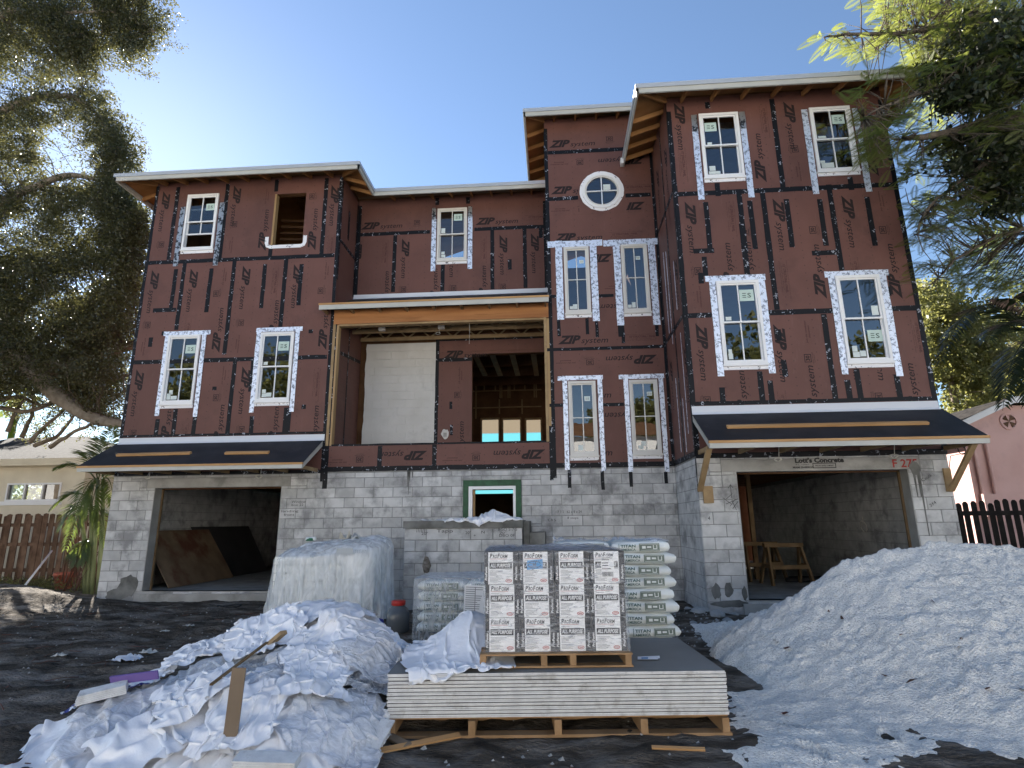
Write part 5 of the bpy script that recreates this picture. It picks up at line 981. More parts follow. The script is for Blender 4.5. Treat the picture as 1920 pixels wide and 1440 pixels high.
# ================================================================== MATERIAL STACKS
MT['gyp'] = mat('gypsum_edge', (.56, .56, .555), (.66, .66, .65), 14, .9, bump=.2, bscale=90, rnd=.07, c3=(.42, .41, .39), s3=9)
MT['paper'] = mat('grey_board_paper', (.20, .19, .172), (.24, .228, .208), 1.5, .7, c3=(.175, .166, .152), s3=1.2)
MT['pallet'] = mat('pallet_wood', (.25, .15, .075), (.38, .24, .13), 4, .85, stretch=(1, .3, 1), bump=.2, bscale=40, rnd=.12)
SO = Vector((-1.221, 4.468, 0)); SA = math.radians(4.15); SR = Matrix.Rotation(SA, 4, 'Z')
def sw_(x, y, z): v = SR @ Vector((x, y, z)); return v + SO
pal = thing('long_pallet', SO, 'long low wooden pallet on the dirt under the stack of wallboard', 'pallet', rot=(0, 0, SA))
def lp(par, nm, mb, m): return link(nm, mb.mesh(nm, m), par)
SW, SD = 2.435, 1.24
for x in (-.0, .58, 1.19, 1.80, SW - .055): mb = MB(); mb.box(x, x + .05 + (.012 if x == 0 else 0), -.005 + random.uniform(-.01, .01), SD, .024, .118); lp(pal, 'stringer', mb, 'pallet')
for y in (0.0, .38, .76, 1.12): mb = MB(); mb.box(-.01, SW + .01, y, y + .10, .003, .022); lp(pal, 'deck_board', mb, 'pallet')
for y in (0.03, .3, .6, .9, 1.12): mb = MB(); mb.box(0, SW, y, y + .09, .12, .134); lp(pal, 'deck_board', mb, 'pallet')
NS = 24; ZS0 = .137; TH = (.43 - ZS0) / NS
mb = MB(); mb.box(0, SW, 0, SD, 0, TH - .0026, 0); me = mb.mesh('wallboard_sheet', ['gyp', 'paper'])
for p in me.polygons:
    if abs(p.normal.z) > .9: p.material_index = 1
for k in range(NS):
    top = k == NS - 1
    l = 'topmost wallboard sheet with its grey face up, beneath the small loaded pallet' if top else 'lowest wallboard sheet of the stack, lying right on the long pallet' if k == 0 else 'white edged wallboard sheet in the middle of the tall even stack'
    sh = random.uniform(-.006, .006); q = sw_(sh - .004 * (k / NS), random.uniform(-.004, .003) + (.0 if k % 2 else .0015), ZS0 + TH * k + (-.0018 if k % 2 else .0002))
    o = link('wallboard_sheet', me, None, q, (0, 0, SA + random.uniform(-.0008, .0008)), label=l, category='wallboard', group='wallboard sheets stacked on the long pallet')
ZT = .431
pl2 = thing('small_pallet', sw_(.655, .11, ZT), 'small wooden pallet standing on the wallboard stack under the wrapped cartons', 'pallet', rot=(0, 0, SA))
PW, PD = 1.137, 1.05
for x in (0, .40 * PW, .59 * PW, PW - .055): mb = MB(); mb.box(x, x + .045, 0, PD, .014, .084); lp(pl2, 'stringer', mb, 'pallet')
for y in (0, .48, .95): mb = MB(); mb.box(0, PW, y - .004, y + .09, .001, .0135); lp(pl2, 'deck_board', mb, 'pallet')
for y in (0.0, .19, .38, .57, .76, .94): mb = MB(); mb.box(0, PW, y, y + .1, .0845, .0965); lp(pl2, 'deck_board', mb, 'pallet')
# cartons
MT['cartonw'] = mat('carton_white', (.80, .80, .80), (.85, .85, .85), 5, .5); MT['cartonk'] = mat('carton_black', (.022, .022, .025), rough=.45); MT['cred'] = mat('carton_red', (.42, .06, .05), rough=.5); MT['cgrey'] = mat('carton_grey', (.20, .20, .21), rough=.5); MT['bluetag'] = mat('blue_tag', (.10, .32, .62), rough=.5)
CWd, CH = .2715, .2425
mb = MB(); mb.box(0, CWd - .004, 0, CWd - .004, 0, CH - .002, 1); carton = mb.mesh('carton', ['cartonw', 'cartonk'])
def q_(mb, x0, x1, z0, z1, y, m): mb.add([(x0, y, z0), (x1, y, z0), (x1, y, z1), (x0, y, z1)], [(0, 1, 2, 3)], m)
def front(variant):
    mb = MB(); a, b = .030, CWd - .048; y = -.0012; q_(mb, a, b, .001, CH - .003, y, 0); y2 = y - .0006
    x = a + .012; zt = CH - .047
    for s, h, w in (('P', .034, .022), ('RO', .026, .034), ('F', .034, .020), ('ORM', .026, .058)): text_into(mb, s, x, zt, y2, h, 0, 1, w, shear=.2, bold=.03); x += w + .002
    q_(mb, a + .012, a + .145, zt - .008, zt - .005, y2, 2)
    q_(mb, a + .010, b - .008, .116, .162, y2, 1); text_into(mb, 'ALL PURPOSE', a + .016, .127, y2 - .0006, .026, 0, 0, b - a - .034, shear=.2, bold=.03)
    r = random.Random(variant); q_(mb, b - .06, b - .01, .108, .111, y2, 3)
    q_(mb, a + .012, a + .075, zt - .022, zt - .019, y2, 3)
    for k in range(9):
        z = .098 - k * .0092 - (.006 if k > 4 else 0); q_(mb, a + .012, a + .012 + r.uniform(.05, .105), z, z + .0032, y2, 3)
    ex, ez_ = b - .035, .026
    vs = [(ex + .026 * math.cos(t), y2, ez_ + .013 * math.sin(t)) for t in np.linspace(0, 2 * math.pi, 17)[:-1]]; vi = [(ex + .020 * math.cos(t), y2, ez_ + .008 * math.sin(t)) for t in np.linspace(0, 2 * math.pi, 17)[:-1]]
    mb.add(vs + vi, [(i, (i + 1) % 16, 16 + (i + 1) % 16, 16 + i) for i in range(16)], 2); q_(mb, ex - .014, ex + .014, ez_ - .003, ez_ + .003, y2, 2)
    text_into(mb, 'ProForm', .022, .03, -.0010, .017, 90, 0, .10, shear=.15, bold=.03); text_into(mb, 'ProForm', CWd - .016, .03, -.0010, .017, 90, 0, .10, shear=.15, bold=.03)
    return mb.mesh('printed_label', ['cartonw', 'cartonk', 'cred', 'cgrey'])
fronts = [front(k) for k in range(3)]
colname = ['left end column', 'second column from the left', 'third column from the left', 'right end column']; rowname = ['bottom', 'middle', 'top']
sidef = shared_text('printed_label', [('ProForm', 0, 0, .022, .12, dict(shear=.15, bold=.03))], 'cartonw')
CB = .0985
for k in range(3):
    for j in range(4):
        for i in range(4):
            if j and 0 < i < 3 and k < 2: continue           # wholly enclosed cartons are not built
            x, y = .035 + i * CWd + random.uniform(-.003, .003) + (.004 * (k - 1) * (1 if i > 1 else -1)), .075 + j * CWd; q = sw_(.655 + x, .11 + y + random.uniform(-.004, .004), ZT + CB + k * CH)
            lab = f'{rowname[k]} row black and white carton, {colname[i]} of the wrapped pallet' if j == 0 else 'black and white compound carton in the rows behind the front of the wrapped pallet'
            if j == 0 and i == 1 and k == 2: lab = 'compound carton with a bright blue tag, top row of the wrapped pallet'
            if j == 0 and i == 3 and k == 2: lab = 'compound carton with a white barcode label, top right of the wrapped pallet'
            o = link('carton', carton, None, q, (0, 0, SA + random.uniform(-.012, .012)), label=lab, category='carton', group='cartons on the small pallet')
            if j == 0:
                link('printed_label', fronts[(i + k) % 3], o)
                if i == 1 and k == 2:
                    mb = MB(); mb.add([(.06, -.004, .105), (.185, -.004, .115), (.183, -.005, .185), (.062, -.005, .175)], [(0, 1, 2, 3)], 0); c_ = [(.12 + .05 * math.cos(t), -.0058, .145 + .025 * math.sin(t)) for t in np.linspace(.3, 6, 24)]
                    for p, r_ in zip(c_, c_[1:]): mb.bar(p, r_, .004, .0006, up=(0, 1, 0), m=1)
                    mb.bar((.115, -.006, .16), (.108, -.006, .135), .004, .0006, up=(0, 1, 0), m=1); mb.bar((.108, -.006, .14), (.135, -.006, .15), .004, .0006, up=(0, 1, 0), m=1); mb.bar((.128, -.006, .165), (.125, -.006, .125), .004, .0006, up=(0, 1, 0), m=1); link('tag', mb.mesh('tag', ['bluetag', 'cartonk']), o)
                if i == 3 and k == 2:
                    mb = MB(); q_(mb, .085, .185, .045, .20, -.004, 0); r = random.Random(5); x = .092
                    while x < .178: w = r.choice((.002, .003, .004)); q_(mb, x, x + w, .05, .085, -.0048, 1); x += w + r.choice((.002, .003))
                    for s, z, w in (('SHEETROCK', .185, .085), ('COMPOUND', .172, .06), ('LOT 48', .148, .05), ('4.5 GAL', .130, .05), ('PALLET 24', .105, .07)): text_into(mb, '■■■■■■'[:0] + s, .09, z, -.0048, .009, 0, 1, w, bold=.02) if False else q_(mb, .09, .09 + w, z, z + .006, -.0048, 1)
                    link('shipping_label', mb.mesh('shipping_label', ['cartonw', 'cartonk']), o)
# stretch film round the cartons
MT['stretch'] = film('stretch_film', (.86, .88, .92), .10, .08, 9, .5, (1, 1, 5), .26, .5)  # slanted denser streaks paint highlights into the film
MT['stretchtop'] = film('stretch_film_top', (.62, .64, .70), .62, .15, 14, .4)
def film_shell(W, Dp, Hh, seed, amp=.012, n=34):
    """skin of a wrapped load in local coordinates, four wrinkled sides and a puckered top"""
    mb = MB(); per = [(0, 0), (W, 0), (W, Dp), (0, Dp)]; pts = []
    for (ax, ay), (bx, by) in zip(per, per[1:] + per[:1]):
        for i in range(n): t = i / n; pts.append((ax + (bx - ax) * t, ay + (by - ay) * t))
    P = np.array(pts); c = np.array([W / 2, Dp / 2]); K = 16; s = np.arange(len(P)) / n; vs = []
    for k in range(K + 1):
        z = Hh * k / K; w = fbm(s * 7 + k * .35, np.full(len(P), k * .9), 3, seed) - .45; o = P - c; o = o / np.linalg.norm(o, axis=1)[:, None]
        pinch = np.where(k == K, -.02, 0); Q_ = P + o * (w[:, None] * amp * 2 + .004 + pinch); vs += [(x, y, z + (.0 if k else -.02 * fbm(np.array([s_ * 9]), np.array([0.]), 2, seed)[0])) for (x, y), s_ in zip(Q_, s)]
    N = len(P); mb.add(vs, [(k * N + i, k * N + (i + 1) % N, (k + 1) * N + (i + 1) % N, (k + 1) * N + i) for k in range(K) for i in range(N)], 0, True)
    g = 22; tv = []
    for i in range(g + 1):
        for j in range(g + 1):
            x, y = W * i / g, Dp * j / g; e = min(i, j, g - i, g - j) / 4; h = .012 + .05 * (fbm(np.array([x * 6]), np.array([y * 6]), 3, seed + 5)[0] - .35) * min(1, e); tv.append((x, y, Hh + max(-.002, h * min(1, e + .0)) + .002))
    mb.add(tv, [(i * (g + 1) + j, (i + 1) * (g + 1) + j, (i + 1) * (g + 1) + j + 1, i * (g + 1) + j + 1) for i in range(g) for j in range(g)], 1, True); return mb
mb = film_shell(4 * CWd + .016, 4 * CWd + .016, 3 * CH + .012, 4); q = sw_(.655 + .027, .11 + .062, ZT + .094)
link('stretch_wrap', mb.mesh('stretch_wrap', ['stretch', 'stretchtop']), None, q, (0, 0, SA), label='clear shiny stretch film wound around the cartons on the small pallet', category='plastic wrap')
mb = MB(); a = sw_(1.87, .33, ZT + .004)
mb.add([(0, 0, 0), (.17, -.02, .002), (.19, .06, .012), (.02, .08, .004)], [(0, 1, 2, 3)], 0); mb.add([(.03, .0, .004), (.08, -.006, .0045), (.09, .03, .009), (.04, .04, .006)], [(0, 1, 2, 3)], 1); MT['blueprint'] = mat('blue_print', (.12, .30, .55), rough=.5)
link('paper_scrap', mb.mesh('paper_scrap', ['wrap', 'blueprint']), None, a, (0, 0, .1), label='small blue and white paper scrap lying right of the small pallet', category='paper')
# bags of cement
MT['bag'] = mat('white_bag', (.72, .74, .71), (.80, .82, .79), 3, .45, bump=.5, bscale=14, bdist=.02); MT['baggreen'] = mat('bag_green', (.13, .165, .135), (.16, .20, .165), 6, .5); MT['bagink'] = mat('bag_ink', (.06, .12, .10), rough=.5)
def bag_mesh(L, Dp, Hh, seed):
    n = 14; V = []; g = np.linspace(-1, 1, n); r = np.random.default_rng(seed)
    bm = bmesh.new(); bmesh.ops.create_cube(bm, size=2); bmesh.ops.subdivide_edges(bm, edges=bm.edges[:], cuts=9, use_grid_fill=True)
    for v in bm.verts:
        x, y, z = v.co; ex = (1 - abs(x) ** 5) ; ey = (1 - abs(y) ** 5)
        zz = z * (.66 + .34 * max(0, ex) ** .35 * max(0, ey) ** .35); xs = x * (1 - .06 * z * z); ys = y * (1 - .10 * z * z)
        w = (vnoise(np.array([x * 3 + seed * 7.1]), np.array([y * 3 + z * 2.2]), seed)[0] - .5); w2 = (vnoise(np.array([x * 8 + seed * 3.1]), np.array([y * 6 + z * 5]), seed + 3)[0] - .5)
        v.co = Vector((xs * L / 2 * (1 + .02 * w), ys * Dp / 2 * (1 + .05 * w + .02 * w2), zz * Hh / 2 * (1 + .12 * w) + .010 * w2 * (z > 0)))
    me = bpy.data.meshes.new('bag'); bm.to_mesh(me); bm.free(); me.polygons.foreach_set('use_smooth', [True] * len(me.polygons)); me.materials.append(MT['bag']); return me
BL, BD, BH = .64, .42, .128
bags = [bag_mesh(BL, BD, BH, k) for k in range(4)]
mb = MB(); y = -BD / 2 * 1.03 - .004
q_(mb, -.225, -.219, -.035, .045, y, 0); text_into(mb, 'TITAN', -.205, .004, y, .030, 0, 0, .165, bold=.03); text_into(mb, 'AMERICA', -.205, -.034, y, .026, 0, 0, .165, bold=.015)
q_(mb, .0, .22, -.038, .042, y, 1); q_(mb, .008, .212, -.031, -.028, y - .001, 2); q_(mb, .008, .212, .032, .035, y - .001, 2); q_(mb, .03, .07, -.012, .016, y - .001, 2); q_(mb, .085, .13, -.006, .012, y - .001, 2); q_(mb, .15, .158, -.02, .024, y - .001, 2); q_(mb, .15, .195, -.02, -.012, y - .001, 2); q_(mb, .187, .195, -.02, .024, y - .001, 2)
bagprint = mb.mesh('printed_label', ['bagink', 'baggreen', 'bag'])
TYF = 6.75
tx1 = onY((1268, 1100), TYF).x; tzb = .13
ords = ['lowest', 'second', 'third', 'fourth', 'fifth', 'sixth', 'seventh', 'eighth', 'top']
tp = thing('bag_pallet', (tx1 - .65, TYF + .3, 0), 'wooden pallet on the dirt under the tall bag stack behind the cartons', 'pallet')
for x in (0, .62, 1.24): mb = MB(); mb.box(tx1 - 1.30 + x, tx1 - 1.25 + x, TYF - .05, TYF + .9, .018, .105); part('stringer', mb, 'pallet', tp)
for y in (0, .3, .6, .85): mb = MB(); mb.box(tx1 - 1.3, tx1 + .0, TYF - .05 + y, TYF + .04 + y, .106, .122); part('deck_board', mb, 'pallet', tp)
for k in range(9):
    for i in (0, 1):
        odd = k % 2; x = tx1 - .33 - i * .66 + (.03 if odd else -.02) + random.uniform(-.01, .01); z = tzb + BH / 2 + k * (BH - .002)
        lab = f'white and green printed bag, {ords[k]} layer, {"right" if i == 0 else "left"} side of the tall stack'
        if k == 1: lab = f'white and green printed bag, second layer from the ground, {"right" if i == 0 else "left"} side of the tall stack'
        o = link('cement_bag', bags[(k + i) % 4], None, (x, TYF + BD / 2 + random.uniform(-.015, .015), z), (random.uniform(-.03, .03), random.uniform(-.03, .02), random.uniform(-.04, .04) - .02), label=lab, category='bag', group='bags in the tall stack behind the cartons')
        link('printed_label', bagprint, o, loc=(random.uniform(-.05, .05), 0, random.uniform(-.006, .006)))
        if i == 0: # back bag
            o2 = link('cement_bag', bags[(k + 2) % 4], None, (x, TYF + BD * 1.5 + .02, z), (0, 0, random.uniform(-.03, .03)), label='white bag in the hidden back row of the tall stack', category='bag', group='bags in the back row of the tall stack')
MT['filmwhite'] = film('clear_plastic', (.80, .84, .88), .62, .18, 12, .3)
MT['bagfilm'] = film('bag_film', (.82, .85, .88), .24, .2, 8, .12, (2.2, 2.2, .7))
# small wrapped stack in the middle
MX0, MY0 = onY((778, 1150), 7.9).x, 7.9; mtz = onY((850, 1090), 7.9).z; MWd = onY((1000, 1150), 7.9).x - MX0
for k in range(5):
    for i in (0, 1, 2):
        z = max(.0, mtz - 5 * BH) + BH / 2 + k * BH; o = link('cement_bag', bags[(k + i) % 4], None, (MX0 + .34 + i * .64, MY0 + .24, z), (0, 0, random.uniform(-.03, .03)), label=f'white printed bag, {ords[k] if k < 4 else "uppermost"} layer, {("left", "middle", "right")[i]} of the low wrapped stack', category='bag', group='bags in the low wrapped stack'); link('printed_label', bagprint, o)
mb = film_shell(MWd + .1, .95, mtz + .02, 12, .008, 30); link('stretch_wrap', mb.mesh('stretch_wrap', ['bagfilm', 'filmwhite']), None, (MX0 - .02, MY0 - .02, 0.02), None, label='cloudy stretch film around the low bag stack left of the cartons', category='plastic wrap')
a = onY((893, 1128), MY0 - .05); mb = MB(); q_(mb, -.16, .12, -.22, .20, 0, 0); r = random.Random(2)
for k in range(14): z = .17 - k * .026; q_(mb, -.14, -.14 + r.uniform(.12, .23), z, z + .008, -.001, 1)
q_(mb, -.02, -.012, -.15, .18, -.001, 1); q_(mb, -.02, .1, -.15, -.143, -.001, 1)
link('packing_list', mb.mesh('packing_list', ['cartonw', 'cgrey']), None, (a.x, MY0 - .06, a.z), (0, .04, 0), label='white printed sheet stuck to the low wrapped bag stack', category='paper')
# ================================================================== SAND
ridge_px = [(1335, 1212), (1400, 1178), (1457, 1140), (1517, 1105), (1550, 1080), (1590, 1053), (1657, 1037), (1713, 1029), (1807, 1025), (1880, 1026), (1960, 1040), (2060, 1090), (2200, 1180)]
RYS = 7.1
rp = [onY(p, RYS) for p in ridge_px]; rX = np.array([p.x for p in rp]); rZ = np.array([max(0, p.z) for p in rp])
def sand_h(x, y):
    zr = np.interp(x, rX, rZ, left=0, right=0)
    toe = np.interp(x, [1.6, 2.2, 2.9, 3.6, 4.5, 6, 8], [6.3, 5.55, 4.75, 4.05, 3.75, 3.7, 4.2]); t = np.clip((RYS - y) / (RYS - toe), 0, 1.3)
    fr = np.where(t < 1, (1 - t) ** 1.12 * (1 - .10 * np.sin(t * math.pi)), 0); bk = np.clip((y - RYS) / 2.2, 0, 1); back = (1 - bk) ** 1.1
    m = zr * np.where(y < RYS, fr, back) 
    sh = .045 * np.exp(-np.maximum(0, toe - y) / .5) * np.clip((x - .95) / .7, 0, 1) * (y < RYS + .5)        # thin spill round the toe
    spill = .034 * np.exp(-(((x - 2.0) / .8) ** 2 + ((y - 4.3) / 1.3) ** 2)) + .04 * np.exp(-(((x - 1.55) / .35) ** 2 + ((y - 3.9) / .9) ** 2))
    n = .08 * (fbm(x * 2.0, y * 2.0, 3, 40) - .45) + .05 * (fbm(x * 6, y * 6, 3, 50) - .45) + .026 * (vnoise(x * 13 + y * 9, y * 13 - x * 9, 60) - .5) + .030 * (vnoise(x * 19 - y * 17, y * 19 + x * 17, 61) - .5) + .018 * (vnoise(x * 40 + y * 15, y * 40 - x * 15, 62) - .5)
    lump = .04 * np.maximum(0, vnoise(x * 13, y * 13, 70) - .76) / .24 * (fbm(x * 1.5, y * 1.5, 2, 71) > .38)
    k = np.clip(m / .15, .25, 1)
    h = m + sh + spill + (n + lump) * k - .018
    h = h - .13 * np.exp(-(((x - 2.85 - .55 * (y - 4.05)) / .75) ** 2 + ((y - 3.95 + .22 * (x - 2.6)) / .26) ** 2)) - .035 * np.maximum(0, fbm(x * 3.1, y * 3.1, 4, 95) - .42) * np.clip((5.2 - y) / 1.2, 0, 1) * 4
    # footprints in the thin sand in front
    for fx, fy, a in ((1.62, 4.25, .3), (1.75, 3.85, -.2), (2.05, 4.05, .5), (1.55, 3.55, .1), (2.25, 4.6, -.4), (1.95, 3.45, .2), (1.7, 4.75, .6)):
        dx, dy = (x - fx) * math.cos(a) + (y - fy) * math.sin(a), -(x - fx) * math.sin(a) + (y - fy) * math.cos(a); e = (dx / .05) ** 2 + (dy / .13) ** 2; h = h - .06 * np.exp(-e ** 2) + .026 * np.exp(-(e - 1.6) ** 2 * 2)
    return h
sx, sy = np.arange(.7, 8.9, .021), np.arange(2.4, 9.7, .021); SX, SY = np.meshgrid(sx, sy, indexing='ij'); SZ = sand_h(SX, SY) + ground_h(SX, SY) * np.clip(1 - SX * 0, 0, 1)
edge = np.minimum.reduce([SX - .7, 8.9 - SX, SY - 2.4, 9.7 - SY]); SZ -= .08 * np.clip(1 - edge / .35, 0, 1); SZ = np.where((SY > 9.0), SZ - .15 * (SY - 9.0) / .7, SZ)
bx, by = SX - SO.x, SY - SO.y; lx = bx * math.cos(SA) + by * math.sin(SA); ly = -bx * math.sin(SA) + by * math.cos(SA); SZ = np.where((lx < SW + .02) & (lx > -.2) & (ly > -.02) & (ly < SD + .1), -.06, SZ)
SZ = SZ - .18 * np.clip((1.98 - SX + .25 * (vnoise(SX * 5, SY * 5, 97) - .5)) / .35, 0, 1) * np.clip((SY - 5.75) / .5, 0, 1)
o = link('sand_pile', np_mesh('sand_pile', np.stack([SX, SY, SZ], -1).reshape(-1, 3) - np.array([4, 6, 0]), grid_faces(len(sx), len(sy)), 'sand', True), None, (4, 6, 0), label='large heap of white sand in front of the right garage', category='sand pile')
def surf(x, y): return max(gz(x, y), float(sand_h(np.array([x]), np.array([y]))[0]) + gz(x, y) if x > .9 else -1)
# dry leaves and twigs lying on the sand
MT['dryleaf'] = mat('dry_leaf', (.13, .045, .03), (.07, .04, .025), 9, .8)
for k, p in enumerate(((1456, 1205), (1475, 1217), (1580, 1160), (1796, 1216), (1803, 1200), (1685, 1193), (1661, 1270), (1850, 1294), (1472, 1340), (1915, 1295), (1556, 1147), (1710, 1280), (1750, 1130), (1880, 1130))):
    d = ray(p); t = 3.0
    while t < 9 and (CO + d * t).z > surf((CO + d * t).x, (CO + d * t).y): t += .02
    c = CO + d * t; mb = MB(); an = random.uniform(0, 6); l = random.uniform(.035, .06); e = Vector((math.cos(an), math.sin(an), .2)) * l; n = Vector((-math.sin(an), math.cos(an), .3)) * l * .35; u = Vector((0, 0, .012))
    mb.add([c - e + u, c - n + u * .6, c + e + u * 1.6, c + n + u * 1.4], [(0, 1, 2, 3)]); solo('dry_leaf', mb, 'dryleaf', c, 'small dry brown leaf lying on the white sand', 'leaf', 'dry leaves on the sand heap')
# ================================================================== COVERED LOAD
CY0, CY1 = 9.15, 10.45; cx0, cx1 = onY((490, 1100), CY0).x, onY((706, 1100), CY0).x
MT['cover'] = film('plastic_cover', (.84, .87, .90), .54, .12, 5, .5, (1.5, 1.5, .5), .28, .3)
cv = thing('covered_load', ((cx0 + cx1) / 2, (CY0 + CY1) / 2, 0), 'bulky pallet load shrouded in cloudy white plastic sheeting in front of the left garage pier', 'covered load')
W2, D2 = (cx1 - cx0) / 2, (CY1 - CY0) / 2; ccx, ccy = (cx0 + cx1) / 2, (CY0 + CY1) / 2
NA, NK = 220, 46; an = np.linspace(0, 2 * math.pi, NA, endpoint=False); vs = []
ca, sa = np.cos(an), np.sin(an); ex = 3.8; rad = (np.abs(ca) ** ex + np.abs(sa) ** ex) ** (-1 / ex); ux, uy = ca * rad, sa * rad
fold = lambda sc, sd: fbm(ux * sc + 31, uy * sc + 17, 3, sd) - .45
sharp = lambda a, f, ph: np.abs(((a * f + ph) % 1.0) - .5) * 2
for k in range(NK):
    t = k / (NK - 1)
    if t < .42:
        r = t / .42; z = 1.04 + .09 * ux * r + .13 * fbm(ux * r * 2.5 + 5, uy * r * 2.5 + 9, 3, 81) + .10 * (1 - r ** 3) + .05 * (fbm(ux * r * 7, uy * r * 7, 3, 82) - .4) + .06 * (uy > 0) * r - .07 * r ** 6; R_ = r * .99
    else:
        s = (t - .42) / .58; z = (1.0 + .09 * ux) * (1 - s) + .06 * (fbm(ux * 2, uy * 2, 2, 86)) * (1 - s); am = .05 + .26 * s; w = fold(5, 83) * am * 1.0 + am * .35 * (sharp(an, 5.5, .2 + .5 * s) ** 2 - .4) * s + .10 * am * (fold(16, 84)) + .03 * (fbm(ux * 4 + s * 3, uy * 4 + s * 5, 3, 85) - .45) + .02 * (np.abs(fbm(ux * 6 - s * 4, uy * 6 + s * 3, 2, 87) - .4)); R_ = .99 + w + .05 * s
    vs.append(np.stack([ccx + ux * W2 * R_, ccy + uy * D2 * R_, np.maximum(z + 0 * ux, .012)], -1))
V = np.concatenate([np.array([[ccx, ccy, 1.22]]), np.concatenate(vs)]) - np.array(cv.location)
k_, i_ = np.meshgrid(np.arange(NK - 1), np.arange(NA), indexing='ij'); Fq = np.stack([1 + k_ * NA + i_, 1 + (k_ + 1) * NA + i_, 1 + (k_ + 1) * NA + (i_ + 1) % NA, 1 + k_ * NA + (i_ + 1) % NA], -1).reshape(-1, 4)
link('plastic_cover', np_mesh('plastic_cover', V, Fq, 'cover', True), cv)
mb = MB()
for k in range(7):
    for i in range(3): mb.box(cx0 + .12 + i * (2 * W2 - .3) / 3, cx0 + .12 + (i + .95) * (2 * W2 - .3) / 3, CY0 + .12 + .01 * (k % 2), CY1 - .15, .12 + k * .125, .12 + k * .125 + .115)
part('bag_load', mb, 'bag', cv)
a = onY((648, 1033), CY0 + .02); mb = MB(); q_(mb, a.x - .13, a.x + .13, a.z - .04, a.z + .04, CY0 - .02, 0); text_into(mb, 'TITAN', a.x + .15, a.z - .03, CY0 - .02, .05, 0, 0, .22, bold=.03); MT['faint'] = mat('faint_print', (.42, .45, .47), rough=.5); part('printed_label', mb, 'faint', cv)
# litter on top of the cover
MT['kraft'] = mat('crumpled_paper', (.52, .50, .44), (.60, .58, .52), 6, .9)
def crumple(name, c, sx_, sy_, sz_, m, seed, label, cat, n=9):
    r = np.random.default_rng(seed); V = []
    g = np.linspace(-1, 1, n); X, Y = np.meshgrid(g, g, indexing='ij'); Z = np.abs(r.normal(0, .5, X.shape)) ; X2 = X + r.normal(0, .08, X.shape); Y2 = Y + r.normal(0, .08, X.shape)
    V = np.stack([X2 * sx_, Y2 * sy_, Z * sz_ * (1.1 - .5 * X ** 2)], -1).reshape(-1, 3)
    o = link(name, np_mesh(name, V, grid_faces(n, n), m), None, c, (0, 0, r.uniform(-.4, .4)), label=label, category=cat); return o
a = onY((655, 1012), 9.5); crumple('crumpled_paper', (a.x, 9.5, 1.24), .16, .09, .10, 'kraft', 3, 'torn cream paper lying on top of the plastic covered load', 'paper'); 
a = onY((583, 1008), 9.5); MT['drinkcan'] = printed('drink_can', (.75, .77, .76), (.01, .12, .06), 9, .26, .27, .3, .3); mb = MB(); mb.tube([(a.x - .08, 9.5, 1.25), (a.x - .07, 9.5, 1.25), (a.x + .06, 9.52, 1.255), (a.x + .075, 9.52, 1.255)], [.024, .033, .033, .026], 14); solo('drink_can', mb, 'drinkcan', (a.x, 9.5, 1.25), 'green and white drink can lying on the plastic covered load', 'can')
# red lidded fuel can beside it
fx_ = onY((747, 1135), 8.6); MT['redp'] = mat('red_plastic', (.42, .025, .02), rough=.4); MT['smoke'] = mat('dark_clear_plastic', (.10, .11, .12), rough=.25)
fo = thing('plastic_jug', (fx_.x, 8.6, 0), 'dark plastic jug with a red cap between the covered load and the low wrapped stack', 'jug')
n = 20
def lathe(nm, prof, m): mb = MB(); mb.add([(fx_.x + r * math.cos(2 * math.pi * k / n), 8.6 + r * math.sin(2 * math.pi * k / n), z) for r, z in prof for k in range(n)], [(j * n + k, j * n + (k + 1) % n, (j + 1) * n + (k + 1) % n, (j + 1) * n + k) for j in range(len(prof) - 1) for k in range(n)], 0, True); part(nm, mb, m, fo)
lathe('jug_body', [(.14, 0), (.16, .03), (.16, .24), (.13, .31), (.085, .345), (.085, .36)], 'smoke'); lathe('cap', [(.095, .355), (.1, .36), (.1, .41), (.09, .42), (0, .42)], 'redp')
# ================================================================== RUBBISH HEAP: sheets dropped one after another onto the heap
class HMap:
    def __init__(s, x0, x1, y0, y1, c=.035): s.x0, s.y0, s.c = x0, y0, c; s.nx, s.ny = int((x1 - x0) / c) + 1, int((y1 - y0) / c) + 1; s.X, s.Y = np.meshgrid(x0 + np.arange(s.nx) * c, y0 + np.arange(s.ny) * c, indexing='ij'); s.H = np.zeros_like(s.X)
    def at(s, x, y):
        u = np.clip((x - s.x0) / s.c, 0, s.nx - 1.001); v = np.clip((y - s.y0) / s.c, 0, s.ny - 1.001); i = u.astype(int); j = v.astype(int); a, b = u - i, v - j; H = s.H
        return (H[i, j] * (1 - a) + H[i + 1, j] * a) * (1 - b) + (H[i, j + 1] * (1 - a) + H[i + 1, j + 1] * a) * b
    def splat(s, P, t=.006):
        u = np.clip(np.round((P[..., 0] - s.x0) / s.c).astype(int), 1, s.nx - 2).ravel(); v = np.clip(np.round((P[..., 1] - s.y0) / s.c).astype(int), 1, s.ny - 2).ravel(); z = P[..., 2].ravel() + t
        for du, dv in ((0, 0), (1, 0), (-1, 0), (0, 1), (0, -1)): np.maximum.at(s.H, (u + du, v + dv), z - (.004 if du or dv else 0))
        
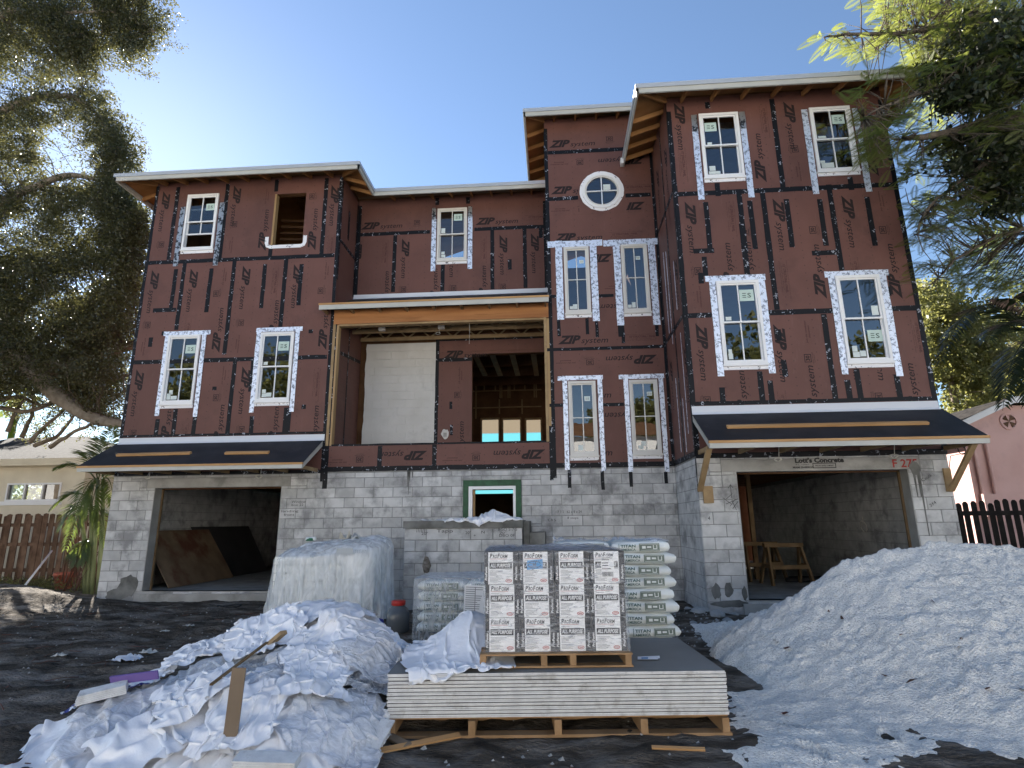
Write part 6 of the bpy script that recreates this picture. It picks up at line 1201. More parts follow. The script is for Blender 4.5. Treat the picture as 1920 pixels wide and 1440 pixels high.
def drape(hm, cx, cy, w, l, rot, comp, seed, n=46, steps=42, iters=6, lift=.28):
    nl = max(8, int(n * l / w)); r = np.random.default_rng(seed); gi, gj = np.meshgrid(np.linspace(-.5, .5, n), np.linspace(-.5, .5, nl), indexing='ij')
    dx = w / (n - 1); dy = l / (nl - 1); k2 = min(.95, comp + .22); x = gi * w * comp; y = gj * l * k2
    x = x + .16 * (fbm(gi * 4 + seed, gj * 4, 3, seed) - .45) ; y = y + .16 * (fbm(gi * 4, gj * 4 + seed, 3, seed + 9) - .45)
    c, s_ = math.cos(rot), math.sin(rot); px, py = cx + x * c - y * s_, cy + x * s_ + y * c
    P = np.stack([px, py, hm.at(px, py) + .06 + lift * fbm(gi * 8 + seed * 2.3 + gj * 1.2, gj * 2.6, 4, seed + 4)], -1); V = np.zeros_like(P); dt = 1 / 45
    def con(P, a, b, L, k, only=None):
        d = P[b] - P[a]; q = np.sqrt((d * d).sum(-1, keepdims=True)) + 1e-9; e = (q - L) / q * .5 * k
        if only: e = np.where(q < L * only, e, 0)
        e = e * d; P[a] += e; P[b] -= e
    S = slice
    H_ = [((S(o, n - 1 - ((n - 1 - o) % 2), 2), S(None)), (S(o + 1, None if True else 0, 2), S(None))) for o in (0, 1)]
    def pairs(N, step):
        out = []
        for o in range(2 * step) if step > 1 else range(2):
            a = np.arange(o, N - step, 2 * step); out.append(a)
        return out
    ih = [(a, a + 1) for a in (np.arange(0, n - 1, 2), np.arange(1, n - 1, 2))]; iv = [(a, a + 1) for a in (np.arange(0, nl - 1, 2), np.arange(1, nl - 1, 2))]
    bh = [(a, a + 2) for a in (np.concatenate([np.arange(0, n - 2, 4), np.arange(1, n - 2, 4)]), np.concatenate([np.arange(2, n - 2, 4), np.arange(3, n - 2, 4)]))]; bv = [(a, a + 2) for a in (np.concatenate([np.arange(0, nl - 2, 4), np.arange(1, nl - 2, 4)]), np.concatenate([np.arange(2, nl - 2, 4), np.arange(3, nl - 2, 4)]))]
    dg = math.hypot(dx, dy)
    for st in range(steps):
        V[..., 2] -= 9.8 * dt; V *= .94; Q = P + V * dt
        for it in range(iters):
            for a, b in ih: con(Q, (a,), (b,), dx, 1)
            for a, b in iv: con(Q, (S(None), a), (S(None), b), dy, 1)
            for a in (np.arange(0, n - 1, 2), np.arange(1, n - 1, 2)):
                A_ = Q[a][:, :-1]; B_ = Q[a + 1][:, 1:]; d = B_ - A_; q = np.sqrt((d * d).sum(-1, keepdims=True)) + 1e-9; e = d * ((q - dg) / q * .22); Q[a[:, None], np.arange(nl - 1)] += e; Q[(a + 1)[:, None], np.arange(1, nl)] -= e
                A_ = Q[a][:, 1:]; B_ = Q[a + 1][:, :-1]; d = B_ - A_; q = np.sqrt((d * d).sum(-1, keepdims=True)) + 1e-9; e = d * ((q - dg) / q * .22); Q[a[:, None], np.arange(1, nl)] += e; Q[(a + 1)[:, None], np.arange(nl - 1)] -= e
            if it % 2 == 0:
                for a, b in bh: con(Q, (a,), (b,), 2 * dx, .14)
                for a, b in bv: con(Q, (S(None), a), (S(None), b), 2 * dy, .14)
            h = hm.at(Q[..., 0], Q[..., 1]) + .008; hit = Q[..., 2] < h; Q[..., 2] = np.where(hit, h, Q[..., 2])
            Q[..., :2] = np.where(hit[..., None], Q[..., :2] * .35 + P[..., :2] * .65, Q[..., :2])
        V = (Q - P) / dt; sp = np.sqrt((V * V).sum(-1, keepdims=True)); V = V * np.minimum(1, 3.0 / (sp + 1e-6)); P = Q
    return P
MT['sheet'] = mat('white_plastic_sheet', (.76, .775, .81), (.82, .83, .86), 3, .34, bump=.35, bscale=22, bdist=.015, spec=.5, rnd=.04)
MT['sheetblue'] = printed('printed_plastic_sheet', (.86, .87, .90), (.02, .03, .20), 3.2, .30, .305, .4, bump=.2)
MT['clear'] = film('crumpled_clear_film', (.80, .83, .87), .60, .12, 30, .35, (1.5, .6, 1))
MT['clear2'] = film('hazy_film', (.80, .82, .86), .80, .16, 24, .3, (.7, 1.5, 1))
def sheet_obj(P, m, seed, label, name='plastic_sheet', group=None, trim=.07, hm=None, center=None):
    n, nl = P.shape[:2]; F_ = grid_faces(n, nl); gi, gj = np.meshgrid(np.linspace(0, 1, n), np.linspace(0, 1, nl), indexing='ij')
    e = np.minimum.reduce([gi, 1 - gi, gj, 1 - gj]); keep = e > trim * (fbm(gi * 5 + seed, gj * 5, 3, seed + 20) - .25); kf = keep.ravel()[F_].all(1); c = P.reshape(-1, 3).mean(0); c[2] = P[..., 2].min()
    me = np_mesh(name, P.reshape(-1, 3) - c, F_[kf], m, True)
    o = link(name, me, None, c, None, label=label, category='plastic sheet')
    if group: o['group'] = group
    sb = o.modifiers.new('smooth', 'SUBSURF'); sb.levels = 1; sb.render_levels = 1
    if hm is not None: hm.splat(P)
    return o
hm = HMap(-6.6, .6, 2.2, 8.4)
ga = lambda cx, cy, rx, ry, a: a * np.exp(-(((hm.X - cx) / rx) ** 2 + ((hm.Y - cy) / ry) ** 2))
hx, hy = hm.X + 2.1, hm.Y - 5.95
hr_ = np.sqrt((hx / np.where(hx < 0, 2.35, 1.25)) ** 2 + (hy / np.where(hy < 0, 2.25, 1.0)) ** 2)
hm.H = ground_h(hm.X, hm.Y) + .76 * np.clip(1.06 - hr_, 0, .93) ** .95 + .12 * (fbm(hm.X * 2.5, hm.Y * 2.5, 3, 90) - .45) * (hr_ < 1.1)
bx, by = hm.X - SO.x, hm.Y - SO.y; lx = bx * math.cos(SA) + by * math.sin(SA); ly = -bx * math.sin(SA) + by * math.cos(SA)
hm.H = np.where((lx > -.01) & (lx < SW) & (ly > -.01) & (ly < SD), np.maximum(hm.H, .437), hm.H)
def HP(p, z=None):
    """where the line of sight through p meets the heap"""
    d = ray(p); t = 2.5
    while t < 9:
        q = CO + d * t
        if q.z < float(hm.at(np.array([q.x]), np.array([q.y]))[0]): return q
        t += .02
    return onZ(p, z or .1)
G1 = 'plastic sheets of the rubbish heap'
SH = [  # centre in the picture, guess of height, size, turn, compression, material, seed, label
 ((150, 1415), .05, 1.5, 1.1, .2, .82, 'sheet', 1, 'broad smooth white plastic sheet lowest at the near left foot of the heap'),
 ((270, 1330), .10, 1.3, .9, .5, .72, 'clear2', 2, 'hazy wrinkled plastic sheet lying on the left slope of the heap'),
 ((235, 1290), .10, .9, .6, .3, .66, 'sheetblue', 3, 'white sheet with navy blue print at the far left tip of the heap'),
 ((420, 1400), .12, 1.3, 1.0, -.3, .75, 'sheet', 4, 'white plastic sheet spread at the front of the heap below the upright brown strip'),
 ((600, 1405), .10, 1.0, .8, .1, .70, 'sheetblue', 5, 'white sheet with dark blue print at the near right foot of the heap'),
 ((400, 1205), .30, 1.0, .8, .4, .66, 'sheet', 6, 'crumpled white sheet on the far left shoulder of the heap'),
 ((470, 1265), .30, 1.1, .8, .6, .62, 'clear', 7, 'clear crinkled film bunched on the left shoulder of the heap'),
 ((560, 1330), .30, 1.3, 1.0, -.2, .68, 'sheet', 8, 'large white plastic sheet in the middle of the heap right of the upright strip'),
 ((640, 1335), .25, .85, .9, .2, .70, 'clear2', 9, 'hazy plastic sheet hanging down the right side of the heap by the wallboard'),
 ((350, 1350), .22, 1.5, .6, .75, .68, 'sheet', 10, 'long white sheet folded into ridges down the near left slope'),
 ((520, 1160), .62, 1.2, .9, .3, .66, 'sheet', 11, 'crumpled white sheet below the top left of the heap'),
 ((640, 1230), .55, 1.1, .9, -.3, .62, 'clear', 12, 'clear crinkled film bundle in the centre of the heap'),
 ((700, 1185), .62, .9, .8, -.5, .64, 'sheetblue', 13, 'white sheet with blue printed edge near the top right of the heap'),
 ((560, 1255), .50, .9, .8, .1, .60, 'clear2', 14, 'gathered hazy film loop hanging in the middle of the heap'),
 ((610, 1125), .78, 1.3, .9, -.15, .70, 'sheet', 15, 'white plastic sheet draped over the very top of the heap'),
 ((690, 1270), .45, .8, .8, .3, .60, 'clear', 16, 'small clear film scrap on the right slope of the heap'),
 ((455, 1345), .30, .8, .6, .2, .70, 'sheet', 17, 'small white sheet with straight edge behind the upright brown strip'),
 ((500, 1195), .5, 1.0, .8, .5, .62, 'sheet', 18, 'crumpled white sheet on the upper left slope above the wooden lath'),
 ((640, 1190), .6, .9, .7, -.2, .62, 'sheet', 19, 'crumpled white sheet just under the topmost sheet of the heap'),
 ((590, 1265), .5, .8, .8, .4, .60, 'sheet', 20, 'knotted white sheet in the hollow at the centre of the heap'),
 ((380, 1275), .2, .9, .7, .7, .62, 'sheet', 21, 'white sheet tucked under the wooden lath on the left of the heap'),
 ((700, 1240), .5, .8, .7, -.6, .60, 'clear2', 22, 'hazy film drooping over the upper right edge of the heap'),
]
for p, z, w, l, rot, comp, m, sd, lab in SH:
    c = HP(p, z); P = drape(hm, c.x, c.y, w * 1.15, l * 1.15, rot, comp * .84, sd * 13 + 5, n=50); sheet_obj(P, m, sd, lab, group=G1, hm=hm)
c = HP((812, 1205), .5); hm.H += .30 * np.exp(-(((hm.X + .72) / .30) ** 2 + ((hm.Y - 5.25) / .34) ** 2)); P = drape(hm, -.82, 5.0, 1.25, 1.35, .3, .64, 321, n=54, lift=.3); sheet_obj(P, 'sheet', 33, 'crumpled white plastic sheet lying on the left end of the wallboard stack', hm=hm)
# loose film on top of the tall bag stack
ht_ = HMap(tx1 - 1.9, tx1 + .5, TYF - .5, TYF + 1.5); ht_.H = np.where((ht_.X > tx1 - 1.32) & (ht_.X < tx1) & (ht_.Y > TYF) & (ht_.Y < TYF + .9), tzb + 9 * BH - .015, .9)
P = drape(ht_, tx1 - .72, TYF + .42, 1.5, .85, 0, .84, 640, n=50, lift=.2); sheet_obj(P, 'clear', 43, 'loose clear film lying over the top of the tall bag stack', trim=.05)
# sheet on the stoop
hs = HMap(sx0 - .4, sx1 + .6, YS - .4, P0 + .2); hs.H = np.where((hs.X > sx0 - .02) & (hs.X < sx1 + .01) & (hs.Y > YS - .02), sz + .004, .8); hs.H = np.where(hs.Y > P0 - .06, 2.4, hs.H) + .16 * np.exp(-(((hs.X - sx1 + .55) / .26) ** 2 + ((hs.Y - YS - .22) / .2) ** 2))
P = drape(hs, sx1 - .72, YS + .2, 1.9, .75, .02, .72, 77, n=56, lift=.34); sheet_obj(P, 'sheet', 41, 'rumpled white plastic sheet on the block stoop under the green framed window', trim=.05)
P = drape(hs, sx0 + .55, YS + .12, .7, .22, .05, .8, 78, n=34, lift=.08); sheet_obj(P, 'sheet', 42, 'thin strip of white plastic on the left end of the block stoop', trim=.05)
# boards and strips in the heap
MT['card'] = mat('brown_card', (.17, .125, .085), (.20, .15, .105), 3, .8); MT['purple'] = mat('purple_board', (.15, .10, .30), rough=.7)
def offcut(p, z, L, wd, th, rz, tilt, m, label, roll=0, name='board_offcut', cat='board'):
    c = HP(p, z); mb = MB(); mb.box(-L / 2, L / 2, -wd / 2, wd / 2, -th / 2, th / 2)
    o = link(name, mb.mesh(name, m), None, (c.x, c.y, max(c.z, float(hm.at(np.array([c.x]), np.array([c.y]))[0]) * .0 + c.z)), (roll, tilt, rz), label=label, category=cat); return o
a = HP((434, 1366)); Yc = a.y; tpz = onY((436, 1253), Yc).z
mb = MB(); mb.box(-.043, .043, -.006, .006, -.25, tpz - a.z); link('card_strip', mb.mesh('card_strip', 'card'), None, a, (-.05, .02, .1), label='brown cardboard strip standing upright in the heap of white plastic', category='cardboard')
a = HP((250, 1287)); a.z += .06; mb = MB(); mb.box(-.17, .17, -.008, .008, -.032, .032); link('board_offcut', mb.mesh('board_offcut', 'purple'), None, a, (.35, -.1, .12), label='purple faced wallboard offcut sticking out on the left of the heap', category='board')
def striped(L, wd, nl): 
    mb = MB()
    for k in range(nl): mb.box(-L / 2 + random.uniform(-.01, .01), L / 2, -wd / 2, wd / 2, k * .013, k * .013 + .0115)
    return mb
a = HP((192, 1312)); a.z += .02; link('board_offcut', striped(.3, .10, 5).mesh('board_offcut', 'gyp'), None, a, (.2, -.15, .5), label='bundle of white striped wallboard offcuts on the left tip of the heap', category='board')
a = HP((500, 1432)); a.z -= .01; link('board_offcut', striped(.36, .12, 4).mesh('board_offcut', 'gyp'), None, a, (.15, .05, .1), label='striped wallboard offcut bundle at the bottom of the heap', category='board')
a, b = HP((395, 1290)), HP((500, 1212)); a.z += .02; b.z += .03; mb = MB(); mb.bar(a, b, .022, .012); solo('wood_lath', mb, 'oldwood', a, 'thin wooden lath lying up the slope of the heap', 'lath')
a = HP((515, 1200)); b = a + Vector((.10, -.06, .07)); mb = MB(); mb.bar(a - (b - a), b, .06, .03); solo('wood_block', mb, 'studv', a, 'short dark wood end poking out near the top of the heap', 'wood')
for (p, q, w, m, lab) in (((686, 1424), (728, 1350), .10, 'gyp', 'pale wallboard strip leaning on the pallet corner right of the heap'), ((720, 1375), (765, 1398), .06, 'card', 'short brown edged wallboard strip on the dirt by the pallet corner'), ((700, 1410), (862, 1378), .05, 'batten', 'long thin wood strip lying on the dirt in front of the long pallet'), ((1222, 1401), (1322, 1405), .025, 'batten', 'thin wood splinter on the dirt in front of the wallboard stack')):
    a, b = onZ(p, .03), onZ(q, .035 if w < .09 else .16); mb = MB(); mb.bar(a, b, w, .013, up=(0, -.3, 1)); solo('wood_strip' if m == 'batten' else 'board_offcut', mb, m, a, lab, 'strip')
# loose litter on the dirt at the left
def litter(p, m, sz_, label, seed, cat='plastic'): 
    c = onZ(p, .03); c.z = gz(c.x, c.y) + .01; return crumple('litter_scrap', c, sz_, sz_ * .6, sz_ * .3, m, seed, label, cat)
litter((238, 1232), 'sheet', .17, 'crumpled white plastic scrap on the dirt left of the heap', 51); litter((278, 1222), 'kraft', .10, 'grey board scrap on the dirt left of the heap', 52, 'board'); litter((112, 1228), 'kraft', .07, 'pale broken lump lying alone on the dirt at the left', 53, 'stone')
litter((310, 1178), 'kraft', .06, 'small pale scrap on the dirt below the left garage', 54, 'scrap'); litter((355, 1172), 'kraft', .07, 'pale flat scrap on the dirt right below the left garage door', 55, 'scrap')
MT['rubble'] = mat('concrete_rubble', (.26, .26, .25), (.38, .38, .37), 6, .95, bump=.4, bscale=30)
def rock(c, s, seed, label, group):
    bm = bmesh.new(); bmesh.ops.create_icosphere(bm, subdivisions=2, radius=1); r = np.random.default_rng(seed); o_ = r.uniform(0, 90)
    for v in bm.verts: k = .65 + .7 * vnoise(np.array([v.co.x * 1.4 + o_]), np.array([v.co.y * 1.4 + v.co.z * 1.9]), seed)[0]; v.co = Vector((v.co.x * s * k * 1.2, v.co.y * s * k, max(-.2, v.co.z) * s * k * .7))
    me = bpy.data.meshes.new('rubble'); bm.to_mesh(me); bm.free(); me.materials.append(MT['rubble']); link('rubble', me, None, c, (0, 0, r.uniform(0, 6)), label=label, category='rubble', group=group)
for k, (p, s) in enumerate((((1313, 1150), .13), ((1345, 1158), .10), ((1363, 1163), .07), ((1300, 1168), .06), ((1388, 1172), .05), ((1330, 1178), .05), ((1290, 1140), .05), ((1375, 1150), .06), ((1402, 1164), .05), ((1310, 1185), .04))):
    c = onZ(p, .04); c.z = gz(c.x, c.y); rock(c, s, 100 + k, 'broken piece of grey concrete at the foot of the right garage pier', 'concrete rubble by the right pier')
rb = MB(); r = random.Random(9)
for k in range(900):
    t = r.random(); x, y = (r.uniform(-11, 1.2), r.uniform(3.2, 11.2)) if t < .7 else (r.uniform(1.5, 2.6), r.uniform(7.6, 10.2)) if t < .9 else (r.uniform(-1, 2), r.uniform(3.1, 4.3))
    s = r.uniform(.006, .022) * (1.4 if t > .7 else 1); z = gz(x, y); a = r.uniform(0, 6)
    rb.add([(x + s * math.cos(a + q), y + s * math.sin(a + q), z - s * .2) for q in (0, 1.6, 3.1, 4.7)] + [(x + s * .3, y, z + s * .7)], [(0, 1, 4), (1, 2, 4), (2, 3, 4), (3, 0, 4)])
link('pebbles', rb.mesh('pebbles', 'rubble'), kind='stuff')
tw = MB()
for k in range(260):
    x, y = r.uniform(-11, 1.5), r.uniform(3.1, 11); z = gz(x, y) + .008; a = r.uniform(0, 6); l = r.uniform(.05, .28); b_ = (x + l * math.cos(a), y + l * math.sin(a)); tw.tube([(x, y, z), ((x + b_[0]) / 2 + r.uniform(-.02, .02), (y + b_[1]) / 2 + r.uniform(-.02, .02), z + .012), (*b_, gz(*b_) + .008)], .004, 3)
link('twigs', tw.mesh('twigs', 'dryleaf'), kind='stuff')
a = onZ((428, 1136), .02); a.z = gz(a.x, a.y); mb = MB(); mb.tube([(a.x + .22 * math.cos(t) * (1 + .1 * math.sin(3 * t)), a.y + .12 * math.sin(t), a.z + .03 + .02 * math.sin(t * 2)) for t in np.linspace(0, 11, 40)], .012, 6); solo('cable_loop', mb, 'black', a, 'dark cable loop lying on the dirt in front of the left garage', 'cable')
# ================================================================== TREES
MT['bark'] = mat('oak_bark', (.085, .070, .055), (.15, .125, .10), 7, .95, bump=.6, bscale=26); MT['barkpale'] = mat('pale_bark', (.16, .13, .10), (.25, .21, .165), 6, .95, bump=.5, bscale=22)
MT['oakleaf'] = leafmat('oak_leaf', (.034, .037, .018), (.058, .060, .028), (.20, .19, .065), .28, .36)
MT['poinleaf'] = leafmat('poinciana_leaf', (.075, .092, .022), (.115, .13, .032), (.30, .33, .07), .5, .5)
MT['darkleaf'] = leafmat('dark_glossy_leaf', (.018, .026, .012), (.030, .038, .016), (.07, .09, .02), .4, .25)
MT['bgleaf'] = leafmat('sunlit_leaf', (.085, .092, .032), (.13, .13, .05), (.34, .33, .10), .5, .45)
MT['palmleaf'] = leafmat('palm_leaf', (.040, .062, .022), (.060, .085, .03), (.25, .32, .06), .35, .4); MT['palmdark'] = leafmat('palm_leaf_dark', (.022, .034, .018), (.032, .045, .022), (.06, .09, .03), .35, .2)
MT['palmtrunk'] = mat('palm_stem', (.16, .19, .09), (.24, .26, .13), 5, .7)
def inpoly(x, y, poly):
    c = np.zeros(len(x), bool); n = len(poly)
    for i in range(n):
        (x1, y1), (x2, y2) = poly[i], poly[(i + 1) % n]; m = ((y1 > y) != (y2 > y)) & (x < (x2 - x1) * (y - y1) / ((y2 - y1) + 1e-12) + x1); c ^= m
    return c
RAYM = np.array([[CAMT[i][j] for j in range(3)] for i in range(3)])
def unproj(px, py, Y):
    d = np.stack([(px - 960) / FPX, (720 - py) / FPX, np.ones_like(px)], -1) @ RAYM.T; return np.array([0, 0, CAMZ]) + d * (Y / d[:, 1])[:, None]
def scatter(poly, Y0, Y1, n, seed, gap=.40, gs=.012):
    r = np.random.default_rng(seed); P = np.array(poly, float); lo, hi = P.min(0), P.max(0); out = []
    while sum(len(o) for o in out) < n:
        x = r.uniform(lo[0], hi[0], n * 3); y = r.uniform(lo[1], hi[1], n * 3); Y = r.uniform(Y0, Y1, n * 3); k = inpoly(x, y, poly)
        k &= fbm(x * gs + Y * .35 + seed, y * gs - Y * .2, 3, seed) > gap * .93
        out.append(unproj(x[k], y[k], Y[k]))
    return np.concatenate(out)[:n]
def sprays(C, r, nl, L, lw, tl, spread=1.0, droop=.25):
    """leafy twigs at each centre: nl leaves (four-corner blades) along a short twig of length tl"""
    m = len(C); d = r.normal(0, 1, (m, 3)); d[:, 2] = d[:, 2] * .5 - droop; d /= np.linalg.norm(d, axis=1)[:, None]
    t = r.uniform(-.5, .5, (m, nl, 1)); base = C[:, None] + d[:, None] * t * tl + r.normal(0, .10 * tl * spread, (m, nl, 3))
    a = d[:, None] * .5 + r.normal(0, .75, (m, nl, 3)); a /= np.linalg.norm(a, axis=2)[..., None]; b = np.cross(a, r.normal(0, 1, (m, nl, 3))); b /= np.linalg.norm(b, axis=2)[..., None]
    s = r.uniform(.7, 1.3, (m, nl, 1)); A_ = a * L * s; B_ = b * lw * s; nrm = np.cross(a, b) * L * .12
    V = np.stack([base, base + A_ * .5 - B_ + nrm, base + A_, base + A_ * .5 + B_ + nrm], 2).reshape(-1, 3); F_ = np.arange(len(V)).reshape(-1, 4); return V, F_, C - d * tl * .5, C + d * tl * .5
def twig_tubes(mb, A_, B_, rad, k=1):
    for a, b in zip(A_[::k], B_[::k]): mb.tube([a, (a + b) / 2 + np.array([0, 0, .01]), b], [rad, rad * .8, rad * .4], 3)
def limb(mb, pts, r0, r1, n=8, wob=.06):
    """pts: (px, py, Y) along the limb"""
    W = [onY((p[0], p[1]), p[2]) for p in pts]; sm = []; m = 6
    for i in range(len(W) - 1):
        p0, p1, p2, p3 = W[max(i - 1, 0)], W[i], W[i + 1], W[min(i + 2, len(W) - 1)]
        for k in range(m):
            t = k / m; sm.append(.5 * ((2 * p1) + (p2 - p0) * t + (2 * p0 - 5 * p1 + 4 * p2 - p3) * t * t + (3 * p1 - p0 - 3 * p2 + p3) * t ** 3) + Vector([random.uniform(-wob, wob) * .3 for _ in range(3)]))
    sm.append(W[-1]); N = len(sm); mb.tube(sm, [r0 + (r1 - r0) * i / (N - 1) for i in range(N)], n); return sm
def connect(mb, C, L_, rad, every=3, maxd=3.0):
    L_ = np.array([tuple(v) for v in L_])
    for c in C[::every]:
        d = np.linalg.norm(L_ - c, axis=1); j = d.argmin()
        if d[j] < maxd: a = L_[j]; mid = (a + c) / 2 + RNG.normal(0, .07 * d[j], 3); mb.tube([a, mid, c], [rad, rad * .7, rad * .3], 4)
def crown(par, name, groups, m, seed, nl, L, lw, tl, **kw):
    r = np.random.default_rng(seed); C = np.concatenate([scatter(*g, seed + i) if len(g) == 4 else scatter(*g[:4], seed + i, *g[4:]) for i, g in enumerate(groups)]); C = C + r.normal(0, .16, C.shape) * (r.uniform(0, 1, (len(C), 1)) ** 2) * 2.2; V, F_, a, b = sprays(C, r, nl, L, lw, tl, **kw)
    link(name, np_mesh(name, V - np.array(par.location), F_, m), par); return C, a, b
# big oak at the left
TR = onY((-190, 900), 14.0)
oak = thing('oak_tree', (TR.x, 14.0, 0), 'huge dark oak with spreading limbs overhanging the left side of the lot', 'tree')
mb = MB(); tips = []
tips += limb(mb, [(-190, 1200, 14), (-185, 900, 14), (-130, 690, 14), (-20, 640, 14), (60, 690, 13.9), (110, 745, 13.8), (180, 785, 13.6), (240, 795, 13.4)], .42, .10)
tips += limb(mb, [(-150, 760, 14), (-40, 690, 14.2), (40, 682, 14.3), (110, 683, 14.2), (190, 665, 14.2), (270, 640, 14.2)], .26, .09)
tips += limb(mb, [(20, 655, 14), (100, 700, 14.6), (170, 718, 15), (250, 700, 15.2)], .10, .04); tips += limb(mb, [(-185, 900, 14), (-170, 500, 14), (-120, 200, 14), (-40, 0, 13.5)], .34, .12); tips += limb(mb, [(-170, 450, 14), (0, 380, 13.6), (120, 330, 13.4), (190, 340, 13.2)], .16, .04)
tips += limb(mb, [(-40, 60, 13.4), (20, 20, 13), (60, 30, 12.8), (110, 25, 12.6), (190, 22, 12.4), (240, 30, 12.3), (290, 60, 12.2)], .09, .02); tips += limb(mb, [(-140, 300, 14), (20, 200, 13.8), (130, 180, 13.5), (200, 230, 13.3)], .14, .03); tips += limb(mb, [(-160, 560, 14), (0, 520, 15), (120, 500, 15), (220, 480, 14.6)], .14, .03)
for pts in ([(0, 765, 15.5), (60, 770, 15.6), (120, 745, 15.8), (190, 750, 16)], [(15, 810, 16), (28, 775, 16), (45, 750, 16)], [(40, 820, 16.2), (62, 770, 16.2), (60, 740, 16.2)], [(55, 830, 16), (90, 795, 16), (125, 765, 16)], [(95, 838, 16), (140, 810, 15.8), (195, 785, 15.5)], [(65, 835, 16.3), (110, 815, 16.3), (140, 775, 16.2)], [(0, 748, 16), (40, 745, 16), (85, 760, 16), (140, 735, 16)]): tips += limb(mb, pts, .07, .035, 6)
part('trunk', mb, 'barkpale', oak)
OP = [(-260, -60), (90, -60), (60, 15), (140, 30), (185, 80), (180, 150), (205, 210), (230, 270), (245, 315), (215, 345), (262, 400), (268, 450), (258, 480), (265, 520), (250, 640), (215, 700), (160, 720), (60, 735), (-260, 740)]
ols = [(OP, 12.6, 16.5, 5900, .40, .024), ([(170, -60), (325, -60), (330, 20), (290, 60), (250, 118), (215, 88), (190, 40)], 12.0, 12.9, 330, .38, .02), ([(60, 0), (200, 0), (215, 70), (160, 130), (80, 90)], 12.2, 13.4, 300, .36, .02), ([(-60, 560), (235, 560), (240, 720), (180, 790), (120, 740), (-60, 730)], 15, 17, 900, .38, .02), ([(120, 690), (235, 700), (225, 800), (150, 780)], 13, 16, 60), ([(0, 740), (150, 740), (200, 800), (80, 830), (0, 810)], 15.8, 17, 40), ([(205, 200), (245, 300), (225, 345), (270, 410), (280, 470), (235, 560), (190, 400)], 12.4, 13.8, 520)]
C, a, b = crown(oak, 'crown', ols, 'oakleaf', 5, 64, .075, .018, .75)
mb = MB(); connect(mb, C, tips, .016, 8, 3.5); twig_tubes(mb, a, b, .006, 4); part('twigs', mb, 'bark', oak)
# feathery poinciana at the right, in front of the right wing
def frond(L, npair, pl, pw, droop):
    """one feathery leaf in local coordinates: pinna pairs along a drooping rib, each a comb of two blades"""
    V, F_ = [], []
    for i in range(npair):
        t = (i + 1) / (npair + .5); z = -droop * t * t * L; x = L * t
        for s in (-1, 1):
            l = pl * math.sin(math.pi * (.12 + .82 * t)) ; dx, dy, dz = l * .55, s * l, -l * .18; nx, ny = -dy, dx; q = math.hypot(nx, ny); nx, ny = nx / q * pw, ny / q * pw
            k = len(V); V += [(x, 0, z), (x + dx * .5 + nx, dy * .5 + ny, z + dz * .35), (x + dx, dy, z + dz), (x + dx * .5 - nx, dy * .5 - ny, z + dz * .35)]; F_.append((k, k + 1, k + 2, k + 3))
    return np.array(V), np.array(F_)
def fronds(C, dirs, r, proto, sc):
    V0, F0 = proto; out, fo, k = [], [], 0
    for c, d in zip(C, dirs):
        d = d / np.linalg.norm(d); up = np.array([0, 0, 1.]) + r.normal(0, .35, 3); y = np.cross(up, d); y /= np.linalg.norm(y); z = np.cross(d, y); s = sc * r.uniform(.7, 1.25); out.append(c + (V0[:, :1] * d + V0[:, 1:2] * y + V0[:, 2:] * z) * s); fo.append(F0 + k); k += len(V0)
    return np.concatenate(out), np.concatenate(fo)
FR = frond(.46, 22, .115, .0065, .25)
PT = onY((2150, 700), 9.5)
poi = thing('poinciana_tree', (PT.x, 9.5, 0), 'feathery yellow green flame tree reaching in over the right wing roof', 'tree')
mb = MB(); tips = limb(mb, [(2200, 900, 9.5), (2120, 500, 9.4), (2000, 270, 9.2), (1920, 235, 9), (1840, 238, 8.9), (1760, 252, 8.8), (1690, 262, 8.7)], .22, .03)
tips += limb(mb, [(2050, 330, 9.4), (1960, 120, 9.6), (1880, 30, 9.6), (1790, 40, 9.2), (1700, 62, 9), (1600, 65, 8.8), (1545, 70, 8.7)], .10, .012); tips += limb(mb, [(1960, 250, 9.1), (1860, 300, 9.2), (1800, 340, 9.2), (1740, 390, 9.3), (1720, 440, 9.4)], .05, .015); tips += limb(mb, [(1930, 232, 9), (1850, 180, 8.8), (1760, 170, 8.6), (1680, 190, 8.5), (1620, 220, 8.4)], .06, .012); tips += limb(mb, [(2050, 480, 9.6), (1960, 430, 9.8), (1880, 440, 9.9), (1800, 480, 10), (1760, 520, 10)], .06, .012)
tips += limb(mb, [(1990, 200, 9.6), (1940, 60, 9.8), (1900, -60, 9.8)], .09, .03)
r = np.random.default_rng(8)
reg = [([(1530, 70), (1600, 40), (1620, 0), (1600, -40), (1960, -60), (1960, 60), (1800, 110), (1740, 130), (1660, 110), (1560, 90)], 8.5, 10.5, 1050, .40), ([(1600, 190), (1640, 130), (1760, 120), (1960, 60), (1960, 240), (1780, 270), (1700, 300), (1640, 290), (1610, 240)], 8.0, 9.4, 480, .42), ([(1590, 260), (1680, 270), (1700, 330), (1620, 320)], 8.2, 8.8, 22, .3), ([(1700, 270), (1960, 250), (1960, 420), (1880, 440), (1740, 430), (1690, 380)], 8.8, 11, 480, .45), ([(1720, 400), (1800, 420), (1770, 560), (1715, 540)], 9.4, 10.4, 90, .34), ([(1775, 470), (1860, 440), (1960, 410), (1960, 560), (1880, 545), (1790, 530)], 11, 13.5, 560, .34), ([(1690, 150), (1960, 120), (1960, 420), (1720, 400)], 10.5, 13, 400, .46)]
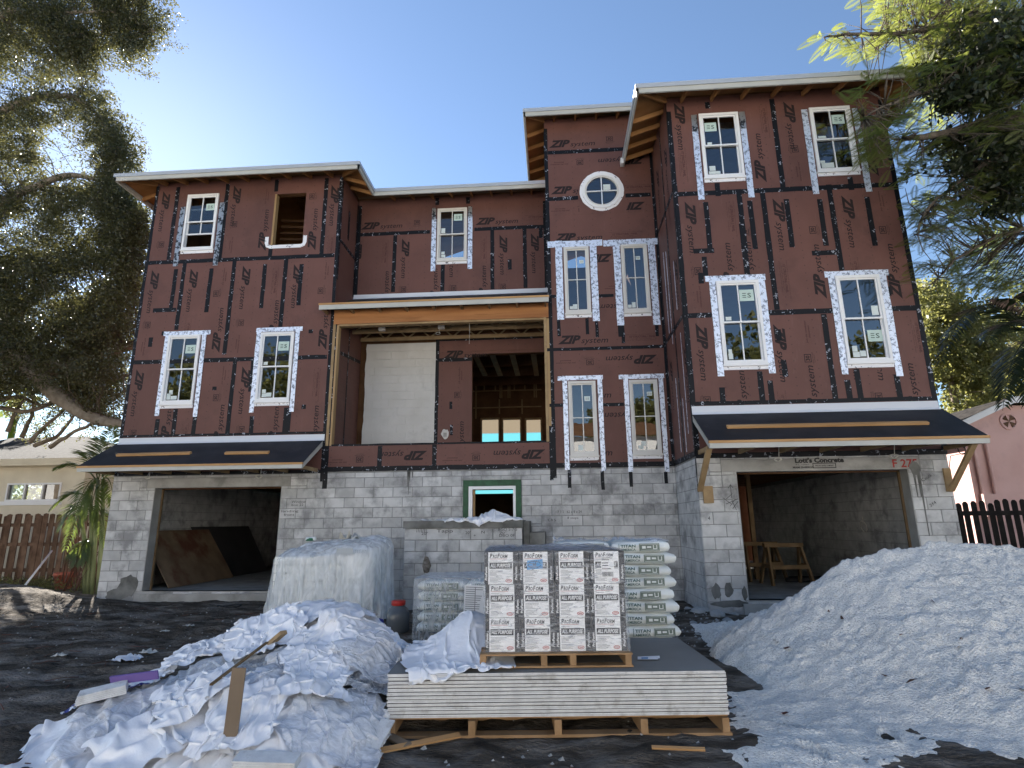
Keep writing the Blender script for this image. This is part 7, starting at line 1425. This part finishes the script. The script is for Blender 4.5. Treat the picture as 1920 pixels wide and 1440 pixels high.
C = np.concatenate([scatter(g[0], g[1], g[2], g[3], 300 + i, g[4], .02) for i, g in enumerate(reg)]); D_ = np.stack([r.normal(-.8, .55, len(C)), r.normal(-.1, .5, len(C)), r.normal(-.15, .35, len(C))], -1)
V, F_ = fronds(C, D_, r, FR, .74); link('crown', np_mesh('crown', V - np.array(poi.location), F_, 'poinleaf'), poi)
connect(mb, C, tips, .012, 2, 2.2); part('trunk', mb, 'bark', poi)
# dark glossy leaved tree mixed with it
dk = thing('dark_leaved_tree', (PT.x + .6, 9.0, 0), 'dark glossy leaved tree growing among the feathery foliage at the top right', 'tree')
mb = MB(); tips = limb(mb, [(2260, 900, 9), (2150, 500, 9), (2050, 200, 8.9), (1940, 130, 8.8), (1860, 120, 8.7), (1790, 140, 8.6)], .16, .03)
C, a, b = crown(dk, 'crown', [([(1740, 100), (1800, 70), (1960, 30), (1960, 200), (1830, 190), (1780, 200), (1730, 180)], 8.3, 9.3, 330, .40, .02), ([(1780, 260), (1830, 240), (1880, 260), (1960, 250), (1960, 390), (1880, 400), (1800, 350), (1770, 310)], 8.8, 9.8, 110, .44, .03), ([(1860, 330), (1960, 310), (1960, 400), (1890, 395)], 9, 10, 40)], 'darkleaf', 61, 40, .11, .024, .5)
connect(mb, C, tips, .012, 3, 3); twig_tubes(mb, a, b, .005, 3); part('trunk', mb, 'bark', dk)
# sunlit trees behind on the right
for k, (poly, Y0, Y1, n, tx, lab) in enumerate((([(1690, 560), (1740, 530), (1800, 545), (1850, 580), (1880, 640), (1870, 790), (1740, 790), (1700, 680)], 20, 23, 520, 1800, 'sunlit pale green tree directly behind the right corner of the house'), ([(1830, 620), (1900, 560), (2000, 540), (2050, 800), (1860, 800)], 22, 25, 330, 1950, 'sunlit olive green tree behind the pink house'))):
    a0 = onY((tx, 900), (Y0 + Y1) / 2); t = thing('garden_tree', (a0.x, (Y0 + Y1) / 2, 0), lab, 'tree', 'trees behind the pink house'); mb = MB(); tips = limb(mb, [(tx, 1000, (Y0 + Y1) / 2), (tx - 5, 800, (Y0 + Y1) / 2), (tx - 20, 700, (Y0 + Y1) / 2), (tx - 40, 600, (Y0 + Y1) / 2)], .2, .05) + limb(mb, [(tx - 5, 800, (Y0 + Y1) / 2), (tx + 40, 700, (Y0 + Y1) / 2), (tx + 60, 640, (Y0 + Y1) / 2)], .12, .03)
    C, a, b = crown(t, 'crown', [(poly, Y0, Y1, n, .40, .02)], 'bgleaf', 80 + k, 46, .15, .045, .8); connect(mb, C, tips, .03, 4, 4); part('trunk', mb, 'barkpale', t)
# palms
def palm_leaf(mb, base, tip, sag, wid, n, bl, m=0, rs=0):
    """feather frond from base to tip (points), blades on both sides"""
    b, t = Vector(base), Vector(tip); pts = []; r = random.Random(rs)
    for i in range(13): u = i / 12; p = b.lerp(t, u); p.z += sag * 4 * u * (1 - u); pts.append(p)
    mb.tube(pts, [.018 * (1 - .8 * i / 12) for i in range(13)], 4, m)
    for i in range(n):
        u = .12 + .86 * i / n; j = min(11, int(u * 12)); p = pts[j].lerp(pts[j + 1], u * 12 - j); d = (pts[j + 1] - pts[j]).normalized(); side = d.cross(Vector((0, 0, 1))).normalized(); L = bl * math.sin(math.pi * (.18 + .75 * u)) * r.uniform(.85, 1.15)
        for s in (-1, 1):
            e = p + (side * s * .8 + d * .75 + Vector((0, 0, -.08 - .3 * r.random()))).normalized() * L; w = d.cross(e - p).normalized().cross((e - p).normalized()) * wid; mid = p.lerp(e, .45) + Vector((0, 0, .03)); mb.add([p - w * .5, mid - w, e, mid + w], [(0, 1, 2, 3)], m)
def palm(name, lab, stems, fr_, mleaf, wid, n, bl, Yb):
    a = onY(stems[0][0], Yb); t = thing(name, (a.x, Yb, 0), lab, 'palm'); 
    for st_ in stems: mb = MB(); pts = [onY(p, Yb) for p in st_]; pts[0].z = 0; mb.tube(pts, [.05, .045, .04][:len(pts)] + [.03] * max(0, len(pts) - 3), 8); part('stem', mb, 'palmtrunk', t)
    for k, (b, e, sag, yb, ye) in enumerate(fr_): mb = MB(); palm_leaf(mb, onY(b, yb), onY(e, ye), sag, wid, n, bl, 0, k); part('frond', mb, mleaf, t)
palm('areca_palm', 'backlit areca palm with thin green stems beside the left corner of the house', [[(178, 1075), (180, 980), (184, 900)], [(170, 1075), (172, 1000), (170, 930)], [(190, 1070), (192, 990), (194, 900)], [(165, 1078), (158, 1010), (150, 950)]],
     [((184, 905), (100, 880), .25, 12.9, 12.4), ((184, 900), (130, 985), .35, 12.9, 12.3), ((184, 900), (212, 800), .1, 12.9, 13.2), ((190, 900), (235, 850), .25, 12.9, 13.3), ((184, 905), (150, 850), .25, 12.9, 13.1), ((192, 900), (214, 960), .3, 12.9, 12.6), ((170, 940), (90, 960), .3, 12.9, 12.5), ((170, 935), (120, 1040), .4, 12.9, 12.4), ((192, 910), (185, 820), .15, 12.9, 13.2), ((150, 955), (105, 1000), .25, 12.9, 12.6), ((172, 950), (200, 1030), .3, 12.9, 12.6), ((165, 1010), (140, 1065), .15, 12.9, 12.6), ((184, 915), (165, 980), .3, 12.9, 12.2), ((190, 905), (230, 905), .25, 12.9, 13.0)], 'palmleaf', .016, 34, .42, 12.9)
mb = MB()
ra = bpy.data.objects['areca_palm']
for k in range(26): a = onY((random.uniform(130, 195), random.uniform(1000, 1030)), 13.0); b = Vector((a.x + random.uniform(-.5, .4), 13.0 + random.uniform(-.3, .3), random.uniform(.02, .3))); mb.bar(a, b, .03, .004)
part('dead_frond', mb, 'dryleaf', ra)
palm('coconut_palm', 'dark palm fronds arching in at the right edge above the pink house', [[(2010, 1000), (1990, 800), (1960, 640)]],
     [((1950, 640), (1760, 690), .95, 11.2, 10.6), ((1950, 640), (1880, 770), .45, 11.2, 10.7), ((1950, 635), (1850, 640), .35, 11.2, 10.4), ((1950, 635), (1900, 560), .2, 11.2, 11.0), ((1950, 640), (1990, 520), .2, 11.2, 11.4), ((1950, 640), (2060, 600), .4, 11.2, 11.2), ((1950, 640), (1930, 760), .3, 11.2, 10.4), ((1950, 640), (2080, 720), .5, 11.2, 11)], 'palmdark', .022, 44, .62, 11.2)
# leafy growth of the far palms behind the cream house and shrubs by the fence
sh = thing('distant_palm', (onY((20, 800), 22).x, 22, 0), 'far palm showing over the dark roof of the cream house', 'palm'); mb = MB()
for k in range(9): an_ = k * .7; b0 = onY((35, 745), 22); e0 = b0 + Vector((1.5 * math.cos(an_), .6 * math.sin(an_), -.5 + .7 * math.sin(an_ * 1.7))); palm_leaf(mb, b0, e0, .3, .03, 22, .6, 0, k)
mb.tube([(b0.x, b0.y, 0), (b0.x, b0.y, b0.z)], .12, 8); part('frond', mb, 'palmleaf', sh)
# far belt of trees closing the horizon, and trees across the street behind the camera
def belt(name, boxes, m, seed, n, L):
    r = np.random.default_rng(seed); C = []
    for (x0, x1, y0, y1, h) in boxes:
        x = r.uniform(x0, x1, n); y = r.uniform(y0, y1, n); top = h * (.55 + .75 * fbm(x * .22, y * .22, 3, seed)); C.append(np.stack([x, y, top * r.uniform(0, 1, n) ** .7], -1))
    C = np.concatenate(C); V, F_, a, b = sprays(C, r, 14, L, L * .4, 1.2); link(name, np_mesh(name, V, F_, m), kind='stuff')
belt('far_trees', [(-60, -16, 30, 40, 6), (-16, 20, 34, 42, 5), (16, 60, 28, 40, 7)], 'bgleaf', 91, 1500, .30)
belt('street_trees', [(-46, -18, -40, -29, 20), (11, 38, -40, -29, 20), (4, 11, -40, -32, 14), (-18, 4, -36, -30, 6)], 'bgleaf', 92, 2600, .42)
# low weeds at the foot of the fence
r = np.random.default_rng(77); C = np.stack([r.uniform(-14.5, -10.2, 160), r.uniform(13.2, 14.7, 160), r.uniform(.02, .25, 160)], -1); V, F_, a, b = sprays(C, r, 14, .10, .012, .3); link('weeds', np_mesh('weeds', V, F_, 'bgleaf'), kind='stuff')
